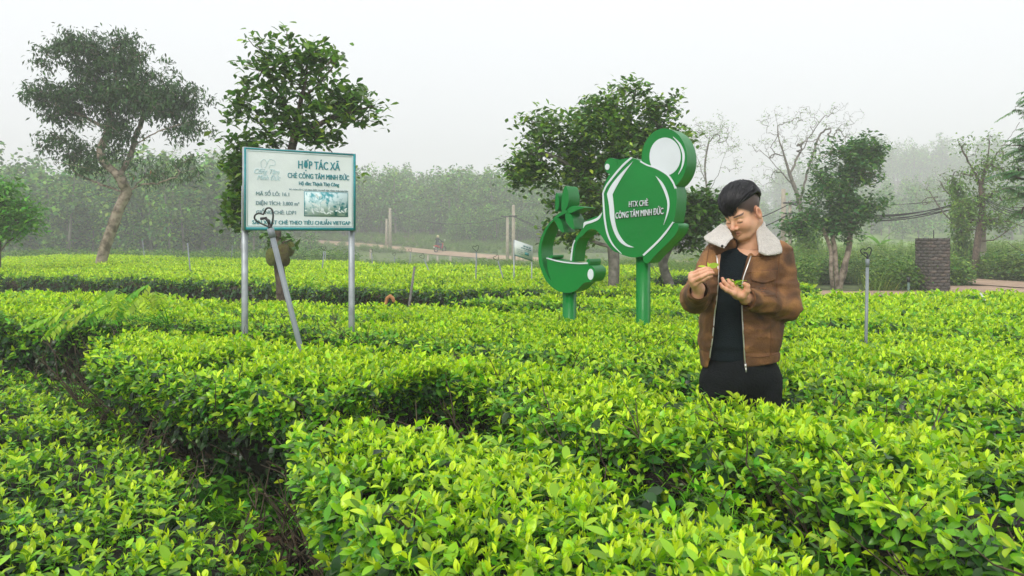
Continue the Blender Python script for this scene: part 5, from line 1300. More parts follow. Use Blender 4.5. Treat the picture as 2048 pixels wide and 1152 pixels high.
def ell(cx, cy_, rx, ry, n=48, rot=0): 
    a = np.linspace(0, 2*math.pi, n, endpoint=False); return np.c_[cx+rx*np.cos(a)*math.cos(rot)-ry*np.sin(a)*math.sin(rot), cy_+rx*np.cos(a)*math.sin(rot)+ry*np.sin(a)*math.cos(rot)]
pot = c5([(318, 290), (318, 290), (260, 310), (200, 365), (140, 435), (105, 520), (97, 600), (97, 700), (97, 700)])+c4([(645, 372), (600, 385), (545, 408), (505, 430), (492, 450), (485, 490), (470, 520), (457, 545), (458, 568), (480, 565), (500, 545), (530, 515), (575, 497), (615, 512), (660, 560), (700, 620), (760, 690), (800, 715)])+c5([(180, 1000), (250, 1035), (330, 1056), (412, 1046), (412, 1046), (520, 950), (600, 860), (645, 785), (645, 785), (660, 700), (668, 600), (662, 530), (640, 480), (600, 425), (550, 385), (500, 362), (440, 345), (385, 312), (385, 312)])
prism('teapot_body', closed(pot, 5), -TH, .004, M_green)
ring = ell(1180+571/3.842, 240+300/3.842, 175/3.842, 236/3.842, 72); prism('handle_disc', ring, -TH, 0, M_green)
prism('lid_knob', ell(1180+160/3.842, 240+354/3.842, 50/3.842, 63/3.842, 40), -TH, -.003, M_green)
prism('lid_neck', dedupe(c5([(185, 300), (225, 300), (300, 292), (300, 400), (170, 420), (160, 400)])), -TH, -.006, M_green)
foot = c5([(648, 790), (648, 790), (676, 797), (684, 812), (676, 850), (640, 905), (560, 985), (500, 1045), (455, 1095), (432, 1100), (413, 1075), (411, 1045), (411, 1045), (520, 955), (600, 865)])
prism('teapot_foot', closed(foot, 5), -TH, .008, M_green)
cup = c4([(236, 395), (236, 395), (190, 430), (150, 480), (103, 570), (78, 680), (82, 800), (112, 900), (160, 990), (235, 1058), (310, 1084), (380, 1082), (440, 1052), (500, 995), (560, 985), (592, 940), (600, 880), (575, 842), (540, 828), (537, 800), (537, 800), (450, 815), (350, 808), (250, 790), (155, 765), (155, 765), (160, 850), (180, 930), (198, 985), (198, 985), (165, 930), (125, 840), (104, 700), (118, 600), (175, 470), (250, 395), (250, 395)])
prism('cup_body', closed(cup, 4), -TH, 0, M_green)
prism('cup_lip', closed(c4([(528, 782), (545, 775), (553, 800), (545, 835), (530, 835), (524, 800)]), 4), -TH, .004, M_green)
prism('saucer_rim', closed(c4([(170, 768), (168, 752), (185, 740), (205, 742), (200, 768)]), 4), -TH, -.008, M_green)
stream = c4([(468, 513), (468, 513), (430, 560), (405, 610), (385, 690), (368, 795), (368, 795), (400, 800), (400, 800), (410, 700), (428, 620), (460, 575), (480, 565)])
prism('pouring_stream', closed(stream, 4), -TH, -.004, M_green)
leaves = [[(290, 325), (288, 230), (305, 140), (330, 100), (350, 160), (355, 220), (345, 280), (322, 322)], [(233, 325), (230, 240), (240, 165), (258, 190), (266, 260), (258, 310), (240, 335)], [(330, 345), (355, 305), (400, 283), (450, 290), (508, 300), (470, 312), (420, 330), (380, 350)],
          [(330, 348), (365, 355), (395, 400), (405, 460), (408, 500), (370, 480), (335, 430), (326, 390)], [(222, 398), (265, 395), (295, 440), (310, 490), (315, 530), (275, 505), (245, 450)], [(215, 410), (245, 372), (300, 335), (345, 325), (338, 350), (290, 372), (250, 402)]]
for q, l_ in enumerate(leaves): prism('sign_leaf', closed(c4(l_), 4), -TH*.98, .002*(q-2), M_green)
# white trim, raised plates
def band(pts, wid, name='white_trim', w1=.0085, base=-.01):
    P = smooth_poly(pts, 40); T_ = np.gradient(P, axis=0); T_ /= np.linalg.norm(T_, axis=1, keepdims=True); N_ = np.stack([-T_[:, 1], T_[:, 0]], 1); wd_ = np.interp(np.linspace(0, 1, 40), np.linspace(0, 1, len(wid)), wid)[:, None]/2
    return prism(name, np.vstack([P+N_*wd_, (P-N_*wd_)[::-1]]), base, w1, M_white2, bev=0)
prism('white_disc', ell(1180+578/3.842, 240+281/3.842, 120/3.842, 146/3.842, 60), -.01, .0032, M_white2, bev=0)
prism('white_dot', ell(1214.7, 333.7, 4.4, 6.2, 24), -.01, .003, M_white2, bev=0)
prism('white_dot', ell(1060+560/4.61, 350+916/4.61, 27/4.61, 51/4.61, 30), -.01, .004, M_white2, bev=0)
band(c5([(640, 130), (690, 185), (718, 255), (718, 320), (705, 370), (680, 418)]), [.8, 3.2, 4.8, 4.6, 3, .8], w1=.005)
band(c5([(322, 290), (260, 345), (190, 425), (130, 505), (104, 562)]), [3.6, 3.8, 3.8, 3.6, 2.8]); band(c5([(103, 562), (108, 650), (118, 770), (140, 880), (180, 960), (245, 1028)]), [2.6, 3.2, 3.4, 3.4, 2.8, .8])
cres = c5([(334, 318), (334, 318), (232, 420), (165, 505), (134, 568), (134, 568), (150, 660), (160, 760), (188, 860), (232, 935), (290, 972), (342, 979), (342, 979), (275, 945), (222, 870), (196, 780), (188, 680), (176, 572), (176, 572), (205, 515), (265, 415)])
prism('white_trim', closed(cres, 4), -.01, .0085, M_white2, bev=0)
band(c5([(388, 318), (440, 346), (500, 366), (560, 396), (604, 428), (640, 480), (658, 527)]), [2.6, 2.8, 2.8, 2.8, 3.2, 3.2, 2.6], w1=.0065)
prism('white_trim', closed(c5([(508, 430), (508, 430), (560, 482), (598, 560), (614, 640), (604, 715), (568, 808), (568, 808), (592, 715), (598, 640), (582, 575), (552, 505)]), 4), -.01, .0085, M_white2, bev=0)
band(c5([(643, 785), (590, 860), (520, 940), (414, 1040)]), [2.6, 4.0, 4.0, 3.8], w1=.012)
prism('white_trim', closed(c4([(670, 342), (670, 342), (625, 392), (560, 420), (512, 432), (500, 445), (494, 492), (494, 492), (520, 458), (575, 440), (635, 412), (660, 375)]), 4), -.01, .0085, M_white2, bev=0)
band(c4([(154, 766), (250, 792), (350, 808), (450, 815), (535, 812)]), [1.6, 2.2, 2.4, 2.4, 3.2], w1=.006); band(c4([(415, 600), (395, 660), (378, 790)]), [1.4, 2.4, 2.8], w1=.004)
def line_frame(p0, p1):
    a, b = onface(*p0), onface(*p1); e = (b-a); Lw = np.linalg.norm(e); e = e/Lw; up_ = np.array([0, 0, 1.0])
    def f(u, v, w=0.0):
        u, v, w = np.broadcast_arrays(np.asarray(u, float), np.asarray(v, float), np.asarray(w, float)); return a+u[..., None]*e+v[..., None]*up_+w[..., None]*fn
    return f, Lw
M_redge = plain('letter_edge', (0.10, 0.05, 0.04), .6)
for s_, p0, p1, cp in [('HTX CHÈ', (1259.5, 414.2), (1297.6, 411.0), 11.2), ('CÔNG TÂM MINH ĐỨC', (1232.6, 437.5), (1328.2, 428.0), 12.0)]:
    f, Lw = line_frame(p0, p1); cap = cp/FPX*5.95
    put_text('lettering_edge', s_, tea, M_redge, f, -.002, Lw+.002, -.002, cap*1.03, .03, depth=.008, lift=.004)
    put_text('lettering', s_, tea, M_white2, f, 0, Lw, 0, cap, .010, depth=.011, lift=.0045)
for px, yy, d_ in ((1139, 1086, None), (1286.6, 600, None)):
    top = onface(px, 588 if px < 1200 else 520, -TH/2); hw = .040; b_ = np.array([top[0], top[1], 0]); M_ = rotm(-YAW)
    zt = (onface(px, 584, 0) if px < 1200 else onface(px, 512, 0))[2]
    V, F = box(-hw, hw, -hw, hw, -.05, zt+.03); MB().add(V@M_.T+b_, F).build('post', M_green, tea)

# ------------------------------------------------------------------ haze
hz = MB().add(*box(-345, 345, -36, 346, -2.2, 36)).build('haze', [])
mh = bpy.data.materials.new('haze_air'); mh.use_nodes = True; th = mh.node_tree; th.nodes.clear()
oh = th.nodes.new('ShaderNodeOutputMaterial'); pv = th.nodes.new('ShaderNodeVolumePrincipled'); pv.inputs['Color'].default_value = (.99, 1, 1, 1); pv.inputs['Density'].default_value = .0038; pv.inputs['Anisotropy'].default_value = .1
th.links.new(pv.outputs[0], oh.inputs['Volume']); hz.data.materials.append(mh); hz['kind'] = 'stuff'
# ------------------------------------------------------------------ signed-distance modelling for the man
def grid(lo, hi, h):
    ax = [np.arange(lo[i], hi[i]+h, h, dtype=np.float32) for i in range(3)]
    return ax, np.stack(np.meshgrid(*ax, indexing='ij'), -1)
def smin(a, b, k):
    h_ = np.clip(.5+.5*(b-a)/k, 0, 1); return b+(a-b)*h_-k*h_*(1-h_)
def smax(a, b, k): return -smin(-a, -b, k)
def s_ell(P, c, r_):
    q = (P-np.float32(c))/np.float32(r_); k0 = np.sqrt((q*q).sum(-1)); return (k0-1)*min(r_)*.5+(k0-1)*np.float32(np.mean(r_))*.5
def s_cap(P, a, b, ra, rb=None):
    rb = ra if rb is None else rb; a = np.float32(a); b = np.float32(b); ba = b-a; t_ = np.clip(((P-a)@ba)/max(float(ba@ba), 1e-9), 0, 1)
    return np.sqrt(((P-a-t_[..., None]*ba)**2).sum(-1))-(ra+(rb-ra)*t_)
def nets(ax, D):
    """surface nets: one vertex per crossed cell, one quad per crossed edge"""
    s_ = D < 0; nx, ny, nz = D.shape
    c = np.zeros((nx-1, ny-1, nz-1), np.int16)
    for dx in (0, 1):
        for dy in (0, 1):
            for dz in (0, 1): c += s_[dx:nx-1+dx, dy:ny-1+dy, dz:nz-1+dz]
    act = (c > 0) & (c < 8); I = np.argwhere(act); idx = np.full(act.shape, -1, np.int64); idx[act] = np.arange(len(I))
    acc = np.zeros((len(I), 3)); cnt = np.zeros(len(I))
    cor = [(0, 0, 0), (1, 0, 0), (0, 1, 0), (1, 1, 0), (0, 0, 1), (1, 0, 1), (0, 1, 1), (1, 1, 1)]
    vals = [D[I[:, 0]+a, I[:, 1]+b, I[:, 2]+e] for a, b, e in cor]
    for p in range(8):
        for q in range(p+1, 8):
            df = np.array(cor[q])-np.array(cor[p])
            if np.abs(df).sum() != 1: continue
            a, b = vals[p], vals[q]; m = (a < 0) != (b < 0); t_ = np.where(m, a/np.where(m, a-b, 1), 0)
            acc[m] += (np.array(cor[p])+df*t_[:, None])[m]; cnt += m
    h = ax[0][1]-ax[0][0]; V = (I+acc/cnt[:, None])*h+np.array([ax[0][0], ax[1][0], ax[2][0]])
    F = []
    for d_ in range(3):
        e = [0, 0, 0]; e[d_] = 1; a = s_[:nx-e[0], :ny-e[1], :nz-e[2]]; b = s_[e[0]:, e[1]:, e[2]:]
        E_ = np.argwhere(a != b); u_, v_ = [(1, 2), (2, 0), (0, 1)][d_]
        ok = (E_[:, u_] > 0) & (E_[:, v_] > 0) & (E_[:, u_] < D.shape[u_]-1) & (E_[:, v_] < D.shape[v_]-1); E_ = E_[ok]
        if not len(E_): continue
        fl = a[E_[:, 0], E_[:, 1], E_[:, 2]]
        du = np.zeros(3, int); du[u_] = 1; dv = np.zeros(3, int); dv[v_] = 1
        g = lambda X: idx[X[:, 0], X[:, 1], X[:, 2]]
        q = np.stack([g(E_-du-dv), g(E_-dv), g(E_), g(E_-du)], 1); q[~fl] = q[~fl][:, ::-1]; F.append(q[(q >= 0).all(1)])
    return V, np.concatenate(F)
DM = 3.56
def W(px, py, yo=0.0): return unp(px, py, DM+yo)
mo = np.array([W(1481, 600)[0], DM, 0.0])
man = thing('person', mo, 'man in a brown suede jacket with fleece collar, looking at tea leaves he holds', 'person')

# --- skin
M_skin, ts, bs = new_mat('skin'); nd, lk = ts.nodes.new, ts.links.new
def at_(n_): q = nd('ShaderNodeAttribute'); q.attribute_name = n_; return q.outputs['Fac']
def mixc(a, colb, fac):
    q = nd('ShaderNodeMix'); q.data_type = 'RGBA'
    if isinstance(a, tuple): q.inputs['A'].default_value = (*a, 1)
    else: lk(a, q.inputs['A'])
    q.inputs['B'].default_value = (*colb, 1); lk(fac, q.inputs['Factor']); return q.outputs['Result']
nzs = nd('ShaderNodeTexNoise'); nzs.inputs['Scale'].default_value = 45; tcs = nd('ShaderNodeTexCoord'); lk(tcs.outputs['Object'], nzs.inputs['Vector'])
c_ = mixc((0.74, 0.43, 0.27), (0.66, 0.34, 0.20), nzs.outputs['Fac']); c_ = mixc(c_, (0.55, 0.20, 0.13), at_('red')); c_ = mixc(c_, (0.36, 0.12, 0.09), at_('lip')); c_ = mixc(c_, (0.022, 0.018, 0.018), at_('dark'))
lk(c_, bs.inputs['Base Color']); bs.inputs['Roughness'].default_value = .5; bs.inputs['Subsurface Weight'].default_value = .12; bs.inputs['Subsurface Radius'].default_value = (.012, .005, .003); bs.inputs['Subsurface Scale'].default_value = .6

HS = .93                                          # head size
HC = W(1485, 424, .0); ps, pt = R(51), R(28)
hf = np.array([-math.sin(ps)*math.cos(pt), -math.cos(ps)*math.cos(pt), -math.sin(pt)]); hl = np.array([math.cos(ps), -math.sin(ps), 0]); hu = np.cross(hf, hl)*-1
if hu[2] < 0: hu = -hu
rl = R(4); hl, hu = hl*math.cos(rl)+hu*math.sin(rl), hu*math.cos(rl)-hl*math.sin(rl)
HM = np.stack([hl, hf, hu], 0)                    # world -> head (left, forward, up)
def h2w(q): return HC+np.asarray(q)@HM*HS
NB = W(1499, 512, .035)
def head_sdf(P):
    Q = ((P-np.float32(HC))@np.float32(HM.T/HS)); A = Q.copy(); A[..., 0] = np.abs(A[..., 0])
    D = s_ell(Q, (0, -.018, .036), (.076, .094, .084))
    D = smin(D, s_ell(Q, (0, .034, -.036), (.062, .058, .074)), .03)
    D = smin(D, s_cap(A, (.052, .0, -.055), (.030, .062, -.092), .017, .017), .03)
    D = smin(D, s_ell(Q, (0, .077, -.100), (.020, .017, .015)), .025)
    D = smin(D, s_ell(A, (.040, .060, -.040), (.025, .026, .028)), .022)
    D = smin(D, s_cap(A, (0, .083, .016), (.040, .070, .013), .010, .008), .02)
    D = smax(D, -s_ell(A, (.031, .097, -.008), (.018, .016, .011)), .010)
    D = smin(D, s_ell(A, (.031, .0765, -.010), (.0155, .0125, .0115)), .003)
    D = smin(D, s_cap(Q, (0, .088, .002), (0, .106, -.030), .0065, .010), .012)
    D = smin(D, s_ell(Q, (0, .110, -.036), (.0115, .011, .0105)), .006)
    D = smin(D, s_ell(A, (.0145, .099, -.040), (.0085, .010, .008)), .005)
    D = smax(D, -s_ell(A, (.007, .106, -.047), (.0042, .0055, .004)), .002)
    D = smin(D, s_cap(A, (0, .0955, -.0615), (.021, .0845, -.0680), .0052, .0025), .005)
    D = smin(D, s_cap(A, (0, .0935, -.0745), (.016, .085, -.0735), .0065, .003), .005)
    D = smax(D, -s_cap(A, (0, .1015, -.0680), (.022, .0885, -.0700), .0016), .0015)
    ear = s_ell(A, (.080, -.010, -.018), (.0085, .020, .033)); ear = smax(ear, -s_ell(A, (.088, -.006, -.014), (.007, .010, .019)), .004)
    D = smin(D, ear, .006)
    D = D*HS; D = smin(D, s_cap(P, h2w((0, -.03, -.07)), NB, .055, .060), .022)
    return D
def hcol(V):
    Q = (V-HC)@HM.T/HS; a = np.abs(Q[:, 0]); b, c = Q[:, 1], Q[:, 2]
    g = lambda x, y, z, sx, sy, sz: np.exp(-((a-x)/sx)**2-((b-y)/sy)**2-((c-z)/sz)**2)
    red = np.clip(.7*g(.079, -.01, -.01, .012, .03, .035)+.45*g(.04, .07, -.04, .022, .03, .02)+.5*g(0, .11, -.036, .016, .02, .014), 0, .85)
    lip = np.clip(1.3*(g(0, .095, -.0675, .020, .014, .0075)), 0, .9)
    brow = (np.exp(-((c-(.017+.12*(a-.03)-2.2*(a-.034)**2))/.0038)**2) > .35)*(a > .014)*(a < .052)*(b > .05)*.88
    lash = np.clip(np.exp(-((c-(-.0165+3.5*(a-.031)**2))/.0024)**2)*(a > .0175)*(a < .046)*(b > .055), 0, 1)*.92
    edge = .030-.10*np.clip(-b-.0, 0, .2)-.0*b
    stub = np.clip((c-(-.015-.45*np.clip(-b-.01, 0, .1)))/.02, 0, 1)*np.clip((.040+.9*np.clip(c-.01, 0, .04)-b)/.015, 0, 1)*(a > .035)*.93*(np.sqrt(((a-.079)/.014)**2+((b+.01)/.025)**2+((c+.012)/.036)**2) > 1)
    nape = np.clip((c+.06)/.03, 0, 1)*(b < -.06)*.9
    frh = np.clip((c-.066)/.01, 0, 1)*.95
    dark = np.clip(np.maximum.reduce([brow, lash, stub, nape, frh]), 0, 1); return red, lip, dark
def poly_caps(P, pts, rs, k=.004, D=None):
    for i in range(len(pts)-1):
        q = s_cap(P, pts[i], pts[i+1], rs[i], rs[i+1]); D = q if D is None else smin(D, q, k)
    return D
# hands
RW = W(1397, 577, -.285)                          # wrists
LW = W(1491, 597, -.185)
def hand_r(P):
    D = s_cap(P, RW+[0, .02, -.03], RW, .027, .024)
    kn = [W(1383, 549, -.31), W(1382, 555, -.325), W(1385, 562, -.33), W(1390, 568, -.325)]
    for q in kn: D = smin(D, s_cap(P, RW, q, .019, .0125), .012)
    D = smin(D, s_ell(P, W(1390, 563, -.30), (.024, .022, .026)), .012)
    fing = [[kn[0], W(1399, 541, -.335), W(1411, 537, -.335), W(1419, 537, -.33)], [kn[1], W(1400, 547, -.352), W(1415, 541, -.352), W(1423.5, 541, -.343)], [kn[2], W(1402, 554, -.358), W(1417, 547, -.36), W(1426, 546, -.35)], [kn[3], W(1405, 560, -.35), W(1416, 554, -.355), W(1423, 552, -.347)]]
    Fg = None
    for f_ in fing:
        q = poly_caps(P, f_, [.0100, .0084, .0075, .0064]); Fg = q if Fg is None else smin(Fg, q, .0015)
    D = smin(D, Fg, .006)
    D = smin(D, poly_caps(P, [W(1393, 566, -.29), W(1399, 552, -.285), W(1411, 543, -.295), W(1419, 538, -.31)], [.014, .0115, .0105, .008]), .006)
    return D
def hand_l(P):
    D = s_cap(P, LW+[.03, .02, -.003], LW, .027, .025)
    kn = [W(1467, 587, -.255), W(1469, 583, -.24), W(1472, 580, -.222), W(1475, 578, -.205)]
    for q in kn: D = smin(D, s_cap(P, LW, q, .020, .0125), .012)
    D = smin(D, s_ell(P, W(1479, 591, -.225), (.030, .028, .017)), .012)
    fing = [[kn[0], W(1453, 580, -.27), W(1445, 574, -.27), W(1441, 568, -.268)], [kn[1], W(1455, 572, -.262), W(1448, 564, -.262), W(1445, 557, -.258)], [kn[2], W(1464, 570, -.238), W(1459, 565, -.238), W(1456.5, 560, -.235)], [kn[3], W(1470, 571, -.21), W(1466, 567, -.21), W(1465, 562, -.208)]]
    Fg = None
    for f_ in fing:
        q = poly_caps(P, f_, [.0104, .0090, .0080, .0066]); Fg = q if Fg is None else smin(Fg, q, .0015)
    D = smin(D, Fg, .006)
    D = smin(D, poly_caps(P, [W(1486, 592, -.235), W(1494, 581, -.25), W(1494.5, 572, -.255), W(1489, 568, -.257)], [.016, .0135, .0115, .0085]), .006)
    return D
# body joints
SR, ER = W(1437, 517, .03), W(1390, 597, -.09); SL, EL = W(1557, 518, .03), W(1574, 612, -.03)
HIP = W(1481, 760, .02)
def body_sdf(P):
    D = s_cap(P, NB+[-.005, .0, -.06], HIP+[0, 0.02, .1], .085, .085)
    D = smin(D, s_cap(P, SR, SL, .05), .05); D = smin(D, s_cap(P, NB, NB+[0, 0, -.05], .055, .06), .03)
    for a, b, c_ in ((SR, ER, RW), (SL, EL, LW)):
        D = smin(D, s_cap(P, a, b, .045, .038), .03); D = smin(D, s_cap(P, b, c_, .038, .026), .015)
    for sx in (-1, 1):
        kn_ = np.array([mo[0]+sx*.10, DM, .46]); an = np.array([mo[0]+sx*.12, DM+.03, .08])
        D = smin(D, s_cap(P, HIP+[sx*.085, 0, .0], kn_, .08, .052), .03); D = smin(D, s_cap(P, kn_, an, .05, .036), .02); D = smin(D, s_cap(P, an+[0, .02, -.04], an+[sx*.03, -.14, -.05], .035, .028), .02)
    return D
skb = MB()
for lo, hi, h, fn_ in ((HC-[.14, .15, .17], HC+[.14, .15, .15], .0026, head_sdf), (RW-[.075, .10, .07], RW+[.095, .06, .11], .0022, hand_r), (LW-[.15, .12, .06], LW+[.07, .07, .12], .0022, hand_l), ([mo[0]-.36, DM-.32, -.02], [mo[0]+.36, DM+.18, 1.36], .014, body_sdf)):
    ax_, P = grid(lo, hi, h); V, F = nets(ax_, fn_(P))
    if fn_ is head_sdf: red, lip, dk = hcol(V)
    elif fn_ is body_sdf: red = lip = dk = np.zeros(len(V))
    else:
        red = np.full(len(V), .12); lip = dk = np.zeros(len(V))
        tips_ = [W(1419, 537, -.33), W(1423.5, 541, -.343), W(1426, 546, -.35), W(1423, 552, -.347), W(1441, 568, -.268), W(1445, 557, -.258), W(1456.5, 560, -.235), W(1489, 568, -.257)]
        for q in tips_: red = np.maximum(red, .6*np.exp(-(((V-q)**2).sum(1))/.014**2))
    skb.add(V, F, 0, red=red, lip=lip, dark=dk)
skin_o = skb.build('body', M_skin, man, smooth=True)
# fingernails
M_nail = plain('nail', (.62, .38, .30), .3)

# --- hair
M_hair = plain('black_hair', (.010, .010, .013), .45, noise=.4, nscale=90, spec=.4)
def hair_cap(P):
    Q = ((P-np.float32(HC))@np.float32(HM.T/HS))
    D = s_ell(Q, (0, -.016, .048), (.080, .097, .080)); D = smin(D, s_ell(Q, (-.01, .02, .085), (.060, .065, .042)), .03); D = smin(D, s_ell(Q, (.028, -.056, .062), (.056, .056, .056)), .02)
    cut = .060+.10*np.clip(Q[..., 1]-.02, 0, .05)-1.1*np.clip(-Q[..., 1]-.055, 0, .08)   # lower edge of the hair
    cut = np.where(Q[..., 1] > .05, .060, cut)+.15*np.clip(Q[..., 0]-.015, 0, .07)
    return smax(D, cut-Q[..., 2], .012)
ax_, P = grid(HC-[.15, .15, .12], HC+[.15, .15, .17], .004); V, F = nets(ax_, hair_cap(P)); hb_ = MB().add(V, F)
rh = np.random.default_rng(8)
def strand(s0, s1, rad, wd_, n=7, lift=.0, wave=0.0):
    s0 = s0/np.linalg.norm(s0); s1 = s1/np.linalg.norm(s1); om = math.acos(np.clip(s0@s1, -1, 1)); t_ = np.linspace(0, 1, n)[:, None]
    D_ = (np.sin((1-t_)*om)*s0+np.sin(t_*om)*s1)/math.sin(om); c0 = np.array([0, -.016, .048])
    dn_ = D_/np.linalg.norm(D_, axis=1, keepdims=True)
    if ((np.abs(dn_[:, 0]) > .45) & (dn_[:, 1] > -.45) & (dn_[:, 2] < .10+.22*(dn_[:, 0] > 0))).any(): return np.zeros((0, 3)), []   # would cross the temple
    P_ = c0+D_*np.array(rad)*(1+lift*np.sin(t_*math.pi)); T_ = np.gradient(P_, axis=0); T_ /= np.linalg.norm(T_, axis=1, keepdims=True)
    sd = np.cross(T_, D_); sd /= np.linalg.norm(sd, axis=1, keepdims=True); w_ = wd_*np.sin(np.linspace(.35, math.pi*.99, n))[:, None]
    P_ = P_+sd*wave*np.sin(t_*5)
    V_ = np.stack([P_-sd*w_-D_*.001, P_+D_*w_*.95, P_+sd*w_-D_*.001], 1).reshape(-1, 3); F_ = []
    for i in range(n-1):
        a = 3*i; F_ += [[a, a+1, a+4, a+3], [a+1, a+2, a+5, a+4]]
    return h2w(V_), F_
wh = np.array([.15, -.75, .75])
for _ in range(1500):
    k_ = rh.random()
    if k_ < .42:    # swept forward to the fringe
        a_ = rh.uniform(-.85, .5); e = np.array([a_, .95-.25*abs(a_), -.42+.62*rh.random()**1.8+.75*max(0, a_-.05)]); rad = np.array([.087, .106, .092])*rh.uniform(.97, 1.09); s0 = wh+rh.normal(0, .35, 3)*[1.6, 1, .3]
    elif k_ < .78:  # sides
        sg = rh.choice([-1, 1]); e = np.array([sg, rh.uniform(-.7, .55), rh.uniform(.10, .34)+.04*(sg > 0)]); rad = np.array([.085, .103, .087])*rh.uniform(.985, 1.035); s0 = np.array([sg*.25, rh.uniform(-.6, .5), 1.0])
    else:
        e = np.array([rh.uniform(-.9, .9), -1, rh.uniform(-.75, -.1)]); rad = np.array([.083, .101, .084])*rh.uniform(.98, 1.02); s0 = wh+rh.normal(0, .3, 3)
    V, F = strand(s0, e, rad, rh.uniform(.0014, .0034), lift=rh.uniform(0, .10), wave=rh.normal(0, .003)); hb_.add(V, F)
for _ in range(260):  # clumps
    k_ = rh.random()
    if k_ < .55: a_ = rh.uniform(-.9, .7); e = np.array([a_, .95-.25*abs(a_), -.45+.55*rh.random()**1.5+.75*max(0, a_-.05)]); s0 = wh+rh.normal(0, .4, 3)*[1.8, 1, .3]; rad = np.array([.086, .105, .092])*rh.uniform(1.0, 1.07)
    else: sg = rh.choice([-1, 1], p=[.3, .7]); e = np.array([sg, rh.uniform(-.9, .5), rh.uniform(.12, .36)+.04*(sg > 0)]); s0 = np.array([sg*.1, rh.uniform(-.7, .5), 1.0]); rad = np.array([.085, .104, .090])*rh.uniform(1.0, 1.06)
    if k_ < .55 and a_ > .3: continue
    V, F = strand(s0, e, rad, rh.uniform(.0035, .0062), n=9, lift=rh.uniform(.0, .10), wave=rh.normal(0, .004)); hb_.add(V, F)
for _ in range(170):  # a few wisps that stand off
    s0 = wh+rh.normal(0, .5, 3); e = s0+rh.normal(0, .7, 3); e[2] = max(e[2], .5*np.linalg.norm(e[:2])); s0[2] = max(s0[2], .4); V, F = strand(s0, e, np.array([.087, .104, .090])*rh.uniform(1.02, 1.09), .0007, lift=.05); hb_.add(V, F)
hair_o = hb_.build('hair', M_hair, man, smooth=True)

# --- clothes
def torso(P, zs, cx, hw, hd, cyy):
    z = P[..., 2]; c = np.interp(z, zs, cx).astype(np.float32); a = np.interp(z, zs, hw).astype(np.float32); b = np.interp(z, zs, hd).astype(np.float32); y0 = np.interp(z, zs, cyy).astype(np.float32)
    q = (np.abs((P[..., 0]-c)/a)**2.5+np.abs((P[..., 1]-y0)/b)**2.5)**(1/2.5); return (q-1)*b
zp = lambda y, yo=0: EYE-(y-HORIZON)/FPX*(DM+yo)
xp = lambda x, yo=0: (x-1024)/FPX*(DM+yo)
Zs = [zp(y) for y in (735, 722, 700, 690, 650, 600, 560, 530, 505, 485)]
CX = [xp(v) for v in (1481, 1481, 1481.5, 1482, 1485, 1486, 1488, 1492, 1497, 1499)]
HW = [.168, .172, .172, .180, .180, .178, .178, .172, .150, .085]; HD = [.115, .120, .120, .126, .126, .126, .124, .112, .090, .06]; CYY = [DM+.02]*6+[DM+.025, DM+.03, DM+.035, DM+.04]
o_ = np.argsort(Zs); Zs, CX, HW, HD, CYY = [np.array(v)[o_] for v in (Zs, CX, HW, HD, CYY)]
def crease(P, f=1.0):
    n1 = vnoise(P*np.array([11, 11, 26])*f, 1.0); n2 = vnoise(P*np.array([30, 30, 14])*f+7, 1.0)
    return (np.abs(n1)*1.0+np.abs(n2)*.45).astype(np.float32)
def sleeves(P):
    D = s_cap(P, SR+[0, 0, .012], ER, .066, .058); D = smin(D, s_cap(P, ER, RW+[.003, .016, -.012], .057, .044), .02)
    D2 = s_cap(P, SL+[0, 0, .012], EL, .068, .060); D2 = smin(D2, s_cap(P, EL, LW+[.020, .007, -.003], .060, .045), .02)
    return D, D2
zl = [zp(v) for v in (735, 717, 620, 560, 500, 486, 470)]; xl = [xp(v, -.11) for v in (1424, 1427, 1436, 1442, 1441, 1446, 1455)]; xr_ = [xp(v, -.11) for v in (1491, 1490, 1484, 1484, 1506, 1520, 1535)]
def jacket_sdf(P):
    T_ = torso(P, Zs, CX, HW, HD, CYY)
    T_ = smax(T_, P[..., 2]-np.float32(zp(470)), .03); D = smin(T_, s_cap(P, SR+[.02, .0, .0], SL+[-.02, .0, .0], .068), .05)
    D = smin(D, s_cap(P, NB+[-.05, .03, .0], NB+[.05, .03, 0], .075), .05)
    a, b = sleeves(P); D = smin(D, a, .018); D = smin(D, b, .018)
    z = P[..., 2]; D = D+(.019*crease(P)-.007)*np.clip((z-zp(722))/.05, 0, 1)
    D = D+.004*np.exp(-((z-zp(701))/.006)**2)                         # seam above the waistband
    body_in = torso(P, Zs, CX, HW-.016, HD-.016, CYY); D = smax(D, -np.maximum(body_in, -(z*0+.5)), .004)
    D = smax(D, np.float32(zp(728))-z+(P[..., 0]-xp(1481))*.10, .006)
    op = np.maximum(np.interp(z, zl[::1], xl).astype(np.float32)-P[..., 0], P[..., 0]-np.interp(z, zl, xr_).astype(np.float32)); op = np.maximum(op, P[..., 1]-np.float32(DM-.02))
    D = smax(D, -op, .005)
    neck = s_cap(P, NB+[-.005, -.03, -.035], NB+[0, -.01, .12], .066, .08); D = smax(D, -neck, .012)
    # hollow at the cuffs
    for w_, e_ in ((RW, ER), (LW, EL)):
        ax2 = (w_-e_)/np.linalg.norm(w_-e_); off = np.array([.003, .016, -.012]) if w_ is RW else np.array([.020, .007, -.003])
        D = smax(D, -s_cap(P, w_+off-ax2*.015, w_+off+ax2*.08, .034), .005)
        D = smax(D, ((P-np.float32(w_+off+ax2*.012))@np.float32(ax2)) - (1e3)*(np.sqrt(((P-np.float32(w_))**2).sum(-1)) > .12), .004)
    return D
zl = np.array(zl); oo = np.argsort(zl); zl = zl[oo]; xl = np.array(xl)[oo]; xr_ = np.array(xr_)[oo]
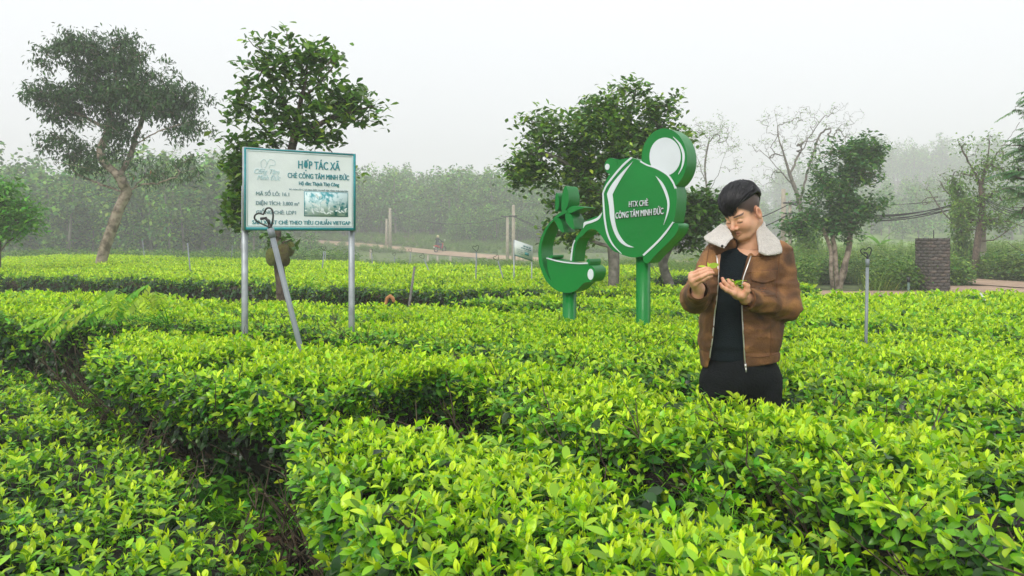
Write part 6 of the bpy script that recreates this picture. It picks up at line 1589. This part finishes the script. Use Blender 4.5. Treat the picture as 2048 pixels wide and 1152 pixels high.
def suede():
    m, t, b = new_mat('brown_suede'); nd, lk = t.nodes.new, t.links.new; tcn = nd('ShaderNodeTexCoord')
    n1 = nd('ShaderNodeTexNoise'); n1.inputs['Scale'].default_value = 9; n1.inputs['Detail'].default_value = 8; n1.inputs['Distortion'].default_value = .6; lk(tcn.outputs['Object'], n1.inputs['Vector'])
    cr = nd('ShaderNodeValToRGB'); e = cr.color_ramp.elements; e[0].position = .3; e[0].color = (.045, .020, .008, 1); e[1].position = .70; e[1].color = (.32, .150, .045, 1); q = e.new(.5); q.color = (.135, .058, .018, 1); lk(n1.outputs['Fac'], cr.inputs[0])
    n2 = nd('ShaderNodeTexNoise'); n2.inputs['Scale'].default_value = 220; n2.inputs['Detail'].default_value = 3; lk(tcn.outputs['Object'], n2.inputs['Vector'])
    mx = nd('ShaderNodeMix'); mx.data_type = 'RGBA'; mx.blend_type = 'OVERLAY'; mx.inputs['Factor'].default_value = .35; lk(cr.outputs[0], mx.inputs['A']); lk(n2.outputs['Fac'], mx.inputs['B']); lk(mx.outputs['Result'], b.inputs['Base Color'])
    b.inputs['Roughness'].default_value = .78; b.inputs['Sheen Weight'].default_value = .08; b.inputs['Sheen Tint'].default_value = (.8, .5, .3, 1)
    ad = nd('ShaderNodeMath'); lk(n1.outputs['Fac'], ad.inputs[0]); lk(n2.outputs['Fac'], ad.inputs[1]); ad.operation = 'ADD'
    bp = nd('ShaderNodeBump'); bp.inputs['Strength'].default_value = .5; bp.inputs['Distance'].default_value = .006; lk(ad.outputs[0], bp.inputs['Height']); lk(bp.outputs[0], b.inputs['Normal']); return m
M_suede = suede()
M_rib = plain('brown_rib', (.27, .105, .03), .85, nscale=60, noise=.4, bump=.8, bscale=300)
M_seam = plain('seam_thread', (.13, .055, .02), .9); M_zip = plain('zip_metal', (.62, .60, .56), .3, metal=.7)
ax_, P = grid([mo[0]-.31, DM-.37, zp(742)], [mo[0]+.31, DM+.19, zp(458)], .0062); V, F = nets(ax_, jacket_sdf(P)); jk = MB().add(V, F).build('jacket', M_suede, man, smooth=True)
from mathutils.bvhtree import BVHTree
def bvh(*obs):
    Vv, Ff, n0 = [], [], 0
    for o in obs:
        b0 = wloc(o); vs = [tuple(np.array(v.co[:])+b0) for v in o.data.vertices]; Vv += vs; Ff += [[i+n0 for i in p.vertices] for p in o.data.polygons]; n0 += len(vs)
    return BVHTree.FromPolygons(Vv, Ff)
jb = bvh(jk); eye = Vector((0, 0, EYE))
def hit(px, py, tree, off=0.0, dmin=0.0):
    dr = Vector(unp(px, py, 1.0))-eye; dr.normalize(); r_ = tree.ray_cast(eye, dr)
    if r_[0] is None: return None
    return np.array(r_[0]-dr*off)
def cr1(L_): return [(1320+x/2.503, 340+y/2.503) for x, y in L_]
def on_line(name, pts, tree, rad, mat, off=.0008, n=30, parent=man):
    P2 = smooth_poly(pts, n); Q = [hit(x, y, tree, off) for x, y in P2]; Q = [q for q in Q if q is not None]
    if len(Q) < 3: return
    Q2 = [Q[0]]
    for q in Q[1:]:
        if abs(q[1]-Q2[-1][1]) < .05: Q2.append(q)
    Q2 = np.array(Q2)
    if len(Q2) < 3: return
    V, F = tube(Q2, rad, 5); return MB().add(V, F).build(name, mat, parent, smooth=True)
def on_patch(name, poly, tree, mat, off=.003, parent=man, step=2.2):
    P2 = np.array(poly, float); x0, y0 = P2.min(0); x1, y1 = P2.max(0); nx_, ny_ = int((x1-x0)/step)+2, int((y1-y0)/step)+2; mb = MB(); V = []; ok = []
    rows = []
    for j in range(ny_):
        yy = y0+(y1-y0)*j/(ny_-1); yy = min(max(yy, y0+.05), y1-.05); xs = []
        for a, b in zip(P2, np.roll(P2, -1, 0)):
            if (a[1]-yy)*(b[1]-yy) < 0 or (abs(a[1]-yy) < 1e-6): xs.append(a[0]+(b[0]-a[0])*(yy-a[1])/(b[1]-a[1]+1e-9))
        if len(xs) < 2: continue
        rows.append([(min(xs)+(max(xs)-min(xs))*i/(nx_-1), yy) for i in range(nx_)])
    Pf = [[hit(x, y, tree, off) for x, y in r_] for r_ in rows]; Pb = [[hit(x, y, tree, -.002) for x, y in r_] for r_ in rows]
    if any(q is None for r_ in Pf for q in r_): return
    m_, n_ = len(Pf), nx_; A = np.array(Pf).reshape(-1, 3); B = np.array(Pb).reshape(-1, 3); i = np.arange(m_-1)[:, None]*n_; j = np.arange(n_-1)[None]
    Fq = np.stack([i+j, i+n_+j, i+n_+j+1, i+j+1], -1).reshape(-1, 4); Fl = [list(f) for f in Fq]; N0 = m_*n_
    per = [(0, k_) for k_ in range(n_)]+[(k_, n_-1) for k_ in range(1, m_)]+[(m_-1, k_) for k_ in range(n_-2, -1, -1)]+[(k_, 0) for k_ in range(m_-2, 0, -1)]
    pi = [a*n_+b for a, b in per]; Fl += [[pi[k_], pi[(k_+1) % len(pi)], pi[(k_+1) % len(pi)]+N0, pi[k_]+N0] for k_ in range(len(pi))]
    return MB().add(np.vstack([A, B]), Fl).build(name, mat, parent, smooth=False)
on_patch('pocket_flap', cr1([(455, 505), (580, 505), (580, 552), (516, 566), (455, 550)]), jb, M_suede, .0075)
on_patch('pocket_flap', cr1([(243, 476), (303, 478), (303, 529), (243, 529)]), jb, M_suede, .0075)
for s_ in ([(415, 516), (500, 506), (588, 503)], [(457, 552), (456, 625)], [(456, 625), (520, 630), (582, 628)], [(582, 505), (582, 628)], [(598, 430), (593, 500), (586, 570), (583, 640)], [(478, 700), (490, 800), (498, 930)], [(552, 745), (556, 830), (556, 925)], [(250, 368), (240, 420), (232, 478)], [(232, 478), (270, 482), (303, 480)], [(236, 612), (270, 618), (300, 612)],
           [(236, 530), (232, 570), (236, 612)], [(455, 432), (520, 430), (562, 428)], [(250, 372), (290, 395), (303, 402)], [(418, 930), (500, 937), (600, 918)], [(204, 890), (230, 905), (262, 915)]):
    on_line('seam', cr1(s_), jb, .0019, M_seam)
# zips run down both open edges
def edge_line(side, y0, y1, n=40):
    out = []
    for y in np.linspace(y0, y1, n):
        z = zp(y, -.11); x0 = np.interp(z, zl, xl if side < 0 else xr_); px0 = 1024+x0/(DM-.11)*FPX; best = None
        for dx in np.arange(0, 14, 1.0):
            q = hit(px0-(dx if side < 0 else -dx), y, jb, .0015)
            if q is not None and q[1] < DM-.045: best = q; break
        if best is not None: out.append(best)
    P_ = np.array(out); k_ = np.ones(5)/5
    for c in range(3): P_[2:-2, c] = np.convolve(P_[:, c], k_, 'valid')
    return P_
for sd_, y0, y1 in ((-1, 500, 716), (1, 512, 727)):
    e_ = edge_line(sd_, y0, y1); V, F = tube(e_, .0030, 6); MB().add(V, F).build('zip', M_zip, man, smooth=True); last = e_[-1]
V, F = tube([last+[0, -.004, 0], last+[.001, -.006, -.02]], [.0055, .0045], 6); MB().add(V, F).build('zip_slider', M_zip, man); V, F = tube([last+[.001, -.008, -.016], last+[.002, -.009, -.036]], [.0032, .0036], 6); MB().add(V, F).build('zip_pull', M_zip, man)
# stitched monogram under the pocket
M_mono = plain('monogram_thread', (.40, .16, .06), .7)
for s_ in ([(503, 592), (513, 613), (517, 613)], [(525, 592), (516, 613)], [(507, 604), (522, 604)], [(512, 592), (530, 592)], [(506, 616), (528, 616)], [(500, 592), (508, 592)]):
    q = [hit(*p, jb, .0012) for p in cr1(s_)]
    if all(v is not None for v in q): V, F = tube(np.array(q), .0011, 4); MB().add(V, F).build('monogram', M_mono, man)
# rib at cuffs
for w_, e_, off in ((RW, ER, np.array([.003, .016, -.012])), (LW, EL, np.array([.020, .007, -.003]))):
    ax2 = (w_-e_)/np.linalg.norm(w_-e_); c0 = w_+off-ax2*.022; V, F = tube([c0, c0+ax2*.012, c0+ax2*.03, c0+ax2*.042], [.044, .0455, .041, .037], 28, cap=False); a_ = np.tile(np.arange(28), 4); V = V+0
    MB().add(V, F).build('cuff', M_rib, man, smooth=True)
# waistband, ribbed part at the wearer's left hip
on_patch('waistband_rib', cr1([(497, 940), (560, 932), (602, 918), (602, 962), (560, 972), (497, 981)]), jb, M_rib, .003)

# T-shirt
M_shirt = plain('dark_tshirt', (.006, .012, .016), .9, noise=.2, nscale=30, bump=.3, bscale=200, spec=.2)
def shirt_sdf(P):
    D = torso(P, Zs, CX, HW-.022, HD-.018, CYY); D = smin(D, s_cap(P, SR+[.03, 0, -.01], SL+[-.03, 0, -.01], .055), .05); D = smin(D, s_cap(P, NB+[-.01, .01, -.03], NB+[0, .02, .0], .070, .066), .03)
    D = D+.006*crease(P, .6)
    D = smax(D, np.float32(zp(720))-P[..., 2], .004)
    nk = s_cap(P, NB+[-.012, -.05, .055], NB+[.0, .03, .12], .060, .072); return smax(D, -nk, .006)
ax_, P = grid([mo[0]-.22, DM-.16, zp(728)], [mo[0]+.22, DM+.17, zp(470)], .007); V, F = nets(ax_, shirt_sdf(P)); sh = MB().add(V, F).build('tshirt', M_shirt, man, smooth=True)
# trousers and shoes
M_trous = plain('black_trousers', (.006, .008, .010), .85, noise=.3, nscale=20, bump=.3, bscale=120, spec=.2)
def trous_sdf(P):
    D = s_ell(P, HIP+[0, 0, .03], (.172, .125, .13)); z = P[..., 2]
    for sx in (-1, 1):
        kn_ = np.array([mo[0]+sx*.105, DM, .46]); an = np.array([mo[0]+sx*.125, DM+.03, .09])
        D = smin(D, s_cap(P, HIP+[sx*.088, 0, -.01], kn_, .098, .075), .025); D = smin(D, s_cap(P, kn_, an, .074, .060), .02)
    D = D+.010*crease(P, .7); D = smax(D, z-np.float32(zp(706)), .005); return smax(D, .07-z, .004)
ax_, P = grid([mo[0]-.24, DM-.16, .04], [mo[0]+.24, DM+.19, zp(700)], .008); V, F = nets(ax_, trous_sdf(P)); MB().add(V, F).build('trousers', M_trous, man, smooth=True)
def shoe_sdf(P):
    D = None
    for sx in (-1, 1):
        an = np.array([mo[0]+sx*.125, DM+.04, .05]); q = s_cap(P, an, an+[sx*.03, -.17, -.012], .042, .036); q = smax(q, .0-P[..., 2], .003); D = q if D is None else np.minimum(D, q)
    return D
ax_, P = grid([mo[0]-.25, DM-.2, -.01], [mo[0]+.25, DM+.12, .11], .007); V, F = nets(ax_, shoe_sdf(P)); MB().add(V, F).build('shoes', M_head, man, smooth=True)

# fleece collar
M_fleece = plain('white_fleece', (.92, .86, .77), .95, noise=.12, nscale=60, bump=1.0, bscale=240, sheen=.6)
def poly2d(X, Z, poly):
    d = np.full(X.shape, 1e9, np.float32); s_ = np.ones(X.shape, np.float32); n = len(poly)
    for i in range(n):
        a, b = poly[i], poly[i-1]; ex, ez = b[0]-a[0], b[1]-a[1]; wx, wz = X-a[0], Z-a[1]; t_ = np.clip((wx*ex+wz*ez)/(ex*ex+ez*ez), 0, 1)
        d = np.minimum(d, (wx-ex*t_)**2+(wz-ez*t_)**2); c1, c2, c3 = Z >= a[1], Z < b[1], ex*wz > ez*wx
        fl = (c1 & c2 & c3) | (~c1 & ~c2 & ~c3); s_[fl] *= -1
    return s_*np.sqrt(d)
def flap(P, poly, pts, r_=.013):
    """poly: pixels; pts: three (px, py, yoff) that fix the lie of the flap"""
    A = np.array([[*W(*p)[[0, 2]], 1] for p in pts]); yv = np.array([W(*p)[1] for p in pts]); k_ = np.linalg.solve(A, yv)
    pl = [tuple(W(x, y, -.05)[[0, 2]]) for x, y in poly]; ys = k_[0]*P[..., 0]+k_[1]*P[..., 2]+k_[2]
    d2 = np.maximum(poly2d(P[..., 0], P[..., 2], pl)+r_*.6, 0); return np.sqrt(d2**2+(P[..., 1]-ys)**2)-r_
def collar_sdf(P):
    D = flap(P, [(1523, 440), (1531, 444), (1545, 462), (1562, 482), (1563, 497), (1560, 504), (1545, 508), (1522, 509), (1513, 503), (1515, 485), (1518, 462)], [(1524, 445, .015), (1516, 503, -.098), (1561, 492, -.035)])
    D2 = flap(P, [(1452, 449), (1460, 461), (1460, 474), (1448, 484), (1438, 494), (1431, 491), (1415, 480), (1415, 475), (1430, 465)], [(1455, 453, .0), (1440, 492, -.10), (1417, 477, -.02)], .012)
    D = np.minimum(D, D2); bk = poly_caps(P, [W(1522, 448, .02), W(1516, 452, .085), W(1492, 456, .115), W(1466, 456, .08), W(1454, 456, .01)], [.018, .026, .028, .024, .016], .01); D = smin(D, bk, .015)
    return D+.0035*(vnoise(P, 95.0)+.5*vnoise(P, 190.0)).astype(np.float32)
ax_, P = grid([xp(1405), DM-.15, zp(515)], [xp(1575), DM+.17, zp(430)], .0034); V, F = nets(ax_, collar_sdf(P)); MB().add(V, F).build('fleece_collar', M_fleece, man, smooth=True)
V, F = tube([W(1444.5, 492, -.125), W(1444.5, 492, -.118)], [.006, .006], 10); MB().add(V, F).build('snap_button', M_head, man, smooth=True)

# the leaves he holds
M_sprig = leaf_mat('held_leaf', [(0, (.16, .42, .02)), (1, (.42, .62, .04))], trans=.35, rough=.35)
b0 = W(1417, 538, -.325); sp_ = thing('tea_sprig', b0, 'fresh tea sprig pinched between the fingertips of his raised hand', 'tea sprig'); mb = MB()
V, F = tube([b0+[0, 0, -.01], b0+[0, 0, .006]], [.0012, .0012], 4); mb.add(V, F, 0, age=.6); mb.build('stem', M_sprig, sp_)
for yw, pi_, Lg, Wd, ag, rl_ in ((-1.45, .45, .050, .026, .5, .9), (1.5, .32, .044, .015, .9, -.6), (.2, 1.4, .026, .009, 1.0, 0), (-.7, .75, .034, .015, .8, .4)):
    V, F = leaf_shape(Lg, Wd, .3, .15, 5, wide=.5); MB().add(V@rotm(yw, pi_, rl_).T+b0+[0, 0, .003], F, 0, age=ag, rnd=.4).build('leaf', M_sprig, sp_, smooth=True)
b0 = W(1472, 583, -.225); sp_ = thing('tea_leaves', b0, 'small heap of picked tea leaves in his cupped palm', 'tea leaves'); rl2 = np.random.default_rng(4)
for k_ in range(16):
    px, py = rl2.uniform(1464, 1484), rl2.uniform(563, 577); V, F = leaf_shape(rl2.uniform(.03, .042), rl2.uniform(.014, .022), .3, .2, 5, wide=.5)
    MB().add(V@rotm(rl2.uniform(0, 6.28), rl2.uniform(.0, .9), rl2.normal(0, .4)).T+W(px, py, -.225+rl2.uniform(-.02, .025)), F, 0, age=rl2.random(), rnd=rl2.random()).build('leaf', M_sprig, sp_, smooth=True)
# ------------------------------------------------------------------ motorbike and rider on the road
M_red = plain('red_plastic', (.45, .012, .012), .35); M_black = plain('black_rubber', (.015, .015, .017), .7); M_plate = plain('number_plate', (.75, .75, .66), .5); M_metal = plain('dull_metal', (.3, .3, .3), .4, metal=.6)
M_jeans = plain('blue_jeans', (.05, .07, .14), .9, noise=.3); M_navy = plain('dark_jacket', (.012, .022, .028), .8); M_helm = plain('pale_yellow_helmet', (.62, .58, .30), .35); M_face = plain('far_skin', (.45, .25, .16), .6)
bp = unp(872, 512, 80.5); bx, by = bp[0], bp[1]; bz = float(ground_z(bx, by))+.06
B0 = np.array([bx, by, bz]); ang = R(-38); MB_ = rotm(ang); fwd = MB_@np.array([0, 1, 0])            # riding away, to the left
def bw(q): return B0+(np.asarray(q, float)@MB_.T)
bike = thing('motorbike', B0, 'small red motorbike with a pale number plate, ridden away along the dirt road', 'motorbike')
for y_, nm in ((.0, 'wheel'), (1.2, 'wheel')):
    a = np.linspace(0, 2*math.pi, 25)[:-1]; P = np.c_[np.zeros(24), y_+.27*np.cos(a), .29+.27*np.sin(a)]; P = np.vstack([P, P[:1]])
    V, F = tube(bw(P), .045, 6, cap=False); wobj = MB().add(V, F).build(nm, M_black, bike, smooth=True)
    V, F = tube(bw([[-.04, y_, .29], [.04, y_, .29]]), [.08, .08], 10); mbx = MB().add(V, F)
    for k_ in range(8):
        q = a[k_*3]; V, F = tube(bw([[0, y_, .29], [0, y_+.26*math.cos(q), .29+.26*math.sin(q)]]), [.008, .008], 4); mbx.add(V, F)
    mbx.build('spokes', M_metal, bike)
def bsd(P):
    Q = (P-np.float32(B0))@np.float32(MB_); D = s_ell(Q, (0, .05, .62), (.12, .32, .10)); D = smin(D, s_cap(Q, (0, .25, .55), (0, .75, .42), .10, .07), .05); D = smin(D, s_cap(Q, (0, .85, .45), (0, .98, .85), .10, .09), .05); return D
ax_, P = grid(B0+[-1.0, -1.0, .2], B0+[1.0, 1.3, 1.1], .03); V, F = nets(ax_, bsd(P)); MB().add(V, F).build('fairing', M_red, bike, smooth=True)
V, F = box(-.09, .09, -.30, -.27, .44, .58); MB().add(bw(V), F).build('number_plate', M_plate, bike)
V, F = box(-.08, .08, -.275, -.24, .62, .70); MB().add(bw(V), F).build('tail_light', M_red, bike)
V, F = tube(bw([[0, .02, .76], [0, .6, .78]]), [.12, .10], 8); MB().add(V, F).build('saddle', M_black, bike, smooth=True)
V, F = tube(bw([[-.34, .86, 1.0], [0, .95, .98], [.34, .86, 1.0]]), [.018]*3, 6); MB().add(V, F).build('handlebar', M_black, bike, smooth=True)
for sx in (-1, 1):
    V, F = tube(bw([[sx*.26, .90, 1.0], [sx*.33, .93, 1.2]]), [.008]*2, 4); mm_ = MB().add(V, F); V, F = tube(bw([[sx*.35, .93, 1.22], [sx*.35, .91, 1.22]]), [.07, .07], 10); mm_.add(V, F); mm_.build('mirror', M_plate, bike)
V, F = tube(bw([[0, 1.2, .29], [0, .98, .9]]), [.03, .03], 6); MB().add(V, F).build('fork', M_metal, bike); V, F = tube(bw([[.12, .5, .25], [.14, -.3, .34]]), [.035, .05], 8); MB().add(V, F).build('exhaust', M_metal, bike)
rider = thing('person', bw([0, .25, .75]), 'rider in a dark jacket and pale helmet on the far motorbike', 'person')
def rsd(P, part):
    Q = (P-np.float32(B0))@np.float32(MB_)
    if part == 'legs':
        D = None
        for sx in (-1, 1):
            q = smin(s_cap(Q, (sx*.10, .15, .88), (sx*.22, .55, .80), .10, .08), s_cap(Q, (sx*.22, .55, .80), (sx*.20, .45, .36), .075, .05), .03); q = smin(q, s_cap(Q, (sx*.20, .43, .33), (sx*.20, .6, .31), .045, .04), .02); D = q if D is None else smin(D, q, .05)
        return D
    if part == 'jacket':
        D = smin(s_cap(Q, (0, .15, .90), (0, .22, 1.30), .15, .16), s_cap(Q, (-.17, .22, 1.34), (.17, .22, 1.34), .08), .06)
        for sx in (-1, 1): D = smin(D, smin(s_cap(Q, (sx*.22, .22, 1.33), (sx*.32, .48, 1.10), .065, .055), s_cap(Q, (sx*.32, .48, 1.10), (sx*.33, .82, 1.04), .055, .04), .03), .03)
        return D
    if part == 'head': return smin(s_ell(Q, (0, .27, 1.56), (.09, .11, .12)), s_cap(Q, (0, .22, 1.38), (0, .25, 1.5), .06), .03)
    return smax(s_ell(Q, (0, .26, 1.60), (.135, .155, .135)), 1.55-Q[..., 2]+.3*(Q[..., 1]-.26), .02)
for part, nm, mt in (('head', 'body', M_face), ('legs', 'trousers', M_jeans), ('jacket', 'jacket', M_navy), ('helmet', 'helmet', M_helm)):
    ax_, P = grid(B0+[-1.1, -.6, .2], B0+[1.1, 1.3, 1.85], .028); V, F = nets(ax_, rsd(P, part)); MB().add(V, F).build(nm, mt, rider, smooth=True)

# ------------------------------------------------------------------ tan dog on the path, only its curled tail shows
M_fur = plain('tan_fur', (.62, .30, .12), .9, nscale=30, col2=(.45, .20, .08), bump=.8, bscale=120)
dc = unp(781, 600, 9.25); dc[2] = 0
dog = thing('dog', dc, 'tan dog hidden behind the tea, only its curled tail showing left of the tilted stake', 'dog')
def dsd(P):
    Q = P-np.float32(dc); Z = np.float32(-.04)
    D = s_cap(Q, (.02, 0, .47), (.30, .0, .47), .10, .12); D = smin(D, s_ell(Q, (.36, 0, .45), (.14, .11, .15)), .05); D = smin(D, s_cap(Q, (.42, 0, .52), (.52, -.02, .50), .07, .06), .04)
    D = smin(D, s_ell(Q, (.56, -.02, .52), (.08, .065, .065)), .03); D = smin(D, s_cap(Q, (.60, -.02, .50), (.70, -.02, .47), .035, .025), .03)
    for sy in (-1, 1):
        D = smin(D, s_cap(Q, (.53, sy*.045-.02, .57), (.54, sy*.055-.02, .62), .018, .006), .01)
        D = smin(D, smin(s_cap(Q, (.40, sy*.065, .42), (.40, sy*.065, .20), .045, .028), s_cap(Q, (.40, sy*.065, .20), (.41, sy*.065, .02), .026, .022), .01), .03); D = smin(D, s_cap(Q, (.41, sy*.065, .02), (.45, sy*.065, .018), .022, .02), .01)
        D = smin(D, smin(s_cap(Q, (.0, sy*.06, .44), (.05, sy*.065, .28), .065, .04), s_cap(Q, (.05, sy*.065, .28), (-.05, sy*.065, .16), .035, .025), .02), .03); D = smin(D, s_cap(Q, (-.05, sy*.065, .16), (-.03, sy*.065, .02), .024, .02), .01); D = smin(D, s_cap(Q, (-.03, sy*.065, .02), (.02, sy*.065, .018), .022, .02), .01)
    T_ = [(-.06, 0, .52), (-.06, -.01, .62), (-.035, -.02, .70), (.0, -.02, .725), (.03, -.02, .70), (.04, -.02, .665)]
    for i in range(5): D = smin(D, s_cap(Q, T_[i], T_[i+1], .020, .019), .008)
    return D
ax_, P = grid(dc+[-.16, -.16, -.01], dc+[.76, .14, .80], .0105); V, F = nets(ax_, dsd(P)); MB().add(V, F).build('body', M_fur, dog, smooth=True)
